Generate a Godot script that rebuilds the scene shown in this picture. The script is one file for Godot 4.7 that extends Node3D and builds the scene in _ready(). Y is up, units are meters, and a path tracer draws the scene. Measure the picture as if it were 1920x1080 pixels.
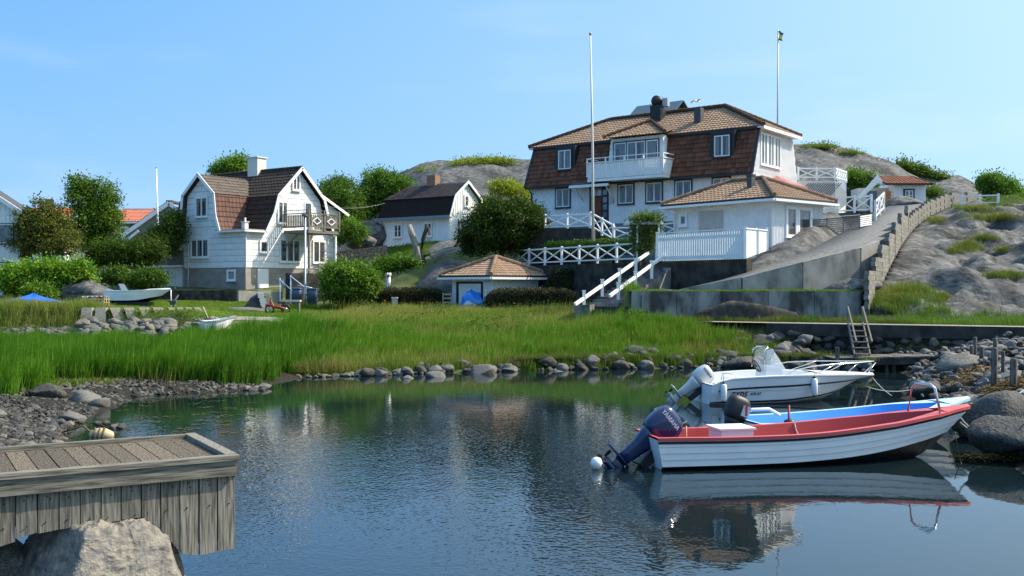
extends Node3D

const F = 1950.0
const EYE = 2.9
var rng := RandomNumberGenerator.new()
var mats := {}
var used := {}
var gnoise := FastNoiseLite.new()
var bnoise := FastNoiseLite.new()

# ------------------------------------------------------------------ helpers
func at(px: float, py: float, d: float) -> Vector3:
	return Vector3((px - 960.0) / F * d, EYE + (540.0 - py) / F * d, -d)

func gp(px: float, d: float, up := 0.0) -> Vector3:
	var x := (px - 960.0) / F * d
	return Vector3(x, ground_h(x, d) + up, -d)

func numbered(called: String) -> String:
	if not used.has(called):
		used[called] = 0
		return called
	used[called] += 1
	return "%s_%03d" % [called, used[called]]

func tag(o: Node, label: String, category: String, group := "", kind := "") -> Node:
	if label != "": o.set_meta("label", label)
	if category != "": o.set_meta("category", category)
	if group != "": o.set_meta("group", group)
	if kind != "": o.set_meta("kind", kind)
	return o

func thing(called: String, label: String, category: String, pos := Vector3.ZERO, basis_ := Basis(), group := "") -> Node3D:
	var o := Node3D.new()
	o.name = numbered(called)
	add_child(o)
	o.transform = Transform3D(basis_, pos)
	tag(o, label, category, group)
	return o

func obj(called: String, st, m: Material, parent: Node = null) -> MeshInstance3D:
	var o := MeshInstance3D.new()
	if st is SurfaceTool:
		st.generate_normals()
		o.mesh = st.commit()
	else:
		o.mesh = st
	o.material_override = m
	if parent == null or parent == self:
		o.name = numbered(called)
		add_child(o)
	else:
		o.name = called
		parent.add_child(o, true)
	return o

func stuff(o: Node) -> Node:
	o.set_meta("kind", "stuff")
	return o

func struct(called: String, st, m: Material, parent: Node = null) -> MeshInstance3D:
	var o := obj(called, st, m, parent)
	if parent == null: o.set_meta("kind", "structure")
	return o

func dup(root: Node3D, pos: Vector3, basis_: Basis, label := "", called := "") -> Node3D:
	var r: Node3D = root.duplicate()
	r.name = numbered(called if called != "" else String(root.name).rstrip("_0123456789"))
	add_child(r)
	r.transform = Transform3D(basis_, pos)
	if label != "": r.set_meta("label", label)
	return r

func S(smooth := false) -> SurfaceTool:
	var st := SurfaceTool.new()
	st.begin(Mesh.PRIMITIVE_TRIANGLES)
	st.set_smooth_group(0 if smooth else -1)
	return st

func tri(st: SurfaceTool, a: Vector3, b: Vector3, c: Vector3) -> void:
	st.add_vertex(a); st.add_vertex(b); st.add_vertex(c)

func quad(st: SurfaceTool, a: Vector3, b: Vector3, c: Vector3, d: Vector3) -> void:
	st.add_vertex(a); st.add_vertex(b); st.add_vertex(c)
	st.add_vertex(a); st.add_vertex(c); st.add_vertex(d)

func hexa(st: SurfaceTool, p: Array) -> void:   # p: 4 bottom then 4 top
	quad(st, p[3], p[2], p[1], p[0]); quad(st, p[4], p[5], p[6], p[7])
	for i in 4:
		var j := (i + 1) % 4
		quad(st, p[i], p[j], p[j + 4], p[i + 4])

func box(st: SurfaceTool, c: Vector3, s: Vector3, b := Basis()) -> void:
	var h := s / 2.0
	var p := []
	for y in [-h.y, h.y]:
		p.append(c + b * Vector3(-h.x, y, -h.z)); p.append(c + b * Vector3(h.x, y, -h.z))
		p.append(c + b * Vector3(h.x, y, h.z)); p.append(c + b * Vector3(-h.x, y, h.z))
	hexa(st, p)

func bbox(st: SurfaceTool, x0: float, x1: float, y0: float, y1: float, z0: float, z1: float) -> void:
	box(st, Vector3(x0 + x1, y0 + y1, z0 + z1) / 2.0, Vector3(absf(x1 - x0), absf(y1 - y0), absf(z1 - z0)))

func look(a: Vector3, b: Vector3, up := Vector3.UP) -> Basis:   # z along a->b
	var z := (b - a).normalized()
	if absf(z.dot(up)) > 0.98: up = Vector3.RIGHT
	var x := up.cross(z).normalized()
	return Basis(x, z.cross(x), z)

func beam(st: SurfaceTool, a: Vector3, b: Vector3, w: float, h: float, up := Vector3.UP) -> void:
	box(st, (a + b) / 2.0, Vector3(w, h, a.distance_to(b)), look(a, b, up))

func tube(st: SurfaceTool, pts: Array, r, n := 8, caps := true) -> void:
	var rings := []
	for i in pts.size():
		var t: Vector3 = (pts[mini(i + 1, pts.size() - 1)] - pts[maxi(i - 1, 0)])
		var b := look(Vector3.ZERO, t)
		var rr: float = r[i] if r is Array else r
		var ring := []
		for k in n:
			var a := TAU * k / n
			ring.append(pts[i] + b * Vector3(cos(a) * rr, sin(a) * rr, 0))
		rings.append(ring)
	for i in pts.size() - 1:
		for k in n:
			var k2 := (k + 1) % n
			quad(st, rings[i][k], rings[i + 1][k], rings[i + 1][k2], rings[i][k2])
	if caps:
		for k in range(1, n - 1):
			tri(st, rings[0][0], rings[0][k], rings[0][k + 1])
			tri(st, rings[-1][0], rings[-1][k + 1], rings[-1][k])

func lathe(st: SurfaceTool, c: Vector3, prof: Array, n := 16, b := Basis()) -> void:  # prof: Vector2(r, y)
	for i in prof.size() - 1:
		for k in n:
			var a := TAU * k / n
			var a2 := TAU * (k + 1) / n
			var p: Vector2 = prof[i]
			var q: Vector2 = prof[i + 1]
			quad(st, c + b * Vector3(cos(a) * p.x, p.y, sin(a) * p.x), c + b * Vector3(cos(a) * q.x, q.y, sin(a) * q.x),
				c + b * Vector3(cos(a2) * q.x, q.y, sin(a2) * q.x), c + b * Vector3(cos(a2) * p.x, p.y, sin(a2) * p.x))

func sag(a: Vector3, b: Vector3, drop: float, n := 12) -> Array:
	var out := []
	for i in n + 1:
		var t := float(i) / n
		out.append(a.lerp(b, t) - Vector3(0, drop * 4.0 * t * (1.0 - t), 0))
	return out

func prism(st: SurfaceTool, poly: Array, T: Transform3D, depth: float) -> void:   # polygon in local xy, extruded to z = -depth
	var pv := PackedVector2Array(poly)
	var idx := Geometry2D.triangulate_polygon(pv)
	for i in range(0, idx.size(), 3):
		var a := pv[idx[i]]; var b := pv[idx[i + 1]]; var c := pv[idx[i + 2]]
		if (b - a).cross(c - a) > 0:
			var s := b; b = c; c = s
		tri(st, T * Vector3(a.x, a.y, 0), T * Vector3(b.x, b.y, 0), T * Vector3(c.x, c.y, 0))
		tri(st, T * Vector3(a.x, a.y, -depth), T * Vector3(c.x, c.y, -depth), T * Vector3(b.x, b.y, -depth))
	var cw := Geometry2D.is_polygon_clockwise(pv)
	for i in pv.size():
		var a := pv[i]; var b := pv[(i + 1) % pv.size()]
		if cw:
			var s := b; b = a; a = s
		quad(st, T * Vector3(a.x, a.y, 0), T * Vector3(a.x, a.y, -depth), T * Vector3(b.x, b.y, -depth), T * Vector3(b.x, b.y, 0))

# rounded-rectangle loft: rows of [centre, half x, half z, (power)] in a frame whose x and z axes are b.x and b.z
func loft(st: SurfaceTool, rows: Array, b := Basis(), n := 20, caps := true) -> void:
	var rings := []
	for r in rows:
		var ring := []
		var e: float = r[3] if r.size() > 3 else 0.5
		for k in n:
			var a := TAU * (k + 0.5) / n
			var c := cos(a); var s := sin(a)
			ring.append(r[0] + b.x * (signf(c) * pow(absf(c), e) * r[1]) + b.z * (signf(s) * pow(absf(s), e) * r[2]))
		rings.append(ring)
	for i in rings.size() - 1:
		for k in n:
			var k2 := (k + 1) % n
			quad(st, rings[i][k], rings[i + 1][k], rings[i + 1][k2], rings[i][k2])
	if caps:
		for k in range(1, n - 1):
			tri(st, rings[0][0], rings[0][k], rings[0][k + 1])
			tri(st, rings[-1][0], rings[-1][k + 1], rings[-1][k])

func hash1(a: float, b: float) -> float:
	return fposmod(sin(a * 127.1 + b * 311.7) * 43758.5453, 1.0)

# pantile roof: A-B is the eave (left to right seen from outside), D-C the top edge
func tile_patch(st: SurfaceTool, A: Vector3, B: Vector3, C: Vector3, D: Vector3, tw: float, rh: float, amp: float, col: Color, vary: float) -> void:
	var e := (B - A).normalized()
	var up := (D - A) - e * (D - A).dot(e)
	var slope := up.length()
	up = up / slope
	var nrm := e.cross(up).normalized()
	var rows := int(ceil(slope / rh))
	var dl := (D - A).dot(e)
	var wb := (B - A).length()
	var dr := (C - A).dot(e) - wb
	var prof := func(x: float) -> float:
		var f := fposmod(x / tw, 1.0)
		return amp * (0.5 + 0.5 * cos(TAU * f) + 0.25 * cos(2 * TAU * f))
	for i in rows:
		var v0 := i * rh
		var v1 := minf((i + 1) * rh, slope)
		if v1 - v0 < 0.02: continue
		var l0 := dl * v0 / slope; var r0 := wb + dr * v0 / slope
		var l1 := dl * v1 / slope; var r1 := wb + dr * v1 / slope
		var lo := minf(l0, l1); var hi := maxf(r0, r1)
		var x := lo
		var step := tw / 4.0
		while x < hi - 0.001:
			var x2 := minf((floorf(x / step + 0.001) + 1.0) * step, hi)
			var a0 := clampf(x, l0, r0); var b0 := clampf(x2, l0, r0)
			var a1 := clampf(x, l1, r1); var b1 := clampf(x2, l1, r1)
			if b0 - a0 > 0.0005 or b1 - a1 > 0.0005:
				var k := hash1(floorf((x + 0.01) / tw), i * 1.37 + A.x) 
				var k2 := hash1(floorf((x + 0.01) / tw) * 3.1, i * 7.7 + A.z)
				var c := col * (1.0 - vary + 2.0 * vary * k)
				c = c.lerp(Color(c.g * 1.1, c.g, c.g * 0.85), 0.35 * k2 * k2)
				c.a = 1.0
				st.set_color(c)
				var lift := 0.035
				var p0: Vector3 = A + e * a0 + up * v0 + nrm * (prof.call(a0) + lift)
				var p1: Vector3 = A + e * b0 + up * v0 + nrm * (prof.call(b0) + lift)
				var p2: Vector3 = A + e * b1 + up * v1 + nrm * prof.call(b1)
				var p3: Vector3 = A + e * a1 + up * v1 + nrm * prof.call(a1)
				quad(st, p3, p2, p1, p0)
				quad(st, p0, p1, p1 - nrm * 0.06, p0 - nrm * 0.06)
			x = x2
	st.set_color(Color.WHITE)

func ridge_caps(st: SurfaceTool, a: Vector3, b: Vector3, r: float, col: Color) -> void:
	var n := int(ceil(a.distance_to(b) / 0.36))
	for i in n:
		var c := col * (0.8 + 0.4 * hash1(i * 1.3, a.x + b.z)); c.a = 1
		st.set_color(c)
		var p := a.lerp(b, float(i) / n); var q := a.lerp(b, (i + 1.06) / n)
		tube(st, [p, q], [r * 1.12, r * 0.95], 8)
	st.set_color(Color.WHITE)

# ------------------------------------------------------------------ materials
func grad(cols: Array, offs: Array) -> Gradient:
	var g := Gradient.new()
	g.offsets = PackedFloat32Array(offs)
	var pc := PackedColorArray()
	for c in cols: pc.append(c.linear_to_srgb())
	g.colors = pc
	return g

func ntex(freq: float, g: Gradient, sd := 0, type := FastNoiseLite.TYPE_SIMPLEX_SMOOTH, oct := 5, size := 512, fr := FastNoiseLite.FRACTAL_FBM, stretch := Vector2.ONE, gain := 0.55) -> NoiseTexture2D:
	var n := FastNoiseLite.new()
	n.noise_type = type
	n.frequency = freq
	n.seed = sd
	n.fractal_type = fr
	n.fractal_octaves = oct
	n.fractal_gain = gain
	var t := NoiseTexture2D.new()
	t.width = int(size * stretch.x); t.height = int(size * stretch.y)
	t.seamless = true
	t.seamless_blend_skirt = 0.25
	t.noise = n
	if g: t.color_ramp = g
	return t

func L(r: float, g: float, b: float) -> Color:
	return Color(r, g, b).linear_to_srgb()

func mat(key: String, c: Color, rough := 0.7, spec := 0.5, metal := 0.0) -> StandardMaterial3D:
	if mats.has(key): return mats[key]
	var m := StandardMaterial3D.new()
	m.resource_name = key
	m.albedo_color = c.linear_to_srgb()
	m.roughness = rough
	m.metallic = metal
	m.metallic_specular = spec
	mats[key] = m
	return m

# a noise-coloured material: cols are linear; scale is repeats per metre
func nmat(key: String, cols: Array, offs: Array, freq: float, scale: float, rough: float, bump: float, sd := 1, stretch := Vector3.ONE, world := true, bfreq := 0.0, fr := FastNoiseLite.FRACTAL_FBM) -> StandardMaterial3D:
	if mats.has(key): return mats[key]
	var m := StandardMaterial3D.new()
	m.resource_name = key
	var grain := key in ["rock", "dark_rock", "stone", "boulder_rock"]
	m.albedo_texture = ntex(freq, grad(cols, offs), sd, FastNoiseLite.TYPE_SIMPLEX_SMOOTH, 6 if grain else 5, 1024 if grain else 512, FastNoiseLite.FRACTAL_FBM, Vector2.ONE, 0.66 if grain else 0.55)
	if key == "rock": m.vertex_color_use_as_albedo = true
	m.uv1_triplanar = true
	m.uv1_world_triplanar = world
	m.uv1_scale = stretch * scale
	m.roughness = rough
	m.metallic_specular = 0.35
	if bump > 0.0:
		m.heightmap_enabled = true
		m.heightmap_texture = ntex(bfreq if bfreq > 0.0 else freq * 1.5, null, sd + 40, FastNoiseLite.TYPE_SIMPLEX_SMOOTH, 5, 512, fr)
		m.heightmap_scale = bump
	mats[key] = m
	return m

func vmat(key: String, rough := 0.8) -> StandardMaterial3D:
	if mats.has(key): return mats[key]
	var m := mat(key, Color.WHITE, rough, 0.3)
	m.vertex_color_use_as_albedo = true
	return m

func leafmat(key: String, back: Color, rough := 0.55) -> StandardMaterial3D:
	if mats.has(key): return mats[key]
	var m := vmat(key, rough)
	m.backlight_enabled = true
	m.backlight = back.linear_to_srgb()
	m.cull_mode = BaseMaterial3D.CULL_DISABLED
	return m

# ------------------------------------------------------------------ the lie of the land: rows of (x, height) at a distance d
var rows := [
	[-60.0, [[-200, 3.0], [-12, 2.0], [0, 1.6], [12, 1.8], [200, 3.0]]],
	[-6.0, [[-60, 2.0], [-8, 1.2], [-5, -0.4], [8, -0.8], [12, 0.6], [60, 2.0]]],
	[4.0, [[-40, 1.0], [-8, 0.5], [-5.6, -0.4], [10, -0.8], [14, 0.6], [40, 1.5]]],
	[12.0, [[-40, 1.2], [-12, 0.6], [-7.2, 0.05], [-6, -0.35], [8, -0.8], [9, 0.0], [12, 0.8], [40, 1.6]]],
	[16.2, [[-40, 1.2], [-14, 0.6], [-9.0, 0.08], [-7.2, -0.25], [7, -0.6], [8.0, 0.0], [10, 0.5], [14, 1.2], [40, 1.6]]],
	[20.0, [[-40, 1.2], [-16, 0.6], [-10, 0.17], [-8.8, 0.0], [-7, -0.25], [8, -0.6], [9.0, 0.0], [11, 0.6], [15, 1.3], [40, 1.7]]],
	[24.0, [[-40, 1.3], [-18, 0.7], [-12, 0.28], [-9.8, 0.0], [-8, -0.25], [8.6, -0.6], [9.7, 0.0], [12, 0.75], [16, 1.4], [40, 1.7]]],
	[27.5, [[-40, 1.3], [-18, 0.6], [-12, 0.22], [-10.4, 0.0], [-9, -0.2], [9, -0.6], [10.3, 0.0], [13, 0.85], [17, 1.5], [40, 1.7]]],
	[29.8, [[-40, 0.6], [-16, 0.35], [-9, 0.16], [-7.5, 0.0], [-6, -0.3], [9.8, -0.7], [11.2, -0.05], [13, 0.7], [17, 1.3], [40, 1.5]]],
	[33.7, [[-40, 0.4], [-16, 0.3], [-8, 0.2], [-6.8, 0.0], [-5.6, -0.25], [11.3, -0.7], [12.9, -0.08], [14.5, 0.7], [18, 1.2], [40, 1.5]]],
	[36.2, [[-40, 0.3], [-14, 0.25], [-6, 0.32], [-1.5, 0.14], [-0.5, 0.0], [1, -0.3], [7, -0.5], [10.5, -0.45], [12, -0.3], [13.6, -0.05], [15, 0.5], [17, 1.1], [40, 1.5]]],
	[38.2, [[-40, 0.25], [-14, 0.25], [-6, 0.45], [0, 0.42], [5, 0.3], [6.8, 0.10], [8.5, 0.06], [11, 0.12], [14, 0.7], [18, 1.4], [40, 1.5]]],
	[42.0, [[-40, 0.2], [-13.4, 0.25], [-11, 0.75], [-9, 0.95], [0, 0.85], [3, 1.3], [5, 1.45], [7, 1.48], [10, 1.5], [40, 1.9]]],
	[44.2, [[-40, 0.25], [-14.2, 0.35], [-13.0, 0.95], [-11.8, 1.1], [0, 1.15], [4, 1.55], [7, 1.6], [40, 2.2]]],
	[45.4, [[-40, 1.95], [-14, 1.9], [-12.6, 1.4], [-9, 1.4], [0, 1.2], [4, 1.4], [7, 2.0], [40, 3.0]]],
	[50.0, [[-40, 2.0], [-20, 1.95], [-12, 1.6], [0, 1.55], [4, 1.75], [6.5, 2.6], [9, 3.0], [40, 5.0]]],
	[57.0, [[-40, 2.1], [-20, 2.0], [-14, 1.9], [-10, 1.75], [0, 1.7], [4, 1.8], [7, 3.6], [10, 4.2], [16, 4.8], [40, 6.6]]],
	[62.5, [[-40, 2.4], [-22, 2.3], [-16, 2.2], [-12, 1.9], [-6, 2.2], [-1, 1.9], [3, 2.2], [5, 4.3], [8, 4.6], [14, 5.3], [20, 6.5], [40, 7.4]]],
	[66.0, [[-60, 2.8], [-24, 2.8], [-14, 2.8], [-10, 2.8], [-6, 4.4], [-3, 5.3], [2, 5.2], [10, 5.6], [16, 6.3], [24, 7.3], [40, 7.9]]],
	[73.0, [[-60, 3.2], [-24, 3.1], [-14, 3.4], [-10, 4.4], [-6, 5.7], [0, 6.2], [10, 6.6], [25, 7.9], [40, 8.3]]],
	[82.0, [[-80, 3.4], [-24, 3.5], [-14, 5.0], [-8, 7.0], [0, 7.6], [12, 8.2], [25, 9.0], [45, 8.8]]],
	[100.0, [[-90, 3.6], [-32, 3.8], [-16, 6.0], [-5, 9.0], [10, 10.0], [30, 10.0], [55, 8.8]]],
	[140.0, [[-150, 3.4], [-30, 4.0], [0, 6.0], [60, 6.0]]],
	[600.0, [[-600, 2.0], [600, 2.0]]],
]

func row_h(r: Array, x: float) -> float:
	if x <= r[0][0]: return r[0][1]
	for i in r.size() - 1:
		if x <= r[i + 1][0]:
			var t: float = (x - r[i][0]) / (r[i + 1][0] - r[i][0])
			return lerpf(r[i][1], r[i + 1][1], t)
	return r[-1][1]

# the quay wall along the path and the lawn wall above it, as lines in (x, d)
var quay := [Vector2(5.4, 43.0), Vector2(9.9, 40.2), Vector2(17.7, 36.0), Vector2(40.0, 25.0)]
var lawn := [Vector2(5.0, 43.5), Vector2(14.4, 42.9)]

func line_d(l: Array, x: float) -> float:
	if x < l[0].x: return 1e6
	for i in l.size() - 1:
		if x <= l[i + 1].x:
			return lerpf(l[i].y, l[i + 1].y, (x - l[i].x) / (l[i + 1].x - l[i].x))
	return 1e6

func ground_h(x: float, d: float) -> float:
	var h := 0.0
	if d <= rows[0][0]: h = row_h(rows[0][1], x)
	elif d >= rows[-1][0]: h = row_h(rows[-1][1], x)
	else:
		for i in rows.size() - 1:
			if d <= rows[i + 1][0]:
				var t: float = (d - rows[i][0]) / (rows[i + 1][0] - rows[i][0])
				h = lerpf(row_h(rows[i][1], x), row_h(rows[i + 1][1], x), t)
				break
	if d > line_d(quay, x) + 0.25 and d < 44.6: h = 1.5
	if x < 14.65 and d > line_d(lawn, x) + 0.6 and d < 47.5: h = 2.76
	return h

func setup() -> void:
	var cam := Camera3D.new()
	cam.name = "camera"
	cam.position = Vector3(0, EYE, 0)
	cam.fov = rad_to_deg(2.0 * atan(540.0 / F))
	cam.near = 0.1
	cam.far = 1500.0
	add_child(cam)
	cam.current = true
	var el := deg_to_rad(44.0)
	var hz := Vector3(0.98, 0, -0.2).normalized()
	var sdir := hz * cos(el) + Vector3(0, sin(el), 0)
	var sun := DirectionalLight3D.new()
	sun.name = "sun"
	sun.light_energy = 1.6
	sun.light_color = Color(1.0, 0.95, 0.87)
	sun.light_angular_distance = 0.5
	sun.shadow_enabled = true
	add_child(sun)
	sun.look_at_from_position(sdir * 50.0, Vector3.ZERO)
	# clear sky: deep blue overhead, pale near the horizon and towards the sun, a few thin clouds
	var W := 1024; var H := 512
	var cn := FastNoiseLite.new()
	cn.seed = 5; cn.frequency = 1.0; cn.fractal_octaves = 5
	var data := PackedFloat32Array()
	data.resize(W * H * 3)
	for j in H:
		var theta := PI * (j + 0.5) / H
		var y := cos(theta)
		var s := sin(theta)
		for i in W:
			var az := TAU * (i + 0.5) / W
			var dir := Vector3(sin(az) * s, y, -cos(az) * s)
			var ang := acos(clampf(dir.dot(sdir), -1, 1))
			var c := Color(0, 0, 0)
			if y >= 0.0:
				var t := pow(clampf(y, 0, 1), 0.62)
				c = Color(0.36, 0.60, 0.85).lerp(Color(0.08, 0.31, 0.73), clampf(t * 2.15, 0, 1))
				var nearer := clampf(1.0 - ang / 1.9, 0, 1)
				c = c.lerp(Color(0.60, 0.82, 0.91), clampf(0.9 * nearer * nearer + 0.42 * nearer, 0, 1))
				var glow := exp(-ang * 3.2) * 2.0
				c = Color(c.r + glow, c.g + glow, c.b + glow * 0.95)
				var e := rad_to_deg(asin(y))
				var w := cn.get_noise_3d(dir.x * 2.2, y * 16.0, dir.z * 2.2) * 0.5 + 0.5
				var w2 := cn.get_noise_3d(dir.x * 9.0 + 7.0, y * 60.0, dir.z * 9.0) * 0.5 + 0.5
				var m := clampf((w - 0.56) * 3.5, 0, 1) * clampf(w2 * 1.6 - 0.3, 0, 1) * smoothstep(1.5, 5.0, e) * (1.0 - smoothstep(9.0, 30.0, e))
				c = c.lerp(Color(0.70, 0.78, 0.86), 0.30 * m)
			else:
				c = Color(0.36, 0.60, 0.85).lerp(Color(0.10, 0.13, 0.14), clampf(-y * 8.0, 0, 1))
			var k := (j * W + i) * 3
			data[k] = c.r * 0.95; data[k + 1] = c.g * 0.95; data[k + 2] = c.b * 0.95
	var im := Image.create_from_data(W, H, false, Image.FORMAT_RGBF, data.to_byte_array())
	var sm := PanoramaSkyMaterial.new()
	sm.panorama = ImageTexture.create_from_image(im)
	var env := Environment.new()
	env.background_mode = Environment.BG_SKY
	env.sky = Sky.new()
	env.sky.sky_material = sm
	env.tonemap_mode = Environment.TONE_MAPPER_LINEAR
	env.tonemap_exposure = 1.42
	env.sdfgi_enabled = true
	env.ssao_enabled = true
	env.ssil_enabled = true
	var we := WorldEnvironment.new()
	we.name = "world"
	we.environment = env
	add_child(we)
	gnoise.seed = 11; gnoise.frequency = 0.35; gnoise.fractal_octaves = 3
	bnoise.seed = 23; bnoise.frequency = 0.16; bnoise.fractal_octaves = 3

# the shared materials
func materials() -> void:
	nmat("rock", [Color(0.03, 0.03, 0.03), Color(0.09, 0.088, 0.085), Color(0.15, 0.146, 0.14), Color(0.24, 0.23, 0.215)], [0.18, 0.42, 0.6, 0.88], 0.012, 0.16, 0.85, 5.0, 3, Vector3(0.8, 1.6, 1.3), true, 0.02, FastNoiseLite.FRACTAL_RIDGED)
	nmat("stone", [Color(0.045, 0.044, 0.04), Color(0.14, 0.133, 0.12), Color(0.26, 0.245, 0.22)], [0.25, 0.5, 0.8], 0.012, 0.8, 0.8, 1.2, 5, Vector3.ONE, false)
	nmat("dark_stone", [Color(0.02, 0.02, 0.018), Color(0.06, 0.056, 0.05), Color(0.13, 0.12, 0.105)], [0.25, 0.5, 0.8], 0.012, 0.8, 0.75, 1.2, 6, Vector3.ONE, false)
	nmat("brown_stone", [Color(0.07, 0.055, 0.04), Color(0.20, 0.165, 0.125), Color(0.30, 0.26, 0.21)], [0.25, 0.5, 0.8], 0.012, 0.8, 0.8, 1.2, 7, Vector3.ONE, false)
	nmat("soil", [Color(0.006, 0.005, 0.004), Color(0.02, 0.017, 0.011), Color(0.05, 0.042, 0.03)], [0.25, 0.5, 0.8], 0.02, 0.8, 0.9, 3.0, 8)
	nmat("ground", [Color(0.025, 0.035, 0.012), Color(0.06, 0.085, 0.025), Color(0.11, 0.13, 0.04), Color(0.15, 0.135, 0.07)], [0.2, 0.45, 0.65, 0.9], 0.01, 0.12, 0.95, 4.0, 9)
	nmat("concrete", [Color(0.13, 0.125, 0.115), Color(0.24, 0.235, 0.22), Color(0.33, 0.32, 0.30)], [0.2, 0.5, 0.85], 0.006, 0.3, 0.85, 0.4, 12, Vector3(1, 0.5, 1))
	nmat("stained_concrete", [Color(0.06, 0.058, 0.055), Color(0.19, 0.185, 0.175), Color(0.31, 0.30, 0.28)], [0.25, 0.48, 0.75], 0.006, 0.35, 0.85, 0.5, 13, Vector3(1, 0.35, 1))
	nmat("dark_wall", [Color(0.022, 0.022, 0.018), Color(0.045, 0.042, 0.036), Color(0.075, 0.069, 0.059)], [0.25, 0.5, 0.8], 0.010, 0.4, 0.9, 1.2, 14, Vector3(1, 0.6, 1))
	nmat("asphalt", [Color(0.10, 0.10, 0.10), Color(0.145, 0.145, 0.145), Color(0.19, 0.187, 0.18)], [0.2, 0.5, 0.8], 0.02, 0.35, 0.9, 0.3, 15)
	nmat("gravel", [Color(0.14, 0.12, 0.10), Color(0.26, 0.235, 0.20), Color(0.37, 0.34, 0.30)], [0.2, 0.5, 0.8], 0.03, 0.5, 0.9, 1.5, 16)
	nmat("white_paint", [Color(0.75, 0.755, 0.75), Color(0.84, 0.84, 0.83)], [0.25, 0.6], 0.01, 0.25, 0.5, 0.0, 17)
	nmat("panel_white", [Color(0.70, 0.71, 0.70), Color(0.79, 0.79, 0.78), Color(0.83, 0.83, 0.82)], [0.2, 0.5, 0.8], 0.012, 0.35, 0.6, 0.15, 18)
	nmat("grey_wood", [Color(0.085, 0.077, 0.062), Color(0.18, 0.165, 0.138), Color(0.26, 0.243, 0.205)], [0.2, 0.5, 0.82], 0.035, 1.3, 0.8, 0.25, 20, Vector3(1.4, 0.1, 1.4), false)
	nmat("grey_wood_along", [Color(0.085, 0.077, 0.062), Color(0.18, 0.165, 0.138), Color(0.26, 0.243, 0.205)], [0.2, 0.5, 0.82], 0.035, 1.3, 0.8, 0.25, 23, Vector3(0.1, 1.4, 1.4), false)
	nmat("dark_rock", [Color(0.02, 0.02, 0.019), Color(0.055, 0.053, 0.05), Color(0.10, 0.096, 0.088), Color(0.19, 0.18, 0.16)], [0.18, 0.42, 0.62, 0.88], 0.025, 0.55, 0.85, 3.0, 30, Vector3.ONE, true, 0.02, FastNoiseLite.FRACTAL_RIDGED)
	nmat("deck_wood", [Color(0.05, 0.038, 0.026), Color(0.115, 0.092, 0.066), Color(0.19, 0.158, 0.118)], [0.2, 0.5, 0.82], 0.05, 1.3, 0.85, 0.3, 21, Vector3(1.4, 0.9, 0.45), false)
	nmat("pole_wood", [Color(0.05, 0.045, 0.04), Color(0.14, 0.125, 0.105), Color(0.24, 0.22, 0.19)], [0.22, 0.5, 0.82], 0.02, 1.6, 0.85, 0.6, 22, Vector3(1, 0.12, 1), false)
	nmat("light_wood", [Color(0.33, 0.27, 0.18), Color(0.52, 0.45, 0.32)], [0.3, 0.7], 0.02, 1.0, 0.7, 0.2, 24, Vector3(1, 0.2, 1), false)
	nmat("plaster", [Color(0.25, 0.225, 0.195), Color(0.33, 0.30, 0.265)], [0.3, 0.7], 0.008, 0.3, 0.85, 0.2, 25)
	nmat("bark", [Color(0.03, 0.025, 0.02), Color(0.10, 0.085, 0.065)], [0.3, 0.7], 0.02, 1.2, 0.9, 1.5, 26, Vector3(1, 0.2, 1))
	nmat("dead_wood", [Color(0.16, 0.13, 0.10), Color(0.42, 0.38, 0.32)], [0.3, 0.7], 0.02, 0.8, 0.85, 1.5, 27, Vector3(1, 0.15, 1))
	nmat("gelcoat", [Color(0.77, 0.775, 0.775), Color(0.84, 0.84, 0.83)], [0.3, 0.7], 0.008, 0.3, 0.22, 0.0, 28)
	nmat("rust_leaf", [Color(0.07, 0.045, 0.015), Color(0.26, 0.17, 0.05)], [0.3, 0.7], 0.03, 1.0, 0.8, 1.0, 29)
	mat("black", Color(0.012, 0.012, 0.013), 0.5)
	mat("dark_trim", Color(0.014, 0.015, 0.018), 0.5)
	mat("steel", Color(0.62, 0.63, 0.64), 0.18, 0.5, 1.0)
	mat("galv", Color(0.42, 0.43, 0.44), 0.45, 0.5, 0.8)
	mat("glass_dark", Color(0.035, 0.045, 0.055), 0.04, 0.75)
	mat("glass_pale", Color(0.13, 0.17, 0.21), 0.06, 0.75)
	mat("glass_white", Color(0.34, 0.37, 0.40), 0.08, 0.7)
	var wg := mat("window_glass", Color(0.3, 0.33, 0.35), 0.03, 0.6)
	wg.albedo_color.a = 0.04
	wg.transparency = BaseMaterial3D.TRANSPARENCY_ALPHA
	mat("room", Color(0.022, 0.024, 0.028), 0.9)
	mat("curtain", Color(0.17, 0.185, 0.20), 0.8)
	mat("rope", Color(0.42, 0.42, 0.38), 0.8)
	mat("blue_tarp", Color(0.015, 0.13, 0.62), 0.35)
	mat("red_paint", Color(0.36, 0.03, 0.03), 0.45)
	mat("pale_red", Color(0.50, 0.075, 0.08), 0.5)
	mat("sky_blue_paint", Color(0.06, 0.30, 0.72), 0.45)
	mat("pale_blue_paint", Color(0.42, 0.60, 0.78), 0.45)
	mat("navy", Color(0.008, 0.018, 0.075), 0.18, 0.6)
	mat("silver", Color(0.50, 0.51, 0.52), 0.3, 0.5, 0.35)
	mat("white_plain", Color(0.78, 0.78, 0.77), 0.4)
	mat("off_white", Color(0.66, 0.63, 0.57), 0.6)
	mat("slate", Color(0.06, 0.06, 0.065), 0.6)
	mat("grey_paint", Color(0.10, 0.105, 0.11), 0.6)
	mat("copper", Color(0.55, 0.27, 0.12), 0.5)
	vmat("tile")
	vmat("vertex_plain", 0.85)

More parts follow.
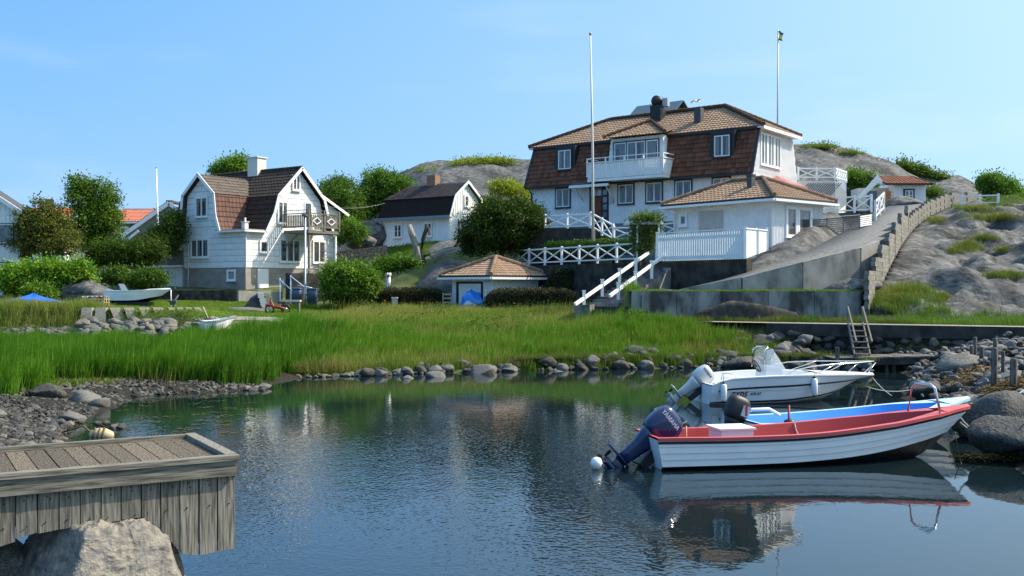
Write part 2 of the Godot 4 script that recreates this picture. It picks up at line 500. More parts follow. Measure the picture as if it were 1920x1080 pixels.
# ------------------------------------------------------------------ ground, water, rock
func rock_tone(x: float, d: float) -> Color:   # lichen-dark patches, paler ice-polished bands and dark cracks in the granite itself
	var a := bnoise.get_noise_2d(x * 1.3 + 200.0, d * 2.1 + x * 0.6)
	var b := bnoise.get_noise_2d(x * 4.5 + 20.0, d * 6.0)
	var c := bnoise.get_noise_2d(x * 0.9 + d * 0.25, d * 1.25 - x * 0.2)
	var t := clampf(1.0 + 1.5 * a + 0.7 * b, 0.42, 1.6)
	t *= 1.0 - 0.6 * exp(-pow(c / 0.028, 2.0)) - 0.35 * exp(-pow(b / 0.03, 2.0))
	return Color(t * 0.98, t, t * 1.0)

func sheet(xs: Array, ds: Array, f: Callable, tone := false) -> SurfaceTool:
	var st := S(true)
	for j in ds.size() - 1:
		for i in xs.size() - 1:
			var p := []
			for q in [[i, j], [i + 1, j], [i + 1, j + 1], [i, j + 1]]:
				p.append(Vector3(xs[q[0]], f.call(xs[q[0]], ds[q[1]]), -ds[q[1]]))
			if not tone: quad(st, p[3], p[2], p[1], p[0])
			else:
				for k in [3, 2, 1, 3, 1, 0]:
					var v: Vector3 = p[k]
					st.set_color(rock_tone(v.x, -v.z)); st.add_vertex(v)
	return st

func span(a: float, b: float, step: float) -> Array:
	var out := []
	var n := int(round((b - a) / step))
	for i in n + 1: out.append(a + (b - a) * i / n)
	return out

func setting() -> void:
	var xs := [-600.0, -300.0, -150.0, -100.0, -70.0, -50.0] + span(-40, 40, 0.5) + [50.0, 70.0, 100.0, 150.0, 300.0, 600.0]
	var ds := [-60.0, -30.0, -10.0, 0.0, 6.0, 10.0] + span(13, 68, 0.5) + span(70, 110, 2) + [120.0, 140.0, 180.0, 250.0, 400.0, 600.0]
	struct("ground", sheet(xs, ds, func(x, d): return ground_h(x, d) + 0.07 * gnoise.get_noise_2d(x, d)), mats.ground)
	# muddy shore under the stones
	struct("shore", sheet(span(-14, -4, 0.4), span(14, 35.2, 0.4), func(x, d): return ground_h(x, d) + 0.07 * gnoise.get_noise_2d(x, d) + 0.035 + 0.03 * gnoise.get_noise_2d(x * 4.0, d * 4.0) - 0.3 * smoothstep(0.2, 0.34, ground_h(x, d))), mats.soil)
	struct("bank", sheet(span(6.5, 22, 0.4), span(13, 42.8, 0.4), func(x, d): return ground_h(x, d) + 0.07 * gnoise.get_noise_2d(x, d) + 0.05 + 0.05 * gnoise.get_noise_2d(x * 4.0, d * 4.0) - (0.3 if d > line_d(quay, x) - 0.1 or (x < 11.5 and d > shore_d(x) + 0.6) else 0.0)), mats.soil)
	water()
	path_and_walls()

func water() -> void:
	var N := 2048
	var x0 := -14.0; var wx := 29.0; var d0 := 9.0; var wd := 30.0
	var a := FastNoiseLite.new()
	a.seed = 3; a.frequency = 0.14; a.fractal_octaves = 3; a.fractal_gain = 0.45; a.noise_type = FastNoiseLite.TYPE_SIMPLEX_SMOOTH
	var b := FastNoiseLite.new()
	b.seed = 8; b.frequency = 0.03; b.fractal_octaves = 2; b.noise_type = FastNoiseLite.TYPE_SIMPLEX_SMOOTH
	var fine := a.get_image(N, N, false, false, false).get_data()
	var slow := b.get_image(N, N, false, false, false).get_data()
	var pat := FastNoiseLite.new()
	pat.seed = 17; pat.frequency = 0.16; pat.fractal_octaves = 3
	var out := PackedFloat32Array()
	out.resize(N * N)
	var M := 64
	var mask := PackedFloat32Array()
	mask.resize((M + 1) * (M + 1))
	for j in M + 1:
		for i in M + 1:
			var x := x0 + wx * i / M; var d := d0 + wd * j / M
			var k := 1.0 - smoothstep(0.06, 0.2, x / d + 0.035 * pat.get_noise_2d(x, d * 0.6))   # wind ripples left of the lee of the bank
			k *= 1.0 - 0.86 * smoothstep(16.0, 27.0, d)
			k *= 0.55 + 0.45 * smoothstep(-0.35, 0.3, pat.get_noise_2d(x * 1.2 + 40.0, d * 0.8))
			mask[j * (M + 1) + i] = 0.06 + k
	for j in N:
		var fj := float(j) / N * M
		var mj := int(fj)
		var tj := fj - mj
		for i in N:
			var fi := float(i) / N * M
			var mi := int(fi)
			var q := mj * (M + 1) + mi
			var m := lerpf(mask[q], mask[q + M + 1], tj)
			var k := j * N + i
			out[j * N + i] = 0.5 + (fine[k] - 128) * 0.0005 * m + (slow[k] - 128) * 0.0007 * (0.08 + 0.4 * m)
	var im := Image.create_from_data(N, N, false, Image.FORMAT_RF, out.to_byte_array())
	var m := StandardMaterial3D.new()
	m.resource_name = "water"
	m.albedo_color = L(0.006, 0.014, 0.017)
	m.roughness = 0.02
	m.metallic_specular = 0.55
	m.heightmap_enabled = true
	m.heightmap_texture = ImageTexture.create_from_image(im)
	m.heightmap_scale = 3.6
	var st := S(true)
	var X := [-600.0, x0, x0 + wx, 600.0]
	var D := [-300.0, d0, d0 + wd, 60.0]
	for j in 3:
		for i in 3:
			for c in [[0, 1], [1, 1], [1, 0], [0, 1], [1, 0], [0, 0]]:
				var x: float = X[i + c[0]]; var d: float = D[j + c[1]]
				st.set_uv(Vector2((x - x0) / wx, (d - d0) / wd))
				st.add_vertex(Vector3(x, 0, -d))
	struct("water", st, m)

var stone_meshes := []
func make_stones() -> void:
	for k in 14:
		var n := FastNoiseLite.new()
		n.seed = 100 + k; n.frequency = 0.9; n.fractal_octaves = 3
		var planes := []
		rng.seed = 500 + k
		for i in 13:
			planes.append([Vector3(rng.randfn(), rng.randfn(), rng.randfn()).normalized(), rng.randf_range(0.55, 0.92)])
		var sm := SphereMesh.new()
		sm.radial_segments = 26; sm.rings = 15; sm.radius = 1.0; sm.height = 2.0
		var arr := sm.surface_get_arrays(0)
		var V: PackedVector3Array = arr[Mesh.ARRAY_VERTEX]
		for i in V.size():
			var p := V[i].normalized()
			var r := 1.0 + 0.22 * n.get_noise_3dv(p * 1.3)
			for pl in planes:
				var c: float = p.dot(pl[0])
				if c > 0.05: r = minf(r, lerpf(r, pl[1] / c, 0.97) if pl[1] / c < r else r)
			V[i] = p * (r + 0.02 * n.get_noise_3dv(p * 6.0))
		var st := S(true)
		var I: PackedInt32Array = arr[Mesh.ARRAY_INDEX]
		for i in I: st.add_vertex(V[i])
		st.generate_normals()
		stone_meshes.append(st.commit())

func stone(parent: Node, p: Vector3, r: float, flat := 0.62, m: Material = null, called := "stone") -> MeshInstance3D:
	var o := MeshInstance3D.new()
	o.mesh = stone_meshes[rng.randi() % stone_meshes.size()]
	var t := rng.randf()
	o.material_override = m if m else (mats.stone if t < 0.6 else mats.dark_stone if t < 0.8 else mats.brown_stone)
	o.name = called
	parent.add_child(o, true)
	o.transform = Transform3D(Basis.from_euler(Vector3(rng.randf_range(-0.3, 0.3), rng.randf() * TAU, rng.randf_range(-0.3, 0.3))) * Basis.from_scale(Vector3(r * rng.randf_range(0.85, 1.35), r * flat * rng.randf_range(0.8, 1.2), r * rng.randf_range(0.75, 1.1))), p)
	return o

# rounded bare rock as a closed-over height sheet
func billow(x: float, d: float, sx: float, sd: float, seed_: float) -> float:
	var a := absf(bnoise.get_noise_2d(x * sx + seed_, d * sd)) 
	return a

func right_rock(x: float, d: float) -> float:
	var prof := [[39.0, 1.3], [41.3, 1.55], [42.6, 2.3], [44.5, 3.2], [47.0, 3.75], [49.5, 4.8], [53.0, 5.5], [56.0, 6.5], [61.0, 7.3], [66.0, 8.45], [72.0, 8.95], [90.0, 9.0]]
	var wob := 2.4 * bnoise.get_noise_2d(x * 0.55 + 80.0, d * 0.2)
	var h := row_h(prof, d + wob)
	var n := bnoise.get_noise_2d(x * 0.9 + d * 0.25, d * 1.25 - x * 0.2)
	h += (1.35 * (absf(n) - 0.22) - 0.22 * exp(-pow(n / 0.035, 2.0))) * smoothstep(41.0, 44.0, d)
	var n2 := bnoise.get_noise_2d(x * 2.6 + 9.0 - d * 0.8, d * 3.4)
	h += 0.18 * (absf(n2) - 0.2) - 0.12 * exp(-pow(n2 / 0.05, 2.0))
	h += 0.05 * gnoise.get_noise_2d(x * 3.0, d * 3.0)
	return h

# the foot of the stepped wall: (x, height, d)
var stepped := [[14.62, 2.3, 42.8], [16.3, 3.4, 46.0], [17.95, 4.6, 49.0], [19.85, 5.5, 52.9], [22.25, 6.5, 57.6], [24.8, 7.4, 62.0], [27.6, 8.2, 66.1], [31.4, 8.6, 70.2]]

func stepped_dist(x: float, d: float) -> Array:
	var best := 1e9; var out := [1e9, 0.0]
	for i in stepped.size() - 1:
		var a: Array = stepped[i]; var b: Array = stepped[i + 1]
		var A := Vector2(a[0], a[2]); var B := Vector2(b[0], b[2]); var P := Vector2(x, d)
		var t := clampf((P - A).dot(B - A) / (B - A).length_squared(), 0, 1)
		var q := A.lerp(B, t)
		var dd := P.distance_to(q)
		if dd < best:
			best = dd
			out = [dd * -signf((B - A).cross(P - A)), lerpf(a[1], b[1], t)]
	if d < 42.8 and x > 13.0: out[0] = maxf(out[0], 0.5 + (42.8 - d)); 
	return out

var ridge := [[300, 470], [480, 440], [640, 400], [700, 350], [745, 324], [800, 304], [870, 296], [985, 297], [1100, 290], [1300, 275], [1480, 268], [1550, 270], [1620, 284], [1700, 316], [1745, 338], [1800, 331], [1850, 352], [1920, 388], [2050, 400], [2300, 420]]
func hill_h(x: float, d: float) -> float:
	var px := 960.0 + x / maxf(d, 90.0) * F
	var top := EYE + (540.0 - row_h(ridge, px)) / F * 105.0
	var base := ground_h(x, 82.0) - 1.5
	var t := clampf((d - 78.0) / 27.0, 0, 1)
	var f := pow(sin(t * PI / 2.0), 1.15)
	if d > 105.0: f = 1.0 - 0.5 * pow((d - 105.0) / 40.0, 2.0)
	var h := lerpf(base, top, f)
	h += (1.5 * (absf(bnoise.get_noise_2d(x * 0.5 + 31.0 + d * 0.2, d * 0.8)) - 0.2) + 0.4 * (absf(bnoise.get_noise_2d(x * 1.7, d * 2.2)) - 0.2)) * sin(t * PI) - 0.35 * t 
	return h + 0.12 * gnoise.get_noise_2d(x * 1.2, d * 1.2)

# dark smooth rock slope: between the small cottage and the garage, and beside the annex
func mid_rock(x: float, d: float) -> float:
	var px := 960.0 + x / d * F
	var prof := [[55.0, 0.8], [58.0, 2.0], [63.0, 4.0], [68.0, 5.5], [72.0, 6.0], [76, 6.1]]
	return row_h(prof, d) - 0.00025 * pow(px - 850.0, 2.0) + 0.6 * (absf(bnoise.get_noise_2d(x * 0.8 + 3.0, d * 0.8)) - 0.2)

func annex_rock(x: float, d: float) -> float:
	# from the foot of the fence up to the lane by the slatted screen
	var t := clampf((x - 8.6) / 8.6, 0, 1)
	var h := lerpf(2.6, 6.05, pow(t, 0.75))
	h += lerpf(0.05, 0.10, t) * (d - 46.0)
	h -= smoothstep(46.0, 43.4, d) * 1.6 * (1.0 - 0.5 * t)
	return h + 0.45 * (absf(bnoise.get_noise_2d(x * 1.1 + 60.0, d * 0.9 + x * 0.5)) - 0.2) + 0.04 * gnoise.get_noise_2d(x * 4.0, d * 4.0)

# lane: centre line points (x, height, d) and half width
var lane := [[7.2, 2.80, 44.8, 0.4], [9.5, 3.28, 45.1, 1.0], [12.0, 3.95, 45.8, 1.15], [14.4, 4.6, 46.9, 1.3], [16.6, 5.3, 49.6, 1.35], [18.6, 6.0, 53.4, 1.3], [21.0, 6.9, 58.2, 1.3], [23.6, 7.75, 62.6, 1.3], [26.4, 8.45, 66.8, 1.4], [30.0, 8.8, 71.0, 1.6]]

func lane_edge(i: int, side: float) -> Vector3:
	var a: Array = lane[maxi(i - 1, 0)]; var b: Array = lane[mini(i + 1, lane.size() - 1)]
	var t := Vector2(b[0] - a[0], b[2] - a[2]).normalized()
	var n := Vector2(t.y, -t.x)   # to the right, towards the camera
	var c: Array = lane[i]
	return Vector3(c[0] + n.x * c[3] * side, c[1], -(c[2] + n.y * c[3] * side))

func path_and_walls() -> void:
	# footpath on the quay
	var st := S()
	for i in quay.size() - 1:
		var a: Vector2 = quay[i]; var b: Vector2 = quay[i + 1]
		quad(st, Vector3(a.x, 1.55, -a.y - 1.35), Vector3(b.x, 1.55, -b.y - 1.35), Vector3(b.x, 1.55, -b.y), Vector3(a.x, 1.55, -a.y))
	struct("path", st, mats.gravel)
	var w := thing("quay_wall", "dark concrete and stone quay wall along the footpath edge", "wall")
	var cap := S()
	for i in quay.size() - 1:
		var a: Vector2 = quay[i]; var b: Vector2 = quay[i + 1]
		if i == 0: continue
		beam(cap, Vector3(a.x, 1.315, -a.y - 0.15), Vector3(b.x, 1.315, -b.y - 0.15), 0.42, 0.46)
	obj("coping", cap, mats.dark_wall, w)
	rng.seed = 71
	var core := S()
	for i in range(1, quay.size() - 1):
		var a: Vector2 = quay[i]; var b: Vector2 = quay[i + 1]
		beam(core, Vector3(a.x, 0.2, -a.y - 0.35), Vector3(b.x, 0.2, -b.y - 0.35), 0.5, 1.8)
	obj("backing", core, mats.dark_wall, w)
	var x := 9.9
	while x < 17.6:
		var d := line_d(quay, x)
		var lev := 0.1
		while lev < 1.02:
			var r := rng.randf_range(0.17, 0.27)
			if ground_h(x, d - 0.6) < lev + 0.15:
				stone(w, Vector3(x + rng.randf_range(-0.08, 0.08), lev, -d + 0.02), r, 0.8, mats.dark_stone if rng.randf() < 0.65 else mats.brown_stone)
			lev += r * 1.35
		x += 0.4
	# lawn retaining wall
	w = thing("lawn_wall", "long stained concrete retaining wall below the lawn strip, facing the footpath", "wall")
	var lw := S()
	var A := Vector3(lawn[0].x, 0, -lawn[0].y); var B := Vector3(lawn[1].x, 0, -lawn[1].y)
	for i in 5:
		lw = S()
		var pa := A.lerp(B, i / 5.0 + 0.001); var pb := A.lerp(B, (i + 1) / 5.0 - 0.001)
		var sag_ := 0.012 * (i % 3)
		beam(lw, pa + Vector3(0, 2.17 - sag_, -0.12), pb + Vector3(0, 2.17 - sag_, -0.12), 0.24 + 0.008 * (i % 2), 1.2)
		obj("wall_section", lw, mats.stained_concrete, w)
	lw = S(); beam(lw, A + Vector3(0.02, 2.15, -0.12), B + Vector3(-0.02, 2.15, -0.12), 0.2, 1.1)
	obj("core", lw, mats.dark_wall, w)
	lw = S()
	beam(lw, B + Vector3(-0.12, 2.17, -0.242), B + Vector3(0.9, 2.17, -2.2), 0.24, 1.2)
	obj("end_wall", lw, mats.concrete, w)
	lw = S()
	beam(lw, A + Vector3(0.55, 1.95, 0.04), A + Vector3(0.55, 2.6, 0.04), 0.35, 0.3)
	obj("buttress", lw, mats.stained_concrete, w)
	# lane up the rock
	st = S(true)
	for i in lane.size() - 1:
		var p := [lane_edge(i, -1), lane_edge(i, 1), lane_edge(i + 1, 1), lane_edge(i + 1, -1)]
		quad(st, p[0], p[3], p[2], p[1])
		quad(st, p[1], p[2], p[2] - Vector3(0, 1, 0), p[1] - Vector3(0, 1, 0))
		quad(st, p[3], p[0], p[0] - Vector3(0, 0.6, 0), p[3] - Vector3(0, 0.6, 0))
	struct("lane", st, mats.asphalt)
	st = S()
	var la := Vector3(lawn[0].x, 2.765, -lawn[0].y - 0.2); var lb := Vector3(lawn[1].x, 2.765, -lawn[1].y - 0.2)
	quad(st, la + Vector3(0, 0, -2.6), lb + Vector3(0.8, 0, -2.6), lb, la)
	struct("lawn", st, nmat("lawn_green", [Color(0.05, 0.08, 0.015), Color(0.10, 0.15, 0.03)], [0.3, 0.7], 0.03, 0.5, 0.95, 1.0, 31))
	w = thing("lane_wall", "low sloping concrete retaining wall holding up the asphalt lane", "wall")
	st = S()
	for i in 4:
		var a := lane_edge(i, 1.0); var b := lane_edge(i + 1, 1.0)
		if i == 3: b = a.lerp(b, 0.55)
		var n := Vector3(b.z - a.z, 0, -(b.x - a.x)).normalized() * -0.2
		hexa(st, [Vector3(a.x, 2.3, a.z) + n, Vector3(b.x, 2.3, b.z) + n, Vector3(b.x, 2.3, b.z), Vector3(a.x, 2.3, a.z), a + n + Vector3(0, 0.07, 0), b + n + Vector3(0, 0.07, 0), b + Vector3(0, 0.07, 0), a + Vector3(0, 0.07, 0)])
	obj("wall", st, mats.concrete, w)
	stepped_wall()
	# bare rock
	struct("rock_slope", sheet(span(12.6, 46, 0.24), span(38.6, 76, 0.24), func(x, d): return right_rock(x, d) - rock_cut(x, d), true), mats.rock)
	struct("rock_hill", sheet(span(-45, 75, 0.9), span(78, 140, 1.0), hill_h, true), mats.rock)
	struct("rock_bank", sheet(span(-8.6, 2.2, 0.3), span(54.5, 75, 0.4), mid_rock, true), mats.rock)
	struct("rock_ledge", sheet(span(6.6, 20.0, 0.25), span(43.2, 56, 0.3), func(x, d): return annex_rock(x, d) - lane_cut(x, d), true), mats.rock)

func lane_dist(x: float, d: float) -> Array:   # distance to the lane's centre line (positive to the right), height there, half width
	var best := 1e9; var out := [1e9, 0.0, 1.0]
	for i in lane.size() - 1:
		var a: Array = lane[i]; var b: Array = lane[i + 1]
		var A := Vector2(a[0], a[2]); var B := Vector2(b[0], b[2]); var P := Vector2(x, d)
		var t := clampf((P - A).dot(B - A) / (B - A).length_squared(), 0, 1)
		var q := A.lerp(B, t)
		var dd := P.distance_to(q)
		if dd < best:
			best = dd
			var side := -signf((B - A).cross(P - A))
			out = [dd * side, lerpf(a[1], b[1], t), lerpf(a[3], b[3], t)]
	return out

func lane_cut(x: float, d: float) -> float:   # keep the rock below the lane and do not let it rise abruptly beside it
	var l := lane_dist(x, d)
	var over: float = annex_rock(x, d) - (l[1] - 0.25)
	var k := 1.0 - smoothstep(l[2] + 0.05, l[2] + 1.0, -l[0])
	var r: float = maxf(over, -0.1) * k if l[0] < 0.0 else over + 0.3 + 4.0 * smoothstep(l[2] - 0.4, l[2], l[0])
	return r

func rock_cut(x: float, d: float) -> float:
	var l := stepped_dist(x, d)
	if d > 72.0: return 0.0
	if l[0] < 0.0 or (d < 42.8 and x < 14.95): return 3.0
	if d < 42.0: return 2.0 if x < 15.4 else 0.0
	var k := 1.0 - smoothstep(0.1, 2.6, l[0])
	return (right_rock(x, d) - (l[1] - 0.2)) * k

func stepped_wall() -> void:
	var w := thing("stepped_wall", "stepped grey concrete block wall climbing the rock beside the asphalt lane", "wall")
	var pts := []
	for q in stepped: pts.append(Vector3(q[0], q[1] + 0.35, -q[2]))
	var path := []
	var acc := 0.0
	for i in pts.size() - 1:
		var n := int(ceil(pts[i].distance_to(pts[i + 1]) / 0.41))
		for k in n: path.append([pts[i].lerp(pts[i + 1], float(k) / n), pts[i + 1] - pts[i]])
	var bm := BoxMesh.new()
	bm.size = Vector3(0.19, 0.192, 0.392)
	var tones := []
	for k in 3:
		tones.append(nmat("block%d" % k, [Color(0.14, 0.133, 0.115) * (0.85 + 0.12 * k), Color(0.29, 0.272, 0.235) * (0.85 + 0.12 * k)], [0.3, 0.7], 0.02, 0.8, 0.9, 0.5, 60 + k))
	rng.seed = 81
	var count := 0
	var rest := S()
	for i in path.size():
		var p: Vector3 = path[i][0]
		var dir: Vector3 = path[i][1]; dir.y = 0
		var step := floorf((p.y + 0.45) / 0.6) * 0.6 + 0.62 if i < 36 else floorf((p.y + 0.2) / 0.2) * 0.2 + 0.22
		if i < 36: step = maxf(step, p.y + 0.25)
		var nrow := int(ceil((step - p.y + 0.75) / 0.2))
		for r in nrow:
			var y := step - 0.1 - 0.2 * r
			var c := Vector3(p.x, y, p.z) + dir.normalized() * (0.1 if r % 2 == 0 else -0.1)
			var b := look(Vector3.ZERO, dir)
			if count < 290:
				var o := MeshInstance3D.new()
				o.mesh = bm; o.name = "block"; o.material_override = tones[rng.randi() % 3]
				w.add_child(o, true)
				o.transform = Transform3D(b, c)
				count += 1
			else: box(rest, c, bm.size, b)
	stuff(obj("far_blocks", rest, tones[1], w))

# ------------------------------------------------------------------ building kit; a house stands in a frame whose +x runs away to the right, +z to the viewer's right
func frame_basis(phi_deg: float) -> Basis:
	var p := deg_to_rad(phi_deg)
	var u := Vector3(sin(p), 0, -cos(p))
	return Basis(u, Vector3.UP, Vector3(cos(p), 0, sin(p)))

func FR(z: float, y: float, x := 0.0) -> Transform3D: return Transform3D(Basis(Vector3(0, 0, 1), Vector3.UP, Vector3(-1, 0, 0)), Vector3(x, y, z))
func GR(x: float, y: float, z := 0.0) -> Transform3D: return Transform3D(Basis(), Vector3(x, y, z))

func window(parent: Node3D, T: Transform3D, w: float, h: float, cols := 2, nrows := 1, trim := "white_paint", glass := "glass_dark", tw := 0.09, called := "window", fm := "white_paint") -> Node3D:
	# outer casing, sash, panes; T's z points out of the wall
	var st := S()
	for s in [-1, 1]:
		box(st, T * Vector3(s * (w / 2 + tw / 2), 0, 0.02), Vector3(tw, h + 2 * tw, 0.07), T.basis)
		box(st, T * Vector3(0, s * (h / 2 + tw / 2), 0.02), Vector3(w, tw, 0.068), T.basis)
	box(st, T * Vector3(0, -h / 2 - tw - 0.015, 0.05), Vector3(w + 2.4 * tw, 0.03, 0.13), T.basis)
	var o := obj(called, st, mats[trim], parent)
	st = S()
	var f := 0.06
	for s in [-1, 1]:
		box(st, T * Vector3(s * (w / 2 - f / 2), 0, 0.022), Vector3(f, h, 0.05), T.basis)
		box(st, T * Vector3(0, s * (h / 2 - f / 2), 0.022), Vector3(w - 2 * f, f, 0.048), T.basis)
	for i in range(1, cols): box(st, T * Vector3(-w / 2 + w * i / cols, 0, 0.024), Vector3(f * 1.3, h - 2 * f, 0.05), T.basis)
	for j in range(1, nrows): box(st, T * Vector3(0, -h / 2 + h * j / nrows, 0.02), Vector3(w - 2 * f, 0.03, 0.04), T.basis)
	obj("frame", st, mats[fm], o)
	for i in cols:
		st = S()
		box(st, T * Vector3(-w / 2 + w * (i + 0.5) / cols, 0, 0.004), Vector3(w / cols - 0.04, h - 0.06, 0.012), T.basis)
		obj("pane", st, mats.window_glass, o)
		var cx := -w / 2 + w * (i + 0.5) / cols; var cw := w / cols - 0.05
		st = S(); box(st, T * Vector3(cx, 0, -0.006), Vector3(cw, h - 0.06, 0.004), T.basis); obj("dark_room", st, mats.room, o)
		# curtains behind the glass: a side length and a short valance
		var k := hash1(T.origin.x * 3.1 + i, T.origin.z * 1.7 + T.origin.y)
		var share := 0.20 + 0.30 * k if glass != "glass_dark" else 0.18 + 0.15 * k
		if glass == "glass_white": share = 0.50 + 0.3 * k
		var left := (i < cols / 2.0 - 0.01) if cols > 1 else k > 0.5
		st = S()
		var n := 4
		for q in n:
			var u := (q + 0.5) / n * share * cw
			box(st, T * Vector3(cx + (-cw / 2 + u if left else cw / 2 - u), 0, -0.002), Vector3(share * cw / n * 0.93, h - 0.08, 0.003), T.basis)
		if k > 0.35: box(st, T * Vector3(cx, h / 2 - 0.03 - h * 0.09, -0.0005), Vector3(cw, h * 0.17, 0.002), T.basis)
		obj("curtain", st, mats.curtain, o)
	return o

func battens(parent: Node3D, T: Transform3D, x0: float, x1: float, bottom: Callable, top: Callable, sp := 0.135, wd := 0.045, m := "white_paint", called := "cladding") -> void:
	var st := S()
	var n := int((x1 - x0) / sp)
	for i in n:
		var x := x0 + (i + 0.5) * (x1 - x0) / n
		var a: float = bottom.call(x); var b: float = top.call(x)
		if b - a > 0.1: box(st, T * Vector3(x, (a + b) / 2, 0.012), Vector3(wd, b - a, 0.026), T.basis)
	stuff(obj(called, st, mats[m], parent))

func poly_top(poly: Array, x: float) -> float:   # highest y of a polygon at x
	var best := -1e9
	for i in poly.size():
		var a: Vector2 = poly[i]; var b: Vector2 = poly[(i + 1) % poly.size()]
		if (a.x <= x and b.x >= x) or (b.x <= x and a.x >= x):
			var y := maxf(a.y, b.y) if absf(b.x - a.x) < 1e-5 else lerpf(a.y, b.y, (x - a.x) / (b.x - a.x))
			best = maxf(best, y)
	return best

func panels(parent: Node3D, T: Transform3D, poly: Array, pw := 1.2, ph := 0.39, m: Material = null) -> void:
	# fibre-cement sheets with open joints, clipped to the wall's outline
	var lo := Vector2(1e9, 1e9); var hi := Vector2(-1e9, -1e9)
	for p in poly:
		lo = Vector2(minf(lo.x, p.x), minf(lo.y, p.y)); hi = Vector2(maxf(hi.x, p.x), maxf(hi.y, p.y))
	var y := lo.y
	var r := 0
	while y < hi.y:
		var x := lo.x - (0.5 * pw if r % 2 else 0.0)
		while x < hi.x:
			var cell := PackedVector2Array([Vector2(x, y), Vector2(x + pw - 0.022, y), Vector2(x + pw - 0.022, y + ph - 0.028), Vector2(x, y + ph - 0.028)])
			for c in Geometry2D.intersect_polygons(cell, PackedVector2Array(poly)):
				var area := 0.0
				for i in c.size(): area += c[i].cross(c[(i + 1) % c.size()])
				if absf(area) < 0.02: continue
				var st := S()
				var lean := rng.randf_range(-0.003, 0.003)
				prism(st, Array(c), T.translated_local(Vector3(0, 0, 0.016 + lean)), 0.02)
				obj("panel", st, m if m else mats.panel_white, parent)
			x += pw
		y += ph
		r += 1

func barge(parent: Node3D, T: Transform3D, pts: Array, w: float, t: float, m: String, called := "bargeboard") -> void:
	var st := S()
	for i in pts.size() - 1:
		var a: Vector3 = T * Vector3(pts[i].x, pts[i].y, 0); var b: Vector3 = T * Vector3(pts[i + 1].x, pts[i + 1].y, 0)
		var d := (b - a).normalized() * w * 0.25
		box(st, (a + b) / 2, Vector3(t, w, a.distance_to(b) + w * 0.5), look(a, b, T.basis.z.cross(b - a)))
	obj(called, st, mats[m], parent)

func pipe(parent: Node3D, pts: Array, r := 0.045, m := "white_plain", called := "downpipe") -> void:
	var st := S(true)
	tube(st, pts, r, 8)
	obj(called, st, mats[m], parent)

const TAN := Color(0.30, 0.195, 0.128)
const BROWN := Color(0.145, 0.058, 0.034)

func tiles(parent: Node3D, called: String, A: Vector3, B: Vector3, C: Vector3, D: Vector3, col: Color, tw := 0.24, rh := 0.31, vary := 0.15, amp := 0.032) -> MeshInstance3D:
	var st := S()
	tile_patch(st, A, B, C, D, tw, rh, amp, col, vary)
	var o := obj(called, st, mats.tile, parent)
	stuff(o)
	return o

func V2(x: float, y: float) -> Vector2: return Vector2(x, y)

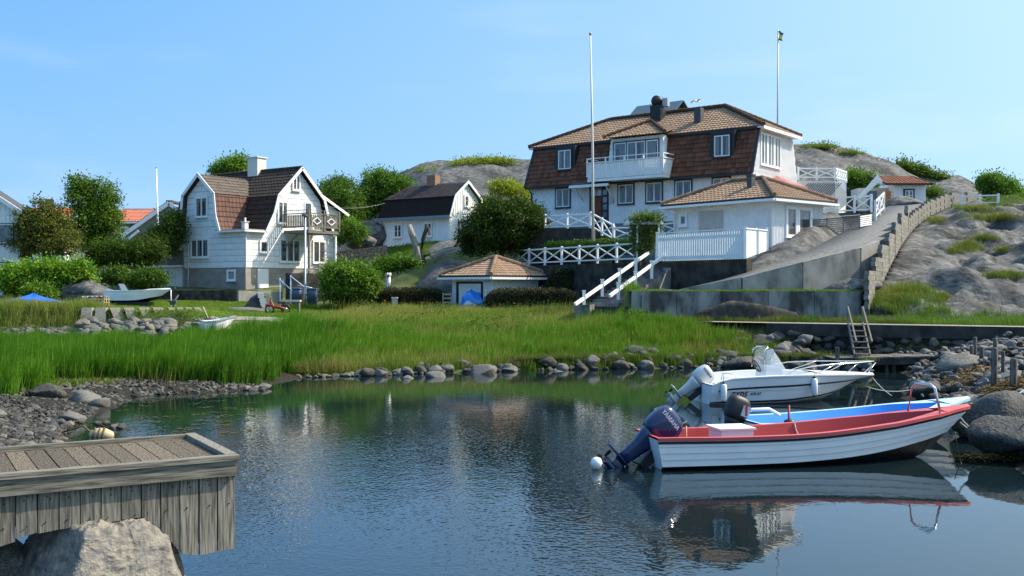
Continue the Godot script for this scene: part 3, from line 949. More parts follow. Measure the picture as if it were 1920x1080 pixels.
# ------------------------------------------------------------------ the large house on the terrace
func big_house() -> void:
	var B := frame_basis(36.4)
	var R := Vector3((1411.0 - 960) / F * 58.0, 6.85, -58.0)
	var h := thing("mansard_house", "large white house with brown mansard roof, tan tiled top and a front balcony", "house", R, B * Basis.from_scale(Vector3(1, 1, 0.955)))
	var Ln := 15.9; var W := 6.6
	var st := S()
	bbox(st, 0, W, -0.02, 2.7, -Ln, 0)
	obj("wall", st, mats.white_paint, h)
	st = S()
	bbox(st, 0.04, W - 0.04, -3.2, -0.02, -Ln + 0.04, -0.04)
	obj("basement_wall", st, nmat("basement_grey", [Color(0.17, 0.18, 0.20), Color(0.23, 0.24, 0.26)], [0.3, 0.7], 0.01, 0.3, 0.8, 0.3, 66), h)
	battens(h, FR(0, 0), -Ln, 0.0, func(x): return -0.06, func(x): return 2.62)
	# mansard storey: the two ends are white walls, the front slope is tiled
	var ends := [V2(-0.05, 2.55), V2(W + 0.05, 2.55), V2(W - 0.7, 5.15), V2(0.75, 5.15)]
	st = S()
	prism(st, ends, GR(0, 0, 0.0), Ln)
	obj("upper_wall", st, mats.white_paint, h)
	battens(h, GR(0, 0), 0.02, W, func(x): return 0.0, func(x): return poly_top(ends, clampf(x, 0, W)))
	var e0 := -0.42
	tiles(h, "mansard_tiles", Vector3(e0, 2.5, -Ln - 0.12), Vector3(e0, 2.5, 0.14), Vector3(0.62, 5.08, 0.10), Vector3(0.62, 5.08, -Ln - 0.08), BROWN, 0.27, 0.30, 0.3, 0.035)
	st = S()
	beam(st, Vector3(e0 - 0.02, 2.48, 0.17), Vector3(0.64, 5.1, 0.13), 0.16, 0.1)
	beam(st, Vector3(e0 - 0.02, 2.48, -Ln - 0.15), Vector3(0.64, 5.1, -Ln - 0.11), 0.16, 0.1)
	beam(st, Vector3(e0 + 0.05, 2.42, 0.15), Vector3(e0 + 0.05, 2.42, -Ln - 0.13), 0.16, 0.14)
	beam(st, Vector3(0.5, 5.08, 0.1), Vector3(0.5, 5.08, -Ln - 0.1), 0.12, 0.16)
	obj("roof_edging", st, mats.dark_trim, h)
	# hipped top
	var ex := 0.42; var exb := W - 0.42; var ey := 5.14
	var z0 := 0.5; var z1 := -Ln - 0.5; var ry := 6.95
	var ra := Vector3(W / 2, ry, -3.3); var rb := Vector3(W / 2, ry - 0.05, -11.7)
	var roof := tiles(h, "roof_tiles", Vector3(ex, ey, z1), Vector3(ex, ey, z0), ra, rb, TAN)
	tiles(h, "roof_tiles", Vector3(ex, ey, z0), Vector3(exb, ey, z0), ra, ra - Vector3(0.01, 0, 0), TAN)
	tiles(h, "roof_tiles", Vector3(exb, ey, z1), Vector3(ex, ey, z1), rb - Vector3(0.01, 0, 0), rb, TAN)
	tiles(h, "roof_tiles", Vector3(exb, ey, z0), Vector3(exb, ey, z1), rb, ra, TAN)
	st = S()
	var dk := Color(0.10, 0.055, 0.03)
	for p in [[ra, rb], [Vector3(ex, ey, z0), ra], [Vector3(exb, ey, z0), ra], [Vector3(ex, ey, z1), rb]]: ridge_caps(st, p[0] + Vector3(0, 0.08, 0), p[1] + Vector3(0, 0.08, 0), 0.12, dk)
	stuff(obj("ridge_tiles", st, mats.tile, h))
	st = S()
	bbox(st, ex + 0.03, exb - 0.03, ey - 0.1, ey - 0.01, z1 + 0.03, z0 - 0.03)
	obj("soffit", st, mats.white_paint, h)
	st = S()
	beam(st, Vector3(ex + 0.02, ey - 0.08, z0 - 0.0), Vector3(exb, ey - 0.08, z0), 0.06, 0.17)
	obj("fascia", st, mats.white_paint, h)
	# chimneys
	st = S()
	bbox(st, 2.3, 3.05, 6.1, 7.35, -8.1, -7.35)
	obj("chimney", st, mats.black, h)
	st = S(true)
	tube(st, [Vector3(2.36, 7.62, -7.72), Vector3(2.98, 7.62, -7.72)], 0.34, 14)
	obj("chimney_cowl", st, mats.black, h)
	st = S()
	bbox(st, 2.5, 2.8, 7.25, 7.75, -7.32, -6.95)
	obj("vent_cover", st, mats.galv, h)
	st = S()
	bbox(st, 1.5, 1.95, 5.9, 6.75, -4.55, -4.1)
	obj("chimney", st, mats.slate, h)
	# ground-floor windows
	for z in [-13.25, -8.47, -6.46, -4.45, -1.95]:
		window(h, FR(z, 1.72, -0.03), 1.06, 1.14, 2, 1, "dark_trim", "glass_pale", 0.075)
	# windows cut into the mansard, each in a dark surround
	for z in [-13.1, -1.9]:
		st = S()
		bbox(st, -0.02, 0.9, 3.35, 4.98, z - 0.78, z + 0.78)
		obj("window_surround", st, mats.dark_trim, h)
		window(h, FR(z, 4.12, -0.04), 1.0, 1.2, 2, 1, "dark_trim", "glass_white", 0.06)
	# white dormer over the balcony
	var zc := -7.7
	st = S()
	var tz := FR(zc, 0, -0.06)
	var dpoly := [V2(-2.2, 2.55), V2(2.2, 2.55), V2(1.85, 5.1), V2(-1.85, 5.1)]
	prism(st, dpoly, tz, 1.4)
	obj("dormer", st, mats.white_paint, h)
	battens(h, tz, -2.1, 2.1, func(x): return 2.6, func(x): return minf(5.06, poly_top(dpoly, x)))
	for k in [[-1.15, 0.85, 1], [0.0, 1.3, 2], [1.15, 0.85, 1]]:
		window(h, tz * GR(k[0], 3.95, 0.03), k[1], 1.75, k[2], 1, "dark_trim", "glass_white", 0.07)
	var da := Vector3(-0.45, 5.14, zc - 2.2); var db := Vector3(-0.45, 5.14, zc + 2.2); var dp := Vector3(1.75, 6.25, zc)
	tiles(h, "dormer_tiles", da, db, dp + Vector3(0, 0, 0.05), dp - Vector3(0, 0, 0.05), TAN)
	tiles(h, "dormer_tiles", db, db + Vector3(1.9, 0.55, -0.1), dp, dp - Vector3(0.01, 0, 0), TAN)
	tiles(h, "dormer_tiles", da + Vector3(1.9, 0.55, 0.1), da, dp - Vector3(0.01, 0, 0), dp, TAN)
	st = S()
	ridge_caps(st, da + Vector3(0, 0.08, 0), dp + Vector3(0, 0.08, 0), 0.11, dk); ridge_caps(st, db + Vector3(0, 0.08, 0), dp + Vector3(0, 0.08, 0), 0.11, dk)
	stuff(obj("ridge_tiles", st, mats.tile, h))
	# balcony of upright boards
	var bal := S()
	bbox(bal, -1.25, 0.0, 2.46, 2.62, -10.55, -5.15)
	var b := obj("balcony", bal, mats.white_paint, h)
	var k := 0
	for i in 40:
		var z := -10.5 + 5.3 * (i + 0.5) / 40
		st = S(); box(st, Vector3(-1.24, 3.1, z), Vector3(0.03, 0.92, 0.115)); obj("board", st, mats.white_paint, b)
	for s in [-10.53, -5.17]:
		for i in 9:
			st = S(); box(st, Vector3(-1.16 + 0.135 * i, 3.1, s), Vector3(0.115, 0.92, 0.03)); obj("board", st, mats.white_paint, b)
	st = S()
	beam(st, Vector3(-1.27, 3.6, -10.58), Vector3(-1.27, 3.6, -5.12), 0.1, 0.05)
	beam(st, Vector3(-1.27, 3.86, -10.58), Vector3(-1.27, 3.86, -5.12), 0.06, 0.05)
	for s in [-10.56, -5.14]:
		beam(st, Vector3(-1.27, 3.6, s), Vector3(0, 3.6, s), 0.1, 0.05); beam(st, Vector3(-1.27, 3.86, s), Vector3(0, 3.86, s), 0.06, 0.05)
	for i in 5: box(st, Vector3(-1.27, 3.3, -10.55 + 5.4 * i / 4.0), Vector3(0.07, 1.1, 0.07))
	obj("handrail", st, mats.white_paint, b)
	# entrance
	st = S()
	bbox(st, -0.05, 0.02, -0.25, 2.3, -11.2, -9.75)
	var dr := obj("door_surround", st, mats.dark_trim, h)
	st = S()
	bbox(st, -0.085, -0.03, -0.22, 1.62, -11.08, -10.28)
	obj("door", st, nmat("teak", [Color(0.13, 0.045, 0.018), Color(0.22, 0.085, 0.035)], [0.3, 0.7], 0.02, 1.0, 0.5, 0.2, 67, Vector3(1, 0.1, 1), false), dr)
	for i in 5:
		st = S(); bbox(st, -0.08, -0.03, -0.1 + i * 0.46, 0.24 + i * 0.46, -10.15, -9.85); obj("pane", st, mats.glass_pale, dr)
	for i in 2:
		st = S(); bbox(st, -0.08, -0.03, 1.72, 2.2, -11.05 + i * 0.42, -10.68 + i * 0.42); obj("pane", st, mats.glass_white, dr)
	st = S()
	hexa(st, [Vector3(-1.1, 2.28, -12.0), Vector3(-1.1, 2.28, -9.1), Vector3(-0.1, 2.52, -9.1), Vector3(-0.1, 2.52, -12.0), Vector3(-1.1, 2.36, -12.0), Vector3(-1.1, 2.36, -9.1), Vector3(-0.1, 2.7, -9.1), Vector3(-0.1, 2.7, -12.0)])
	obj("porch_roof", st, mats.slate, h)
	st = S()
	beam(st, Vector3(-1.13, 2.25, -12.03), Vector3(-1.13, 2.25, -9.07), 0.05, 0.16)
	for z in [-11.7, -9.4]: beam(st, Vector3(-0.95, 2.22, z), Vector3(-0.03, 1.45, z), 0.08, 0.08)
	obj("porch_bracket", st, mats.white_paint, h)
	st = S(); bbox(st, -0.06, 0.04, -2.5, -0.35, -8.0, -7.2)
	obj("basement_door", st, nmat("rust_door", [Color(0.12, 0.05, 0.025), Color(0.18, 0.08, 0.04)], [0.3, 0.7], 0.02, 1.0, 0.6, 0.1, 68), h)
	st = S(); box(st, Vector3(-0.1, 1.35, -9.45), Vector3(0.1, 0.28, 0.22)); obj("mailbox", st, mats.galv, h)
	# right end: tall window group, bay with red roof
	for i in 3: window(h, GR(1.5 + i * 0.98, 3.95, 0.03), 0.86, 1.75, 2, 1, "white_paint", "glass_white", 0.06)
	st = S()
	var bay := [V2(1.2, -1.2), V2(5.6, -1.2), V2(4.7, 0.6), V2(2.1, 0.6)]
	prism(st, [V2(1.2, 0), V2(5.6, 0), V2(4.7, -1.25), V2(2.1, -1.25)], Transform3D(Basis(Vector3.RIGHT, Vector3(0, 0, -1), Vector3.UP), Vector3(0, 1.95, 0)), 4.2)
	obj("bay", st, mats.white_paint, h)
	st = S()
	for t in [[Vector3(1.0, 1.97, 0.02), Vector3(2.0, 1.97, 1.42)], [Vector3(2.0, 1.97, 1.42), Vector3(4.8, 1.97, 1.42)], [Vector3(4.8, 1.97, 1.42), Vector3(5.8, 1.97, 0.02)]]:
		tri(st, t[0], Vector3(3.4, 2.6, 0.05), t[1]); quad(st, t[0], t[1], t[1] - Vector3(0, 0.12, 0), t[0] - Vector3(0, 0.12, 0))
	quad(st, Vector3(1.0, 1.9, 0.02), Vector3(5.8, 1.9, 0.02), Vector3(4.8, 1.9, 1.42), Vector3(2.0, 1.9, 1.42))
	obj("bay_roof", st, mat("red_metal", Color(0.33, 0.10, 0.075), 0.5), h)
	var n1 := Vector3(-1.25, 0, 0.9).normalized()
	window(h, Transform3D(Basis(Vector3(0.9, 0, 1.25).normalized(), Vector3.UP, n1), Vector3(1.64, 1.0, 0.62) + n1 * 0.03), 1.05, 1.15, 1, 1, "dark_trim", "glass_pale", 0.07)
	window(h, GR(3.4, 1.0, 1.28), 1.9, 1.15, 3, 1, "white_paint", "glass_pale", 0.07)
	pipe(h, [Vector3(-0.3, 2.4, -0.25), Vector3(-0.22, 1.9, -0.1), Vector3(-0.08, 1.55, -0.1), Vector3(-0.08, -0.1, -0.1)], 0.05, "dark_trim")
	pipe(h, [Vector3(-0.3, 2.4, -Ln + 0.05), Vector3(-0.08, 2.05, -Ln + 0.15), Vector3(-0.08, -0.4, -Ln + 0.15)], 0.05, "dark_trim")
	# house behind: only its metal roof and brown gable show over the ridge
	var g := thing("metal_roof_house", "house behind the ridge with grey standing-seam roof and brown gable", "house", Vector3(11.2, 9.5, -76.0), frame_basis(40))
	st = S(); prism(st, [V2(0, 0), V2(4, 0), V2(4, 5.6), V2(2, 7.2), V2(0, 5.6)], GR(0, 0, 0), 3.4)
	obj("wall", st, nmat("brown_board", [Color(0.05, 0.022, 0.014), Color(0.09, 0.04, 0.026)], [0.3, 0.7], 0.02, 1.0, 0.7, 0.2, 69, Vector3(1, 0.1, 1)), g)
	for s in [-1, 1]:
		st = S()
		beam(st, Vector3(2 + s * 1.2, 6.42 + 0.1 * 0, 0.35), Vector3(2 + s * 1.2, 6.42, -3.7), 2.9, 0.08, Vector3(s * 0.62, 0.78, 0))
		for i in 9: beam(st, Vector3(2, 7.32, 0.3 - i * 0.48), Vector3(2 + s * 2.3, 5.48, 0.3 - i * 0.48), 0.03, 0.06)
		obj("roof", st, mat("blue_metal", Color(0.09, 0.12, 0.15), 0.35, 0.5, 0.5), g)

# ------------------------------------------------------------------ the white house on the left, two gambrel gables
func left_house() -> void:
	var B := frame_basis(35.0)
	var R := at(461, 541, 66.0)
	var h := thing("gambrel_house", "white panelled house with two gambrel gables, dark tiled roof and a side balcony", "house", R, B)
	rng.seed = 91
	var bt := 1.35
	# ground storey block and cellar
	var st := S(); bbox(st, 0, 8.3, bt, 3.72, -6.1, 0)
	var gap := mat("panel_gap", Color(0.30, 0.31, 0.32), 0.8)
	var gw := obj("wall", st, gap, h)
	panels(gw, FR(0, 0), [V2(-6.1, bt), V2(0, bt), V2(0, 3.66), V2(-6.1, 3.66)])
	panels(gw, GR(0, 0), [V2(0, bt), V2(8.3, bt), V2(8.3, 3.66), V2(0, 3.66)])
	st = S(); bbox(st, 0.03, 8.25, -1.2, bt, -6.07, -0.03)
	obj("cellar_wall", st, mats.plaster, h)
	# right gable over u 1.6..7.2 and its roof running back along -z
	var gp_ := [V2(1.75, 3.66), V2(7.25, 3.66), V2(6.75, 4.9), V2(6.45, 6.0), V2(4.5, 7.9), V2(2.55, 6.0), V2(2.2, 4.9)]
	st = S(); prism(st, gp_, GR(0, 0, 0), 9.5)
	var w2 := obj("gable_wall", st, gap, h)
	panels(w2, GR(0, 0), gp_)
	var lowc := Color(0.055, 0.032, 0.024); var upc := Color(0.06, 0.042, 0.033); var redc := Color(0.145, 0.075, 0.058); var greyc := Color(0.13, 0.105, 0.085)
	var o := 0.35
	# main roof, left slope (front) and right slope
	tiles(h, "roof_tiles", Vector3(1.45, 3.72, -9.8), Vector3(1.45, 3.72, o), Vector3(2.1, 4.9, o), Vector3(2.1, 4.9, -9.8), lowc, 0.3, 0.33)
	tiles(h, "roof_tiles", Vector3(2.1, 4.9, -9.8), Vector3(2.1, 4.9, o), Vector3(2.46, 6.08, o), Vector3(2.46, 6.08, -9.8), lowc, 0.3, 0.33)
	tiles(h, "roof_tiles", Vector3(2.42, 6.06, -9.8), Vector3(2.42, 6.06, o), Vector3(4.5, 8.06, o), Vector3(4.5, 8.06, -9.8), upc, 0.3, 0.33)
	tiles(h, "roof_tiles", Vector3(6.58, 6.06, o), Vector3(6.58, 6.06, -9.8), Vector3(4.5, 8.06, -9.8), Vector3(4.5, 8.06, o), upc, 0.3, 0.33)
	tiles(h, "roof_tiles", Vector3(7.5, 3.72, o), Vector3(7.5, 3.72, -9.8), Vector3(6.54, 6.08, -9.8), Vector3(6.54, 6.08, o), lowc, 0.3, 0.33)
	st = S(); ridge_caps(st, Vector3(4.5, 8.1, o), Vector3(4.5, 8.1, -9.8), 0.11, upc)
	stuff(obj("ridge_tiles", st, mats.tile, h))
	barge(h, GR(0, 0, o + 0.03), [V2(1.4, 3.7), V2(2.08, 4.9), V2(2.44, 6.06), V2(4.5, 8.04), V2(6.56, 6.06), V2(6.92, 4.9), V2(7.5, 3.7)], 0.2, 0.05, "white_paint")
	# cross gable over z -2.4..-6.1, running back in +x
	var cz := -4.27
	var cp := [V2(-1.83, 3.66), V2(1.83, 3.66), V2(1.62, 4.7), V2(1.5, 6.1), V2(0, 7.35), V2(-1.5, 6.1), V2(-1.62, 4.7)]
	var ct := FR(cz, 0, 0)
	st = S(); prism(st, cp, ct, 4.2)
	w2 = obj("gable_wall", st, gap, h)
	panels(w2, ct, cp)
	for s in [1, -1]:
		var zz := func(k: float) -> float: return cz + s * k
		var lo := [Vector3(-o, 3.72, zz.call(2.1)), Vector3(4.0, 3.72, zz.call(2.1)), Vector3(4.0, 4.7, zz.call(1.78)), Vector3(-o, 4.7, zz.call(1.78))]
		var mi := [lo[3], lo[2], Vector3(4.0, 6.16, zz.call(1.58)), Vector3(-o, 6.16, zz.call(1.58))]
		var up := [Vector3(-o, 6.14, zz.call(1.62)), Vector3(4.2, 6.14, zz.call(1.62)), Vector3(4.2, 7.5, zz.call(0)), Vector3(-o, 7.5, zz.call(0))]
		for q in [[lo, redc], [mi, redc], [up, greyc]]:
			var p: Array = q[0]
			if s == 1: tiles(h, "roof_tiles", p[0], p[1], p[2], p[3], q[1], 0.3, 0.33)
			else: tiles(h, "roof_tiles", p[1], p[0], p[3], p[2], q[1], 0.3, 0.33)
	barge(h, FR(cz, 0, -o - 0.03), [V2(-2.15, 3.7), V2(-1.76, 4.7), V2(-1.58, 6.14), V2(0, 7.48), V2(1.58, 6.14), V2(1.76, 4.7), V2(2.15, 3.7)], 0.2, 0.05, "white_paint")
	# flat strip roof in the inner corner
	st = S(); bbox(st, -0.35, 1.6, 3.66, 3.78, -2.6, 0.3)
	obj("flat_roof", st, mat("felt_roof", Color(0.30, 0.30, 0.29), 0.7), h)
	st = S(); bbox(st, -0.42, 1.62, 3.6, 3.7, 0.3, 0.38); bbox(st, -0.43, -0.35, 3.6, 3.7, -2.6, 0.38)
	obj("gutter", st, mats.white_plain, h)
	st = S(); bbox(st, 0.3, 0.6, 3.78, 4.25, -0.75, -0.45); bbox(st, 0.25, 0.65, 4.25, 4.3, -0.8, -0.4); bbox(st, 0.4, 0.5, 4.3, 4.55, -0.65, -0.55)
	obj("vent_pipe", st, mats.off_white, h)
	st = S(); bbox(st, 4.1, 4.9, 7.3, 9.0, -4.6, -3.6); bbox(st, 4.03, 4.97, 9.0, 9.08, -4.67, -3.53)
	obj("chimney", st, mats.off_white, h)
	# rear wing to the right
	st = S(); bbox(st, 7.2, 9.0, 0.5, 4.9, -3.4, -0.5)
	var rw := obj("rear_wing", st, mats.panel_white, h)
	tiles(h, "wing_tiles", Vector3(7.0, 6.3, -0.2), Vector3(9.4, 5.2, -0.2), Vector3(9.4, 5.9, -3.4), Vector3(7.0, 7.0, -3.4), greyc, 0.3, 0.33)
	st = S(); beam(st, Vector3(6.6, 6.5, -0.16), Vector3(9.5, 5.17, -0.16), 0.05, 0.18)
	prism(st, [V2(7.0, 4.8), V2(9.0, 4.8), V2(9.0, 5.3), V2(7.0, 6.2)], GR(0, 0, -0.5), 2.8)
	obj("bargeboard", st, mats.white_paint, h)
	# windows
	window(h, FR(cz, 5.35, -0.05), 1.15, 1.25, 2, 1, "white_paint", "glass_pale", 0.06)
	window(h, FR(-4.45, 2.65, -0.05), 1.75, 1.15, 3, 1, "white_paint", "glass_white", 0.08)
	window(h, FR(-1.35, 0.85, -0.02), 0.7, 0.6, 1, 1, "white_paint", "glass_dark", 0.07)
	window(h, GR(4.25, 7.05, 0.05), 0.62, 0.95, 2, 1, "white_paint", "glass_dark", 0.06)
	window(h, GR(3.05, 5.0, 0.05), 0.8, 1.4, 2, 1, "white_paint", "glass_dark", 0.06)
	window(h, GR(1.45, 2.7, 0.05), 0.62, 0.7, 1, 1, "white_paint", "glass_dark", 0.06)
	window(h, GR(3.7, 2.5, 0.05), 1.75, 1.45, 3, 1, "white_paint", "glass_dark", 0.06)
	window(h, GR(6.35, 2.5, 0.05), 1.1, 1.45, 2, 1, "white_paint", "glass_pale", 0.06)
	st = S(); bbox(st, 5.0, 5.7, 3.85, 5.85, 0.0, 0.06)
	var bd := obj("balcony_door", st, mats.white_paint, h)
	st = S(); bbox(st, 5.1, 5.6, 4.2, 5.75, 0.055, 0.075); obj("pane", st, mats.glass_dark, bd)
	st = S(); bbox(st, 0.95, 1.85, -0.05, bt - 0.08, -0.02, 0.04); obj("cellar_door", st, mats.white_plain, h)
	# balcony
	st = S(); bbox(st, 3.1, 5.9, 3.6, 3.8, 0.1, 2.4)
	var b := obj("balcony", st, mats.grey_wood, h)
	st = S()
	var nb := 15
	for i in nb:
		var x := 3.14 + 2.72 * (i + 0.5) / nb
		var s2 := S(); box(s2, Vector3(x, 4.4, 2.37), Vector3(0.1, 0.8, 0.03)); obj("board", s2, mats.grey_wood, b)
	for i in 14:
		for s in [3.13, 5.87]:
			var s2 := S(); box(s2, Vector3(s, 4.4, 0.18 + i * 0.162), Vector3(0.03, 0.8, 0.1)); obj("board", s2, mats.grey_wood, b)
	for s in [3.85, 5.15]:
		for k in 4:
			var s2 := S()
			var a0 := TAU * k / 4
			beam(s2, Vector3(s + cos(a0) * 0.36, 4.4 + sin(a0) * 0.22, 2.41), Vector3(s + cos(a0 + PI / 2) * 0.36, 4.4 + sin(a0 + PI / 2) * 0.22, 2.41), 0.05, 0.05); obj("lozenge", s2, mats.white_paint, b)
	beam(st, Vector3(3.08, 4.88, 2.37), Vector3(5.92, 4.88, 2.37), 0.1, 0.06); beam(st, Vector3(3.08, 4.02, 2.4), Vector3(5.92, 4.02, 2.4), 0.05, 0.09)
	for s in [3.1, 5.9]: beam(st, Vector3(s, 4.88, 2.4), Vector3(s, 4.88, 0.05), 0.1, 0.06)
	beam(st, Vector3(3.1, 4.02, 2.4), Vector3(3.1, 4.02, 0.05), 0.05, 0.09)
	obj("handrail", st, mats.grey_wood, b)
	st = S()
	beam(st, Vector3(3.1, 5.1, 2.37), Vector3(5.9, 5.1, 2.37), 0.035, 0.035); beam(st, Vector3(3.1, 5.1, 2.37), Vector3(3.1, 5.1, 0.05), 0.035, 0.035)
	for x in [3.12, 4.5, 5.88]: box(st, Vector3(x, 4.45, 2.43), Vector3(0.09, 1.35, 0.05))
	obj("balcony_post", st, mats.grey_wood, b)
	for p in [[3.3, 2.25], [5.7, 2.25]]:
		st = S(); bbox(st, p[0] - 0.06, p[0] + 0.06, -0.2, 3.6, p[1] - 0.06, p[1] + 0.06); obj("support_post", st, mats.grey_wood if p[0] < 4 else mats.white_plain, b)
	st = S(); beam(st, Vector3(3.2, 2.7, 0.05), Vector3(3.2, 3.55, 1.3), 0.1, 0.1); obj("brace", st, mats.grey_wood, b)
	pipe(h, [Vector3(-0.1, 3.6, 0.32), Vector3(-0.08, 3.3, 0.08), Vector3(-0.08, 0, 0.08)])
	pipe(h, [Vector3(-0.25, 3.75, -6.45), Vector3(-0.2, 3.45, -6.3), Vector3(-0.08, 3.1, -5.6), Vector3(-0.08, 0, -5.6)])
	st = S(); bbox(st, -0.3, 0.3, 3.68, 3.76, -6.9, -5.9); obj("gutter", st, mats.white_plain, h)
	for k in 3: # red geraniums inside the window sill
		pass

# ------------------------------------------------------------------ small gambrel cottage
func cottage() -> void:
	var B := frame_basis(35.0)
	var R := at(843, 459, 75.0)
	var h := thing("small_cottage", "small white boarded cottage with black gambrel roof and brick chimney", "house", R, B)
	var st := S(); bbox(st, 0, 3.9, 0, 2.15, -6.5, 0)
	obj("wall", st, mats.white_paint, h)
	var g := [V2(0, 2.1), V2(3.9, 2.1), V2(3.35, 3.55), V2(1.95, 4.65), V2(0.55, 3.55)]
	st = S(); prism(st, g, GR(0, 0, 0), 5.0); obj("gable_wall", st, mats.white_paint, h)
	battens(h, FR(0, 0), -6.5, 0, func(x): return -0.05, func(x): return 2.0, 0.2, 0.05)
	battens(h, GR(0, 0), 0, 3.9, func(x): return -0.05, func(x): return poly_top(g, x) - 0.05, 0.2, 0.05)
	st = S(); bbox(st, -0.05, 3.9, -1.6, -0.02, -6.5, -0.05); obj("foundation", st, mats.dark_wall, h)
	# lower slope as one dark felt sheet, upper slope in diamond slates
	st = S()
	hexa(st, [Vector3(-0.25, 2.0, -6.8), Vector3(-0.25, 2.0, 0.2), Vector3(0.05, 2.0, 0.2), Vector3(0.05, 2.0, -6.8), Vector3(0.42, 3.6, -6.75), Vector3(0.42, 3.6, 0.2), Vector3(0.55, 3.55, 0.2), Vector3(0.55, 3.55, -6.75)])
	obj("lower_roof", st, nmat("felt", [Color(0.010, 0.007, 0.007), Color(0.03, 0.018, 0.016)], [0.3, 0.7], 0.02, 0.6, 0.9, 0.5, 70), h)
	st = S(); hexa(st, [Vector3(-0.42, 1.9, -6.85), Vector3(-0.42, 1.9, 0.22), Vector3(0, 1.95, 0.22), Vector3(0, 1.95, -6.85), Vector3(-0.3, 2.12, -6.85), Vector3(-0.3, 2.12, 0.22), Vector3(0.0, 2.2, 0.22), Vector3(0.0, 2.2, -6.85)])
	obj("eaves_flashing", st, mat("eave_metal", Color(0.11, 0.14, 0.155), 0.5), h)
	var slate := S()
	var a := Vector3(0.38, 3.6, 0.2); var up := (Vector3(1.95, 4.74, 0) - Vector3(0.38, 3.6, 0))
	var sl := up.length(); up = up.normalized()
	var nrm := Vector3(-up.y, up.x, 0)
	rng.seed = 33
	for r in 9:
		for c in 34:
			var u := c * 0.42 + (0.21 if r % 2 else 0.0); var v := r * 0.21
			if u > 14.0 or u < 0.1: continue
			var z := 0.2 - u * 0.5
			if z < -6.55 + v * 0.55: continue
			var ctr := a + up * v + Vector3(0, 0, z - 0.2) + nrm * 0.015
			var t := rng.randf_range(0.7, 1.3)
			slate.set_color(Color(0.055 * t, 0.045 * t, 0.046 * t))
			var q := [ctr - up * 0.19, ctr + Vector3(0, 0, 0.105) + nrm * 0.008, ctr + up * 0.19 - nrm * 0.01, ctr - Vector3(0, 0, 0.105) + nrm * 0.008]
			if v < sl - 0.1: quad(slate, q[0] + nrm * 0.02, q[3], q[2], q[1])
	stuff(obj("slates", slate, mats.vertex_plain, h))
	st = S()
	quad(st, Vector3(0.38, 3.6, -6.7), Vector3(0.38, 3.6, 0.22), Vector3(1.95, 4.73, 0.22), Vector3(1.95, 4.73, -5.3))
	quad(st, Vector3(3.52, 3.6, -6.7), Vector3(1.95, 4.73, -5.3), Vector3(1.95, 4.73, 0.22), Vector3(3.52, 3.6, 0.22))
	quad(st, Vector3(3.52, 3.6, -6.7), Vector3(4.15, 2.0, -6.7), Vector3(4.15, 2.0, 0.22), Vector3(3.52, 3.6, 0.22))
	tri(st, Vector3(0.38, 3.6, -6.7), Vector3(1.95, 4.73, -5.3), Vector3(3.52, 3.6, -6.7))
	obj("upper_roof", st, mats.slate, h)
	barge(h, GR(0, 0, 0.24), [V2(-0.2, 2.05), V2(0.4, 3.56), V2(1.95, 4.7), V2(3.5, 3.56), V2(4.1, 2.05)], 0.17, 0.05, "white_paint")
	st = S(); bbox(st, 1.65, 2.25, 4.3, 5.35, -3.5, -2.7)
	obj("chimney", st, nmat("brick", [Color(0.20, 0.11, 0.07), Color(0.34, 0.21, 0.14)], [0.3, 0.7], 0.03, 0.9, 0.85, 0.5, 72), h)
	window(h, FR(-4.9, 1.15, -0.03), 0.72, 0.95, 2, 2, "white_paint", "glass_dark", 0.06)
	window(h, FR(-2.0, 1.15, -0.03), 0.72, 0.95, 2, 2, "white_paint", "glass_dark", 0.06)
	window(h, GR(1.95, 3.3, 0.03), 0.42, 0.75, 1, 2, "white_paint", "glass_dark", 0.07)
	window(h, GR(1.2, 1.3, 0.03), 0.8, 1.0, 2, 2, "white_paint", "glass_dark", 0.07)

# ------------------------------------------------------------------ annex with hipped tile roof
func hip_roof(h: Node3D, x0: float, x1: float, z0: float, z1: float, ey: float, ry: float, rx0: float, rx1: float, rz0: float, rz1: float, col: Color, over := 0.0) -> void:
	# x0..x1 by z0(near)..z1, ridge from (rx0, rz0) to (rx1, rz1)
	var ra := Vector3(rx0, ry, rz0); var rb := Vector3(rx1, ry, rz1)
	tiles(h, "roof_tiles", Vector3(x0, ey, z1), Vector3(x0, ey, z0), ra, rb, col)
	tiles(h, "roof_tiles", Vector3(x0, ey, z0), Vector3(x1, ey, z0), ra + Vector3(0.01, 0, 0), ra, col)
	tiles(h, "roof_tiles", Vector3(x1, ey, z0), Vector3(x1, ey, z1), rb, ra, col)
	tiles(h, "roof_tiles", Vector3(x1, ey, z1), Vector3(x0, ey, z1), rb, rb + Vector3(0.01, 0, 0), col)
	var st := S()
	var lift := Vector3(0, 0.09, 0)
	var dk := col * 0.75; dk.a = 1
	for p in [[Vector3(x0, ey, z0), ra], [Vector3(x1, ey, z0), ra], [Vector3(x0, ey, z1), rb], [Vector3(x1, ey, z1), rb], [ra, rb]]:
		if p[0].distance_to(p[1]) > 0.3: ridge_caps(st, p[0] + lift, p[1] + lift, 0.11, dk)
	stuff(obj("ridge_tiles", st, mats.tile, h))
	st = S(); bbox(st, x0 + 0.02, x1 - 0.02, ey - 0.2, ey - 0.02, z1 + 0.02, z0 - 0.02); obj("eaves", st, mats.white_paint, h)
	st = S(); bbox(st, x0 - 0.01, x0 + 0.015, ey - 0.1, ey + 0.03, z1, z0); bbox(st, x0, x1, ey - 0.1, ey + 0.03, z0 - 0.015, z0 + 0.01); obj("drip_edge", st, mats.dark_trim, h)

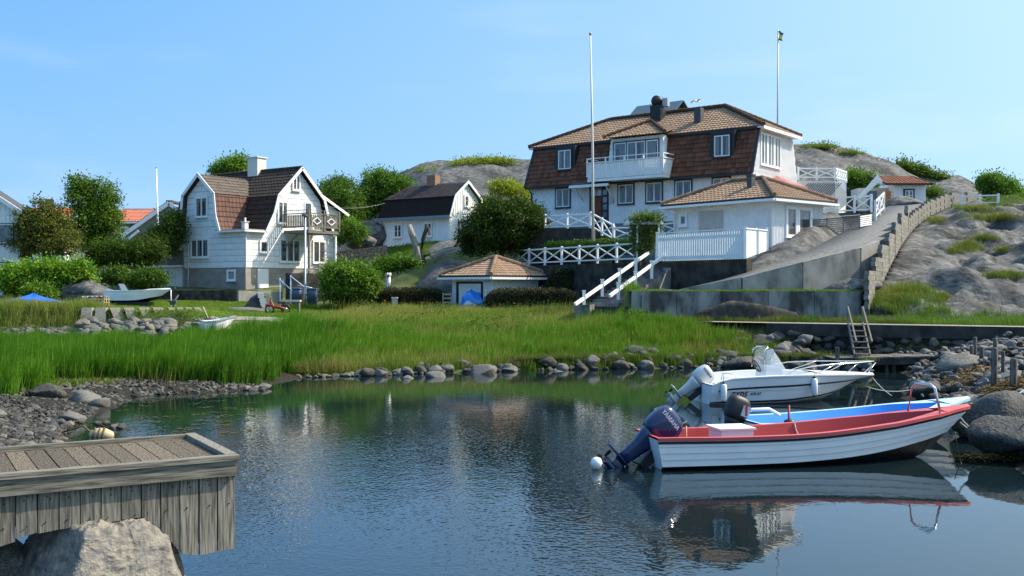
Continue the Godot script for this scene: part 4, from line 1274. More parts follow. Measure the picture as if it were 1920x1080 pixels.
func annex() -> void:
	var B := frame_basis(50.0)
	var R := at(1447, 478, 50.0)
	var h := thing("annex", "single-storey white annex with hipped tan tile roof behind the white fence", "house", R, B)
	var Ln := 6.2; var W := 4.3; var ht := 2.75
	var st := S(); bbox(st, 0, W, -2.0, ht, -Ln, 0); obj("wall", st, mats.white_paint, h)
	battens(h, FR(0, 0), -Ln, 0, func(x): return -0.3, func(x): return ht - 0.1, 0.11, 0.03)
	battens(h, GR(0, 0), 0, 0.95, func(x): return -0.6, func(x): return ht - 0.1, 0.11, 0.03)
	battens(h, GR(0, 0), 3.3, W, func(x): return -0.6, func(x): return ht - 0.1, 0.11, 0.03)
	hip_roof(h, -0.5, W + 0.5, 0.5, -Ln - 0.45, ht, 3.95, W / 2, W / 2, -2.1, -Ln + 2.1, TAN)
	st = S(); bbox(st, 0.95, 1.25, 3.3, 4.05, -2.2, -1.9); bbox(st, 0.92, 1.28, 4.05, 4.12, -2.23, -1.87)
	obj("chimney", st, mats.slate, h)
	st = S(); bbox(st, -0.03, 0.03, 0.3, 2.35, -4.5, -2.9)
	obj("sliding_panel", st, nmat("beige_boards", [Color(0.50, 0.48, 0.44), Color(0.58, 0.56, 0.52)], [0.3, 0.7], 0.02, 0.8, 0.6, 0.1, 73, Vector3(1, 0.1, 1)), h)
	battens(h, FR(0, 0, -0.03), -4.45, -2.95, func(x): return 0.35, func(x): return 2.3, 0.15, 0.03, "beige_boards")
	window(h, FR(-5.5, 1.95, -0.03), 0.4, 0.5, 1, 1, "white_paint", "glass_dark", 0.1)
	# glazed door and window side by side on the right
	window(h, GR(1.55, 1.65, 0.03), 0.75, 1.35, 1, 1, "white_paint", "glass_dark", 0.1)
	window(h, GR(2.65, 1.65, 0.03), 1.0, 1.35, 1, 1, "white_paint", "glass_dark", 0.1)
	st = S(); bbox(st, 1.15, 1.95, -0.35, 0.8, 0.0, 0.06); obj("door", st, mats.white_plain, h)
	st = S(); bbox(st, 2.05, 3.25, -0.1, 0.8, 0.0, 0.05); obj("cream_panel", st, mat("cream", Color(0.68, 0.60, 0.48), 0.6), h)
	pipe(h, [Vector3(-0.45, ht - 0.1, 0.35), Vector3(-0.3, ht - 0.35, 0.2), Vector3(-0.06, ht - 0.7, -0.12), Vector3(-0.06, -0.2, -0.12)])
	pipe(h, [Vector3(-0.45, ht - 0.1, -Ln - 0.3), Vector3(-0.3, ht - 0.4, -Ln), Vector3(-0.06, ht - 0.55, -Ln + 0.15), Vector3(-0.06, 0, -Ln + 0.15)])
	st = S(); bbox(st, -0.62, -0.5, ht - 0.2, ht - 0.08, -Ln - 0.5, 0.55); bbox(st, -0.5, W + 0.55, ht - 0.2, ht - 0.08, 0.5, 0.6); obj("gutter", st, mats.white_plain, h)

func garage() -> void:
	var h := thing("garage", "small white garage with hipped tan tile roof behind the tall grass", "garage", at(922, 584, 56.0), frame_basis(45))
	var Ln := 3.2; var W := 3.65; var ht := 1.88
	var st := S(); bbox(st, 0, W, -0.4, ht + 0.05, -Ln, 0); obj("wall", st, mats.white_paint, h)
	battens(h, GR(0, 0), 0, W, func(x): return 0.0, func(x): return ht - 0.05, 0.12, 0.03)
	battens(h, FR(0, 0), -0.6, 0, func(x): return 0.0, func(x): return ht - 0.05, 0.12, 0.03)
	hip_roof(h, -0.55, W + 0.55, 0.5, -Ln - 0.5, ht + 0.05, 2.95, W / 2, W / 2, -Ln / 2 + 0.05, -Ln / 2 - 0.05, TAN * 1.1)
	st = S(); bbox(st, -0.06, 0.03, -0.2, 1.62, -2.8, -0.68); var f := obj("door_frame", st, mats.dark_trim, h)
	st = S(); bbox(st, -0.09, -0.05, -0.2, 1.5, -2.55, -0.78); obj("garage_door", st, mats.white_plain, f)
	window(h, GR(1.8, 0.55, 0.03), 0.6, 0.55, 1, 1, "dark_trim", "glass_dark", 0.07)
	window(h, GR(3.15, 0.45, 0.03), 0.5, 0.5, 1, 1, "dark_trim", "glass_dark", 0.07)
	st = S(); bbox(st, -0.05, 0.0, 1.58, 1.7, -0.5, -0.1); obj("blue_sign", st, mat("sign_blue", Color(0.25, 0.42, 0.60), 0.5), h)
	pipe(h, [Vector3(W + 0.3, ht - 0.15, 0.4), Vector3(W + 0.2, ht - 0.45, 0.2), Vector3(W + 0.03, ht - 0.55, 0.08), Vector3(W + 0.03, -0.2, 0.08)])
	st = S(); bbox(st, -0.7, -0.6, ht - 0.15, ht - 0.03, -Ln - 0.5, 0.6); bbox(st, -0.6, W + 0.65, ht - 0.15, ht - 0.03, 0.55, 0.65); obj("gutter", st, mats.white_plain, h)

func hill_cottage() -> void:
	var h := thing("guest_cottage", "tiny white cottage with red tile roof at the top of the asphalt lane", "house", at(1660, 383, 71.0), frame_basis(8).rotated(Vector3.UP, 0.0))
	h.basis = Basis(Vector3.RIGHT, Vector3.UP, Vector3.BACK)
	var st := S(); bbox(st, 0.6, 2.75, -0.4, 1.5, -3, 0); obj("wall", st, mats.white_paint, h)
	battens(h, GR(0, 0), 0.6, 2.75, func(x): return -0.4, func(x): return 1.4, 0.16, 0.04)
	tiles(h, "roof_tiles", Vector3(-0.1, 1.38, 0.35), Vector3(3.05, 1.38, 0.35), Vector3(2.35, 2.05, -1.5), Vector3(-0.55, 2.05, -1.5), Color(0.30, 0.12, 0.065), 0.25, 0.3)
	st = S(); beam(st, Vector3(-0.15, 1.33, 0.4), Vector3(3.1, 1.33, 0.4), 0.08, 0.12); beam(st, Vector3(3.08, 1.36, 0.38), Vector3(2.38, 2.05, -1.5), 0.08, 0.14)
	beam(st, Vector3(-0.12, 1.4, 0.38), Vector3(-0.58, 2.08, -1.5), 0.08, 0.1)
	obj("roof_edging", st, mats.dark_trim, h)
	st = S(); prism(st, [V2(-1.9, 0.45), V2(-1.75, 0.35), V2(-0.5, 1.45), V2(-0.1, 1.2), V2(-0.1, 1.45), V2(-0.55, 2.0)], GR(0, 0, 0.1), 0.12)
	obj("porch_gable", st, mats.white_paint, h)
	st = S(); bbox(st, -1.5, 0.6, -0.4, 1.2, -2.6, -1.0); obj("porch_wall", st, mats.off_white, h)
	st = S(); bbox(st, -0.9, -0.25, -0.35, 1.0, -1.0, -0.94); obj("porch_door", st, mats.glass_dark, h)
	st = S(); bbox(st, 0.25, 0.6, 0.0, 0.95, -0.9, -0.6); obj("orange_shutter", st, mats.copper, h)
	window(h, GR(1.6, 0.6, 0.03), 0.55, 0.7, 2, 2, "dark_trim", "glass_white", 0.1)

func left_houses() -> void:
	# edge of a white house cut by the left border
	var h := thing("edge_house", "white boarded house with black-framed windows at the far left edge", "house", at(33, 556, 62.0), Basis(Vector3(0.98, 0, 0.18).normalized(), Vector3.UP, Vector3(-0.18, 0, 0.98).normalized()))
	var g := [V2(-8.5, 0), V2(0.15, 0), V2(0.15, 5.1), V2(-3.6, 7.3), V2(-8.5, 4.5)]
	var st := S(); prism(st, g, GR(0, 0, 0), 1.0); obj("wall", st, mats.white_paint, h)
	battens(h, GR(0, 0), -3.0, 0.15, func(x): return 0.0, func(x): return poly_top(g, x) - 0.05, 0.28, 0.06)
	st = S(); beam(st, Vector3(0.5, 4.95, 0.3), Vector3(-3.6, 7.4, 0.3), 0.06, 0.25); obj("bargeboard", st, mats.white_paint, h)
	st = S(); beam(st, Vector3(0.45, 5.08, 0.3), Vector3(0.45, 5.08, -0.9), 0.2, 0.1); quad(st, Vector3(0.5, 5.05, 0.28), Vector3(-3.6, 7.5, 0.28), Vector3(-3.6, 7.5, -0.9), Vector3(0.5, 5.05, -0.9)); obj("roof", st, mats.slate, h)
	window(h, GR(-0.75, 3.75, 0.03), 0.95, 1.15, 1, 1, "dark_trim", "glass_white", 0.05)
	window(h, GR(-0.7, 1.45, 0.03), 0.95, 1.1, 2, 2, "dark_trim", "glass_white", 0.05)
	window(h, GR(-2.2, 3.75, 0.03), 0.95, 1.15, 1, 1, "dark_trim", "glass_white", 0.05)
	st = S(); bbox(st, -1.4, -1.28, 0, 3.4, 0.9, 1.02); obj("veranda_post", st, mats.white_paint, h)
	st = S(); bbox(st, -4, -1.28, 2.1, 2.3, 0.1, 1.02); bbox(st, -4, -1.28, 2.3, 3.2, 0.98, 1.02); obj("veranda", st, mats.white_paint, h)
	# orange roof behind the round tree
	h = thing("orange_roof_house", "house behind the rounded tree with orange tiled roof and black chimney", "house", at(28, 520, 84.0))
	st = S(); bbox(st, 0, 4.0, -2, 4.6, -5, 0); obj("wall", st, mats.white_paint, h)
	tiles(h, "roof_tiles", Vector3(-0.2, 4.5, 0.4), Vector3(4.2, 4.5, 0.4), Vector3(4.2, 5.8, -2.4), Vector3(-0.2, 5.8, -2.4), Color(0.45, 0.12, 0.05), 0.3, 0.36, 0.15)
	st = S(); bbox(st, 1.55, 2.0, 5.4, 6.5, -2.6, -2.1); obj("chimney", st, mats.black, h)
	# green house with salmon roof
	h = thing("green_house", "green house with salmon tiled roof and white bargeboards behind the dark hedge", "house", at(222, 470, 86.0))
	st = S(); bbox(st, -0.2, 4.5, -3, 2.5, -6, 0); obj("wall", st, mat("green_paint", Color(0.135, 0.165, 0.11), 0.6), h)
	tiles(h, "roof_tiles", Vector3(-0.6, 2.4, 0.5), Vector3(5.0, 2.4, 0.5), Vector3(5.0, 3.6, -2.6), Vector3(-0.6, 3.6, -2.6), Color(0.52, 0.17, 0.10), 0.24, 0.4, 0.1)
	st = S(); beam(st, Vector3(-0.6, 2.3, 0.54), Vector3(5, 2.3, 0.54), 0.05, 0.15); beam(st, Vector3(-0.6, 3.65, -2.6), Vector3(5, 3.65, -2.6), 0.2, 0.1); obj("fascia", st, mats.white_paint, h)
	window(h, GR(0.35, 1.45, 0.03), 0.8, 0.85, 1, 1, "white_paint", "glass_dark", 0.12)
	st = S(); prism(st, [V2(1.4, -3.5), V2(8, -3.5), V2(8, 1.2), V2(4.95, 3.6), V2(1.4, 1.2)], GR(0, 0, 2.2), 3.0); obj("front_gable", st, mats.green_paint, h)
	st = S(); beam(st, Vector3(1.1, 1.05, 2.35), Vector3(4.95, 3.75, 2.35), 0.06, 0.32); beam(st, Vector3(8.3, 1.2, 2.35), Vector3(4.95, 3.75, 2.35), 0.06, 0.32); obj("bargeboard", st, mats.white_paint, h)
	st = S(); beam(st, Vector3(1.1, 1.25, 2.3), Vector3(4.95, 3.95, 2.3), 0.06, 0.1); beam(st, Vector3(4.95, 3.9, 2.3), Vector3(4.95, 3.9, -0.5), 0.5, 0.15); obj("roof", st, mats.slate, h)
	window(h, GR(4.2, 1.5, 2.23), 0.6, 0.9, 1, 1, "white_paint", "glass_white", 0.1)
	st = S(); prism(st, [V2(2.2, 0.4), V2(3.2, 1.2), V2(4.6, 1.0), V2(4.6, -1.5), V2(2.2, -1.5)], GR(0, 0, 4.2), 2.0); obj("porch_roof", st, mat("dull_red", Color(0.16, 0.07, 0.05), 0.7), h)
	st = S(); beam(st, Vector3(1.9, 0.35, 4.3), Vector3(3.2, 1.4, 4.3), 0.06, 0.2); obj("porch_bargeboard", st, mats.white_paint, h)
	st = S(); bbox(st, 2.9, 4.0, 3.5, 3.85, -2.9, -2.3); obj("chimney", st, mats.black, h)

# ------------------------------------------------------------------ fences, stairs, decks, poles
func part_beam(parent: Node3D, called: String, a: Vector3, b: Vector3, w: float, h: float, m := "white_paint") -> void:
	var st := S(); beam(st, a, b, w, h); obj(called, st, mats[m], parent)

func x_fence(called: String, label: String, a: Vector3, b: Vector3, bays: int, ht: float, pw := 0.1, cross := true, group := "") -> Node3D:
	var t := thing(called, label, "fence", a, Basis(), group)
	var v := b - a
	for i in bays + 1:
		var p := v * i / bays
		var st := S()
		box(st, p + Vector3(0, ht / 2 + 0.02, 0), Vector3(pw, ht + 0.16, pw), look(Vector3.ZERO, Vector3(v.x, 0, v.z)))
		obj("post", st, mats.white_paint, t)
	part_beam(t, "top_rail", Vector3(0, ht, 0), v + Vector3(0, ht, 0), 0.07, 0.08)
	part_beam(t, "bottom_rail", Vector3(0, 0.12, 0), v + Vector3(0, 0.12, 0), 0.05, 0.07)
	if cross:
		for i in bays:
			var p := v * i / bays; var q := v * (i + 1) / bays
			part_beam(t, "brace", p + Vector3(0, 0.15, 0), q + Vector3(0, ht - 0.05, 0), 0.03, 0.06)
			part_beam(t, "brace", p + Vector3(0, ht - 0.05, 0.0), q + Vector3(0, 0.15, 0.0), 0.034, 0.06)
	return t

func slab_wall(called: String, label: String, a: Vector3, b: Vector3, th: float, m: Material, cat := "wall", down := 3.0) -> Node3D:
	# a wall whose top edge runs a-b
	var t := thing(called, label, cat, Vector3(a.x, a.y - down, a.z))
	var st := S()
	var o := Vector3(a.x, a.y - down, a.z)
	var n := Vector3(b.z - a.z, 0, -(b.x - a.x)).normalized() * th
	if n.z > 0: n = -n
	var d := Vector3(0, down, 0)
	hexa(st, [a - d + n - o, b - d + n - o, b - d - o, a - d - o, a + n - o, b + n - o, b - o, a - o])
	obj("wall", st, m, t)
	return t

func walls_and_fences() -> void:
	# terrace wall under the large house and its railing with stairs
	slab_wall("terrace_wall", "dark concrete terrace wall below the railing in front of the brown front door", at(985, 428, 60.5), at(1112, 428, 58.0), 0.3, mats.dark_wall)
	var st := S()
	var a := at(985, 427.5, 60.5); var b := at(1112, 427.5, 58.0)
	var n := Vector3(0.6, 0, -3.2)
	hexa(st, [a + n - Vector3(0, 0.2, 0), b + n - Vector3(0, 0.2, 0), b - Vector3(0, 0.2, 0) - Vector3(0, 0, 0.31), a - Vector3(0, 0.2, 0) - Vector3(0, 0, 0.31), a + n, b + n, b - Vector3(0, 0, 0.31), a - Vector3(0, 0, 0.31)])
	struct("terrace", st, mats.concrete)
	x_fence("terrace_railing", "white crossed railing along the terrace left of the tall front flagpole", at(1022, 430, 60.0), at(1106, 427, 58.4), 2, 0.78)
	x_fence("stair_railing", "white crossed railing sloping down the steps right of the front flagpole", at(1108, 428, 58.2), at(1150, 452, 56.5), 2, 0.85)
	x_fence("lower_railing", "white crossed railing below the grey basement, left of the plant-covered arch", at(1151, 452, 56.4), at(1196, 452, 54.8), 1, 0.72)
	x_fence("short_railing", "short white crossed railing between the arch and the annex wall", at(1243, 446, 55.5), at(1284, 441, 54.5), 1, 0.72)
	for i in 6:
		pass
	var t := thing("terrace_steps", "flight of grey concrete steps down from the front door terrace", "stairs", at(1110, 430, 58.5))
	for i in 6:
		st = S(); box(st, Vector3(0.25 + 0.22 * i, -0.6 - 0.14 * i, -0.5 - 0.28 * i * 0.0), Vector3(0.24, 1.2, 1.4)); obj("step", st, mats.dark_wall, t)
	# ivy-dark retaining wall and the long white crossed fence on it
	slab_wall("garden_wall", "dark overgrown retaining wall under the long white crossed fence", at(925, 501, 62.7), at(1200, 491, 51.8), 0.4, mats.dark_wall, "wall", 3.0)
	x_fence("long_fence", "long white crossed fence on the dark retaining wall above the garage", at(936, 499, 62.3), at(1194, 489, 51.8), 8, 0.86, 0.1)
	slab_wall("fence_wall", "rough dark stone wall under the white board fence beside the stairs", at(1228, 490, 49.4), at(1400, 485, 46.2), 0.5, mats.dark_wall, "wall", 2.6)
	# white close-boarded fence
	var fa := at(1232, 490, 49.2); var fb := at(1396, 485.5, 46.0); var fc := at(1438, 470, 48.6)
	t = thing("board_fence", "white close-boarded fence with posts in front of the annex", "fence", fa)
	for seg in [[fa, fb, 38, 1.32, 1.36], [fb, fc, 12, 1.36, 0.95]]:
		var p: Vector3 = seg[0] - fa; var q: Vector3 = seg[1] - fa
		var bs := look(Vector3.ZERO, Vector3(q.x - p.x, 0, q.z - p.z))
		for i in seg[2]:
			var f = (i + 0.5) / float(seg[2])
			var c := p.lerp(q, f)
			var hh := lerpf(seg[3], seg[4], f) - 0.08
			var s2 := S(); box(s2, c + Vector3(0, hh / 2, 0), Vector3(0.028, hh, p.distance_to(q) / seg[2] * 0.8), bs); obj("board", s2, mats.white_paint, t)
		st = S()
		beam(st, p + Vector3(0, seg[3], 0), q + Vector3(0, seg[4], 0), 0.12, 0.05)
		var off := bs.x * 0.05
		beam(st, p + off + Vector3(0, 0.2, 0), q + off + Vector3(0, 0.2, 0), 0.05, 0.1); beam(st, p + off + Vector3(0, seg[3] - 0.25, 0), q + off + Vector3(0, seg[4] - 0.25, 0), 0.05, 0.1)
		obj("rail", st, mats.white_paint, t)
	for p in [[fa, 1.36], [fb, 1.42], [fb.lerp(fc, 0.55), 1.2], [fc, 1.05]]:
		st = S(); box(st, p[0] - fa + Vector3(0, p[1] / 2, 0.02), Vector3(0.12, p[1], 0.12)); box(st, p[0] - fa + Vector3(0, p[1] + 0.01, 0.02), Vector3(0.15, 0.03, 0.15)); obj("post", st, mats.white_paint, t)
	# stairs with two white handrails
	var s0 := at(1095, 583, 44.5); var s1 := at(1222, 500, 49.8)
	t = thing("garden_stairs", "dark concrete garden stairs rising right between two white handrails", "stairs", s0)
	var v := s1 - s0
	var side := Vector3(v.z, 0, -v.x).normalized() * 0.75
	if side.z < 0: side = -side
	for i in 15:
		var c := v * (i + 0.5) / 15.0
		st = S(); box(st, c + Vector3(0, -0.55, 0) + side * 0.6, Vector3(1.5, 1.1, 0.46), look(Vector3.ZERO, Vector3(v.x, 0, v.z))); obj("step", st, mats.stained_concrete, t)
	for k in 2:
		var off := side * (1.15 if k == 1 else -0.25)
		var hr := thing("handrail", "white wooden handrail, %s one of the pair on the garden stairs" % ["left-hand" if k == 0 else "right-hand"], "handrail", s0 + off, Basis(), "handrails of the garden stairs")
		var lo := 0.0 if k == 0 else 0.18
		part_beam(hr, "rail", v * (lo - 0.07) + Vector3(0, 0.42, 0), v * 1.0 + Vector3(0, 0.66, 0), 0.1, 0.13)
		for i in 4:
			var c := v * (lo + 0.05 + 0.25 * i)
			st = S(); box(st, c + Vector3(0, 0.25, 0), Vector3(0.13, 0.98, 0.13)); box(st, c + Vector3(0, 0.76, 0), Vector3(0.17, 0.05, 0.17)); obj("post", st, mats.white_paint, hr)
	slab_wall("stair_wall", "low concrete wall at the foot of the garden stairs", at(1076, 573, 44.0), at(1106, 571, 43.8), 0.9, mats.stained_concrete, "wall", 1.2)
	slab_wall("planter_wall", "low dark concrete box wall in front of the stair foot", at(1116, 574, 43.9), at(1184, 575, 43.5), 0.3, mats.dark_wall, "wall", 1.2)
	# arch over the stair head
	var ga := at(1222, 488, 50.4)
	t = thing("garden_arch", "white slatted garden arch grown over by a climbing plant", "pergola", ga)
	for p in [[-0.75, 0.3], [-0.75, -0.6], [0.3, 0.3], [0.3, -0.6]]:
		part_beam(t, "post", Vector3(p[0], 0, p[1]), Vector3(p[0], 1.75, p[1]), 0.09, 0.09)
	for z in [0.34, -0.64]: part_beam(t, "beam", Vector3(-1.3, 1.78, z), Vector3(0.5, 1.78, z), 0.06, 0.12)
	for i in 9: part_beam(t, "slat", Vector3(-1.2 + i * 0.2, 1.86, 0.5), Vector3(-1.2 + i * 0.2, 1.86, -0.8), 0.05, 0.05)
	# slatted grey screen and fences by the lane
	var sa := at(1520, 442, 52.0); var sb := at(1612, 432, 53.2); var sc := at(1634, 430, 54.6)
	t = thing("slatted_screen", "grey horizontal-slat screen between the annex and the lane", "fence", sa)
	for i in 8:
		var y := 0.08 + i * 0.098
		part_beam(t, "slat", Vector3(0, y, 0), sb - sa + Vector3(0, y * 0.98 - 0.05, 0), 0.03, 0.062, "grey_paint")
		if i > 1: part_beam(t, "slat", sb - sa + Vector3(0.02, y * 0.98 - 0.05, 0), sc - sa + Vector3(0, y * 0.98, 0), 0.03, 0.062, "white_paint")
	part_beam(t, "top_rail", Vector3(0, 0.86, 0), sb - sa + Vector3(0, 0.8, 0), 0.1, 0.04, "galv")
	for k in 4: part_beam(t, "post", (sb - sa) * k / 3.0 + Vector3(0, 0, -0.05), (sb - sa) * k / 3.0 + Vector3(0, 0.82, -0.05), 0.05, 0.05, "grey_paint")
	slab_wall("planting_wall", "low brown wall below the crossed railing between annex and lane", at(1536, 400, 56.0), at(1632, 398, 56.5), 1.5, nmat("brown_wall", [Color(0.06, 0.045, 0.03), Color(0.14, 0.11, 0.08)], [0.3, 0.7], 0.02, 0.5, 0.9, 0.5, 74), "wall", 1.6)
	x_fence("lane_railing", "white crossed railing left of the lane in front of the tiny cottage", at(1538, 402, 57.0), at(1634, 396, 57.5), 3, 0.85)
	x_fence("lane_gate_fence", "short white crossed fence receding along the lane's left edge", at(1641, 411, 56.8), at(1657, 393, 60.5), 2, 0.95, 0.12)
	x_fence("plateau_fence", "white rail fence on the plateau right of the lane's top", at(1768, 386, 67.0), at(1872, 383, 66.0), 3, 0.58, 0.14, false)
	# raised deck with crossed railing behind the large house
	t = thing("raised_deck", "raised white deck clad in diagonal boards behind the house's right end", "deck", at(1500, 368, 64.0))
	var dx := at(1566, 368, 64.0) - at(1500, 368, 64.0); var dz := at(1587, 362, 72.0) - at(1566, 368, 64.0)
	st = S(); hexa(st, [Vector3(0, -1.2, -4), Vector3(dx.x + dz.x, -0.6, dz.z), Vector3(dx.x, -1.2, 0), Vector3(0, -1.2, 0), Vector3(0, 0.95, -4), Vector3(dx.x + dz.x, 0.95, dz.z), Vector3(dx.x, 0.95, 0), Vector3(0, 0.95, 0)])
	obj("base", st, mats.off_white, t)
	for i in 14:
		var x := dx.x * i / 14.0
		st = S(); box(st, Vector3(x + 0.1, 0.35, 0.02), Vector3(0.05, 1.25, 0.03), Basis(Vector3.BACK, -0.75)); 
		obj("board", st, mats.grey_paint, t)
	for i in 12: part_beam(t, "side_board", Vector3(dx.x, 0.9, 0) + dz * i / 12.0 + Vector3(0.02, 0, 0), Vector3(dx.x, -0.8, 0) + dz * i / 12.0 + Vector3(0.02, 0, 0), 0.1, 0.03)
	x_fence("deck_railing", "white crossed railing on the front of the raised deck", at(1497, 336, 63.9), at(1566, 336, 63.9), 2, 0.66)
	x_fence("deck_side_railing", "white crossed railing receding along the right side of the raised deck", at(1566, 336, 64.0), at(1587, 341, 71.8), 5, 0.66)
	# flagpoles and lamp post
	t = thing("flagpole", "tall white flagpole standing bare before the front door", "flagpole", at(1112, 452, 54.0))
	st = S(true); tube(st, [Vector3.ZERO, Vector3(-0.03, 5, 0), at(1107, 66, 54.0) - at(1112, 452, 54.0)], [0.075, 0.062, 0.038], 12); obj("pole", st, mats.off_white, t)
	st = S(true); lathe(st, at(1107, 64, 54.0) - at(1112, 452, 54.0), [V2(0, -0.06), V2(0.07, -0.03), V2(0.085, 0.02), V2(0.05, 0.08), V2(0, 0.09)], 12); obj("finial", st, mats.copper, t)
	var fp := at(1457, 400, 72.0)
	t = thing("flagpole", "slim grey flagpole behind the large house flying a small blue and yellow flag", "flagpole", fp)
	st = S(true); tube(st, [Vector3.ZERO, at(1459, 56, 72.0) - fp], [0.08, 0.04], 10); obj("pole", st, mats.galv, t)
	flag(at(1459.5, 57, 72.0))
	fp = at(298, 500, 76.0)
	t = thing("flagpole", "thin white flagpole before the salmon-roofed green house", "flagpole", fp)
	st = S(true); tube(st, [Vector3.ZERO, at(293, 316, 76.0) - fp], [0.09, 0.045], 10); obj("pole", st, mats.white_plain, t)
	st = S(true); lathe(st, at(293, 315, 76.0) - fp, [V2(0, -0.05), V2(0.07, 0), V2(0, 0.07)], 8); obj("finial", st, mats.slate, t)
	fp = at(572, 583, 57.0)
	t = thing("street_lamp", "grey steel lamp post with small flat head before the panelled house", "street lamp", fp)
	st = S(true); tube(st, [Vector3.ZERO, Vector3(0, 1.2, 0), Vector3(0, 1.25, 0), Vector3(0, 5.2, 0)], [0.085, 0.085, 0.06, 0.05], 12); obj("pole", st, mats.galv, t)
	st = S(); box(st, Vector3(0.0, 5.24, 0.1), Vector3(0.24, 0.1, 0.5)); obj("lamp_head", st, mats.grey_paint, t)
	# left house yard walls
	slab_wall("yard_wall", "long low dark retaining wall below the panelled house", at(240, 545, 60.5), at(447, 544, 60.0), 3.5, mats.dark_wall, "wall", 1.4)
	slab_wall("yard_wall_end", "short light grey block wall at the right end of the dark yard wall", at(447.5, 545, 59.9), at(530, 547, 62.5), 3.5, mats.concrete, "wall", 1.5)
	slab_wall("side_wall", "dark stone wall beside the cellar stair, behind the lamp post", at(543, 512, 62.0), at(640, 514, 64.0), 0.6, mats.dark_wall, "wall", 2.4)
	slab_wall("hill_wall", "low rough stone wall on the slope between house and small cottage", at(628, 472, 71.0), at(726, 460, 72.0), 0.6, nmat("rough_wall", [Color(0.05, 0.045, 0.04), Color(0.17, 0.15, 0.125)], [0.3, 0.7], 0.02, 0.5, 0.9, 3.0, 75), "wall", 1.6)
	# light new timber stair rail by the cellar
	t = thing("timber_stair_rail", "pale new timber stair rail beside the panelled house", "handrail", at(560, 510, 63.0))
	for q in [[Vector3(-0.9, -0.6, 0.3), Vector3(0.3, 0.0, 0.1)], [Vector3(-0.9, -0.95, 0.3), Vector3(0.3, -0.35, 0.1)], [Vector3(0.4, 0.05, 0.1), Vector3(1.7, 0.55, -0.4)], [Vector3(0.4, -0.25, 0.1), Vector3(1.7, 0.25, -0.4)]]:
		part_beam(t, "rail", q[0], q[1], 0.05, 0.12, "light_wood")
	for p in [Vector3(-0.9, -0.9, 0.3), Vector3(0.35, -0.3, 0.1), Vector3(1.2, 0.1, -0.2)]: part_beam(t, "post", p - Vector3(0, 0.4, 0), p + Vector3(0, 0.45, 0), 0.08, 0.08, "light_wood")
	# garden shed with its deck left of the house
	var sp := at(289, 546, 71.6)
	t = thing("lean_to_shed", "small white lean-to shed under a grey balcony left of the house", "shed", sp, Basis(Vector3(0.82, 0, 0.57).normalized(), Vector3.UP, Vector3(-0.57, 0, 0.82).normalized()).scaled(Vector3(1, 1.12, 1)) * Basis.from_scale(Vector3(1.55, 1, 0.8)))
	st = S(); bbox(st, 0, 1.95, -0.2, 1.45, -2.5, 0); obj("wall", st, mats.white_paint, t)
	battens(t, GR(0, 0), 0, 1.95, func(x): return 0.0, func(x): return 1.42, 0.14, 0.04)
	st = S(); bbox(st, 0.55, 1.0, -0.05, 1.3, 0.0, 0.05); obj("door", st, mats.pale_blue_paint, t)
	st = S(); bbox(st, -0.55, 2.05, 1.45, 1.57, -2.6, 0.3); obj("roof", st, mats.white_plain, t)
	for i in 15:
		st = S(); bbox(st, -0.1 + i * 0.148, 0.03 + i * 0.148, 1.57, 2.42, 0.1, 0.13); obj("balcony_board", st, mats.grey_wood, t)
	st = S(); bbox(st, -0.12, 2.15, 2.42, 2.48, 0.07, 0.17); obj("handrail", st, mats.grey_wood, t)
	st = S(); bbox(st, 0.35, 0.47, 2.48, 2.78, 0.05, 0.17); obj("urn", st, mats.off_white, t)
	# slipway
	st = S()
	var q0 := gp(425, 44.2, 0.09); var q1 := gp(528, 44.2, 0.09); var q2 := gp(522, 47.6, 0.07); var q3 := gp(438, 47.6, 0.07)
	quad(st, q3, q2, q1, q0); quad(st, q0, q1, q1 - Vector3(0, 0.4, 0), q0 - Vector3(0, 0.4, 0)); quad(st, q1, q2, q2 - Vector3(0, 0.4, 0), q1 - Vector3(0, 0.4, 0))
	struct("slipway", st, mats.gravel)

func flag(top: Vector3) -> void:
	var t := thing("flag", "small crumpled blue and yellow flag at the rear flagpole's top", "flag", top)
	var n := 10
	for k in [[0, 3, "flag_blue", Color(0.015, 0.11, 0.32)], [3, 8, "flag_yellow", Color(0.80, 0.62, 0.06)], [8, 10, "flag_blue", Color(0.01, 0.07, 0.20)]]:
		var st := S(true)
		for i in range(k[0], k[1]):
			for j in 6:
				var q := []
				for c in [[0, 0], [1, 0], [1, 1], [0, 1]]:
					var u = (j + c[0]) / 6.0; var v = (i + c[1]) / float(n)
					var droop = 0.55 * u
					q.append(Vector3(u * 0.36 * (1.0 - 0.3 * sin(v * 3.0)), -v * 0.62 - droop * 0.35, 0.08 * sin(u * 7.0 + v * 3.0)))
				quad(st, q[0], q[1], q[2], q[3])
		obj("blue_cloth" if k[2] == "flag_blue" else "yellow_cloth", st, mat(k[2], k[3], 0.7), t)

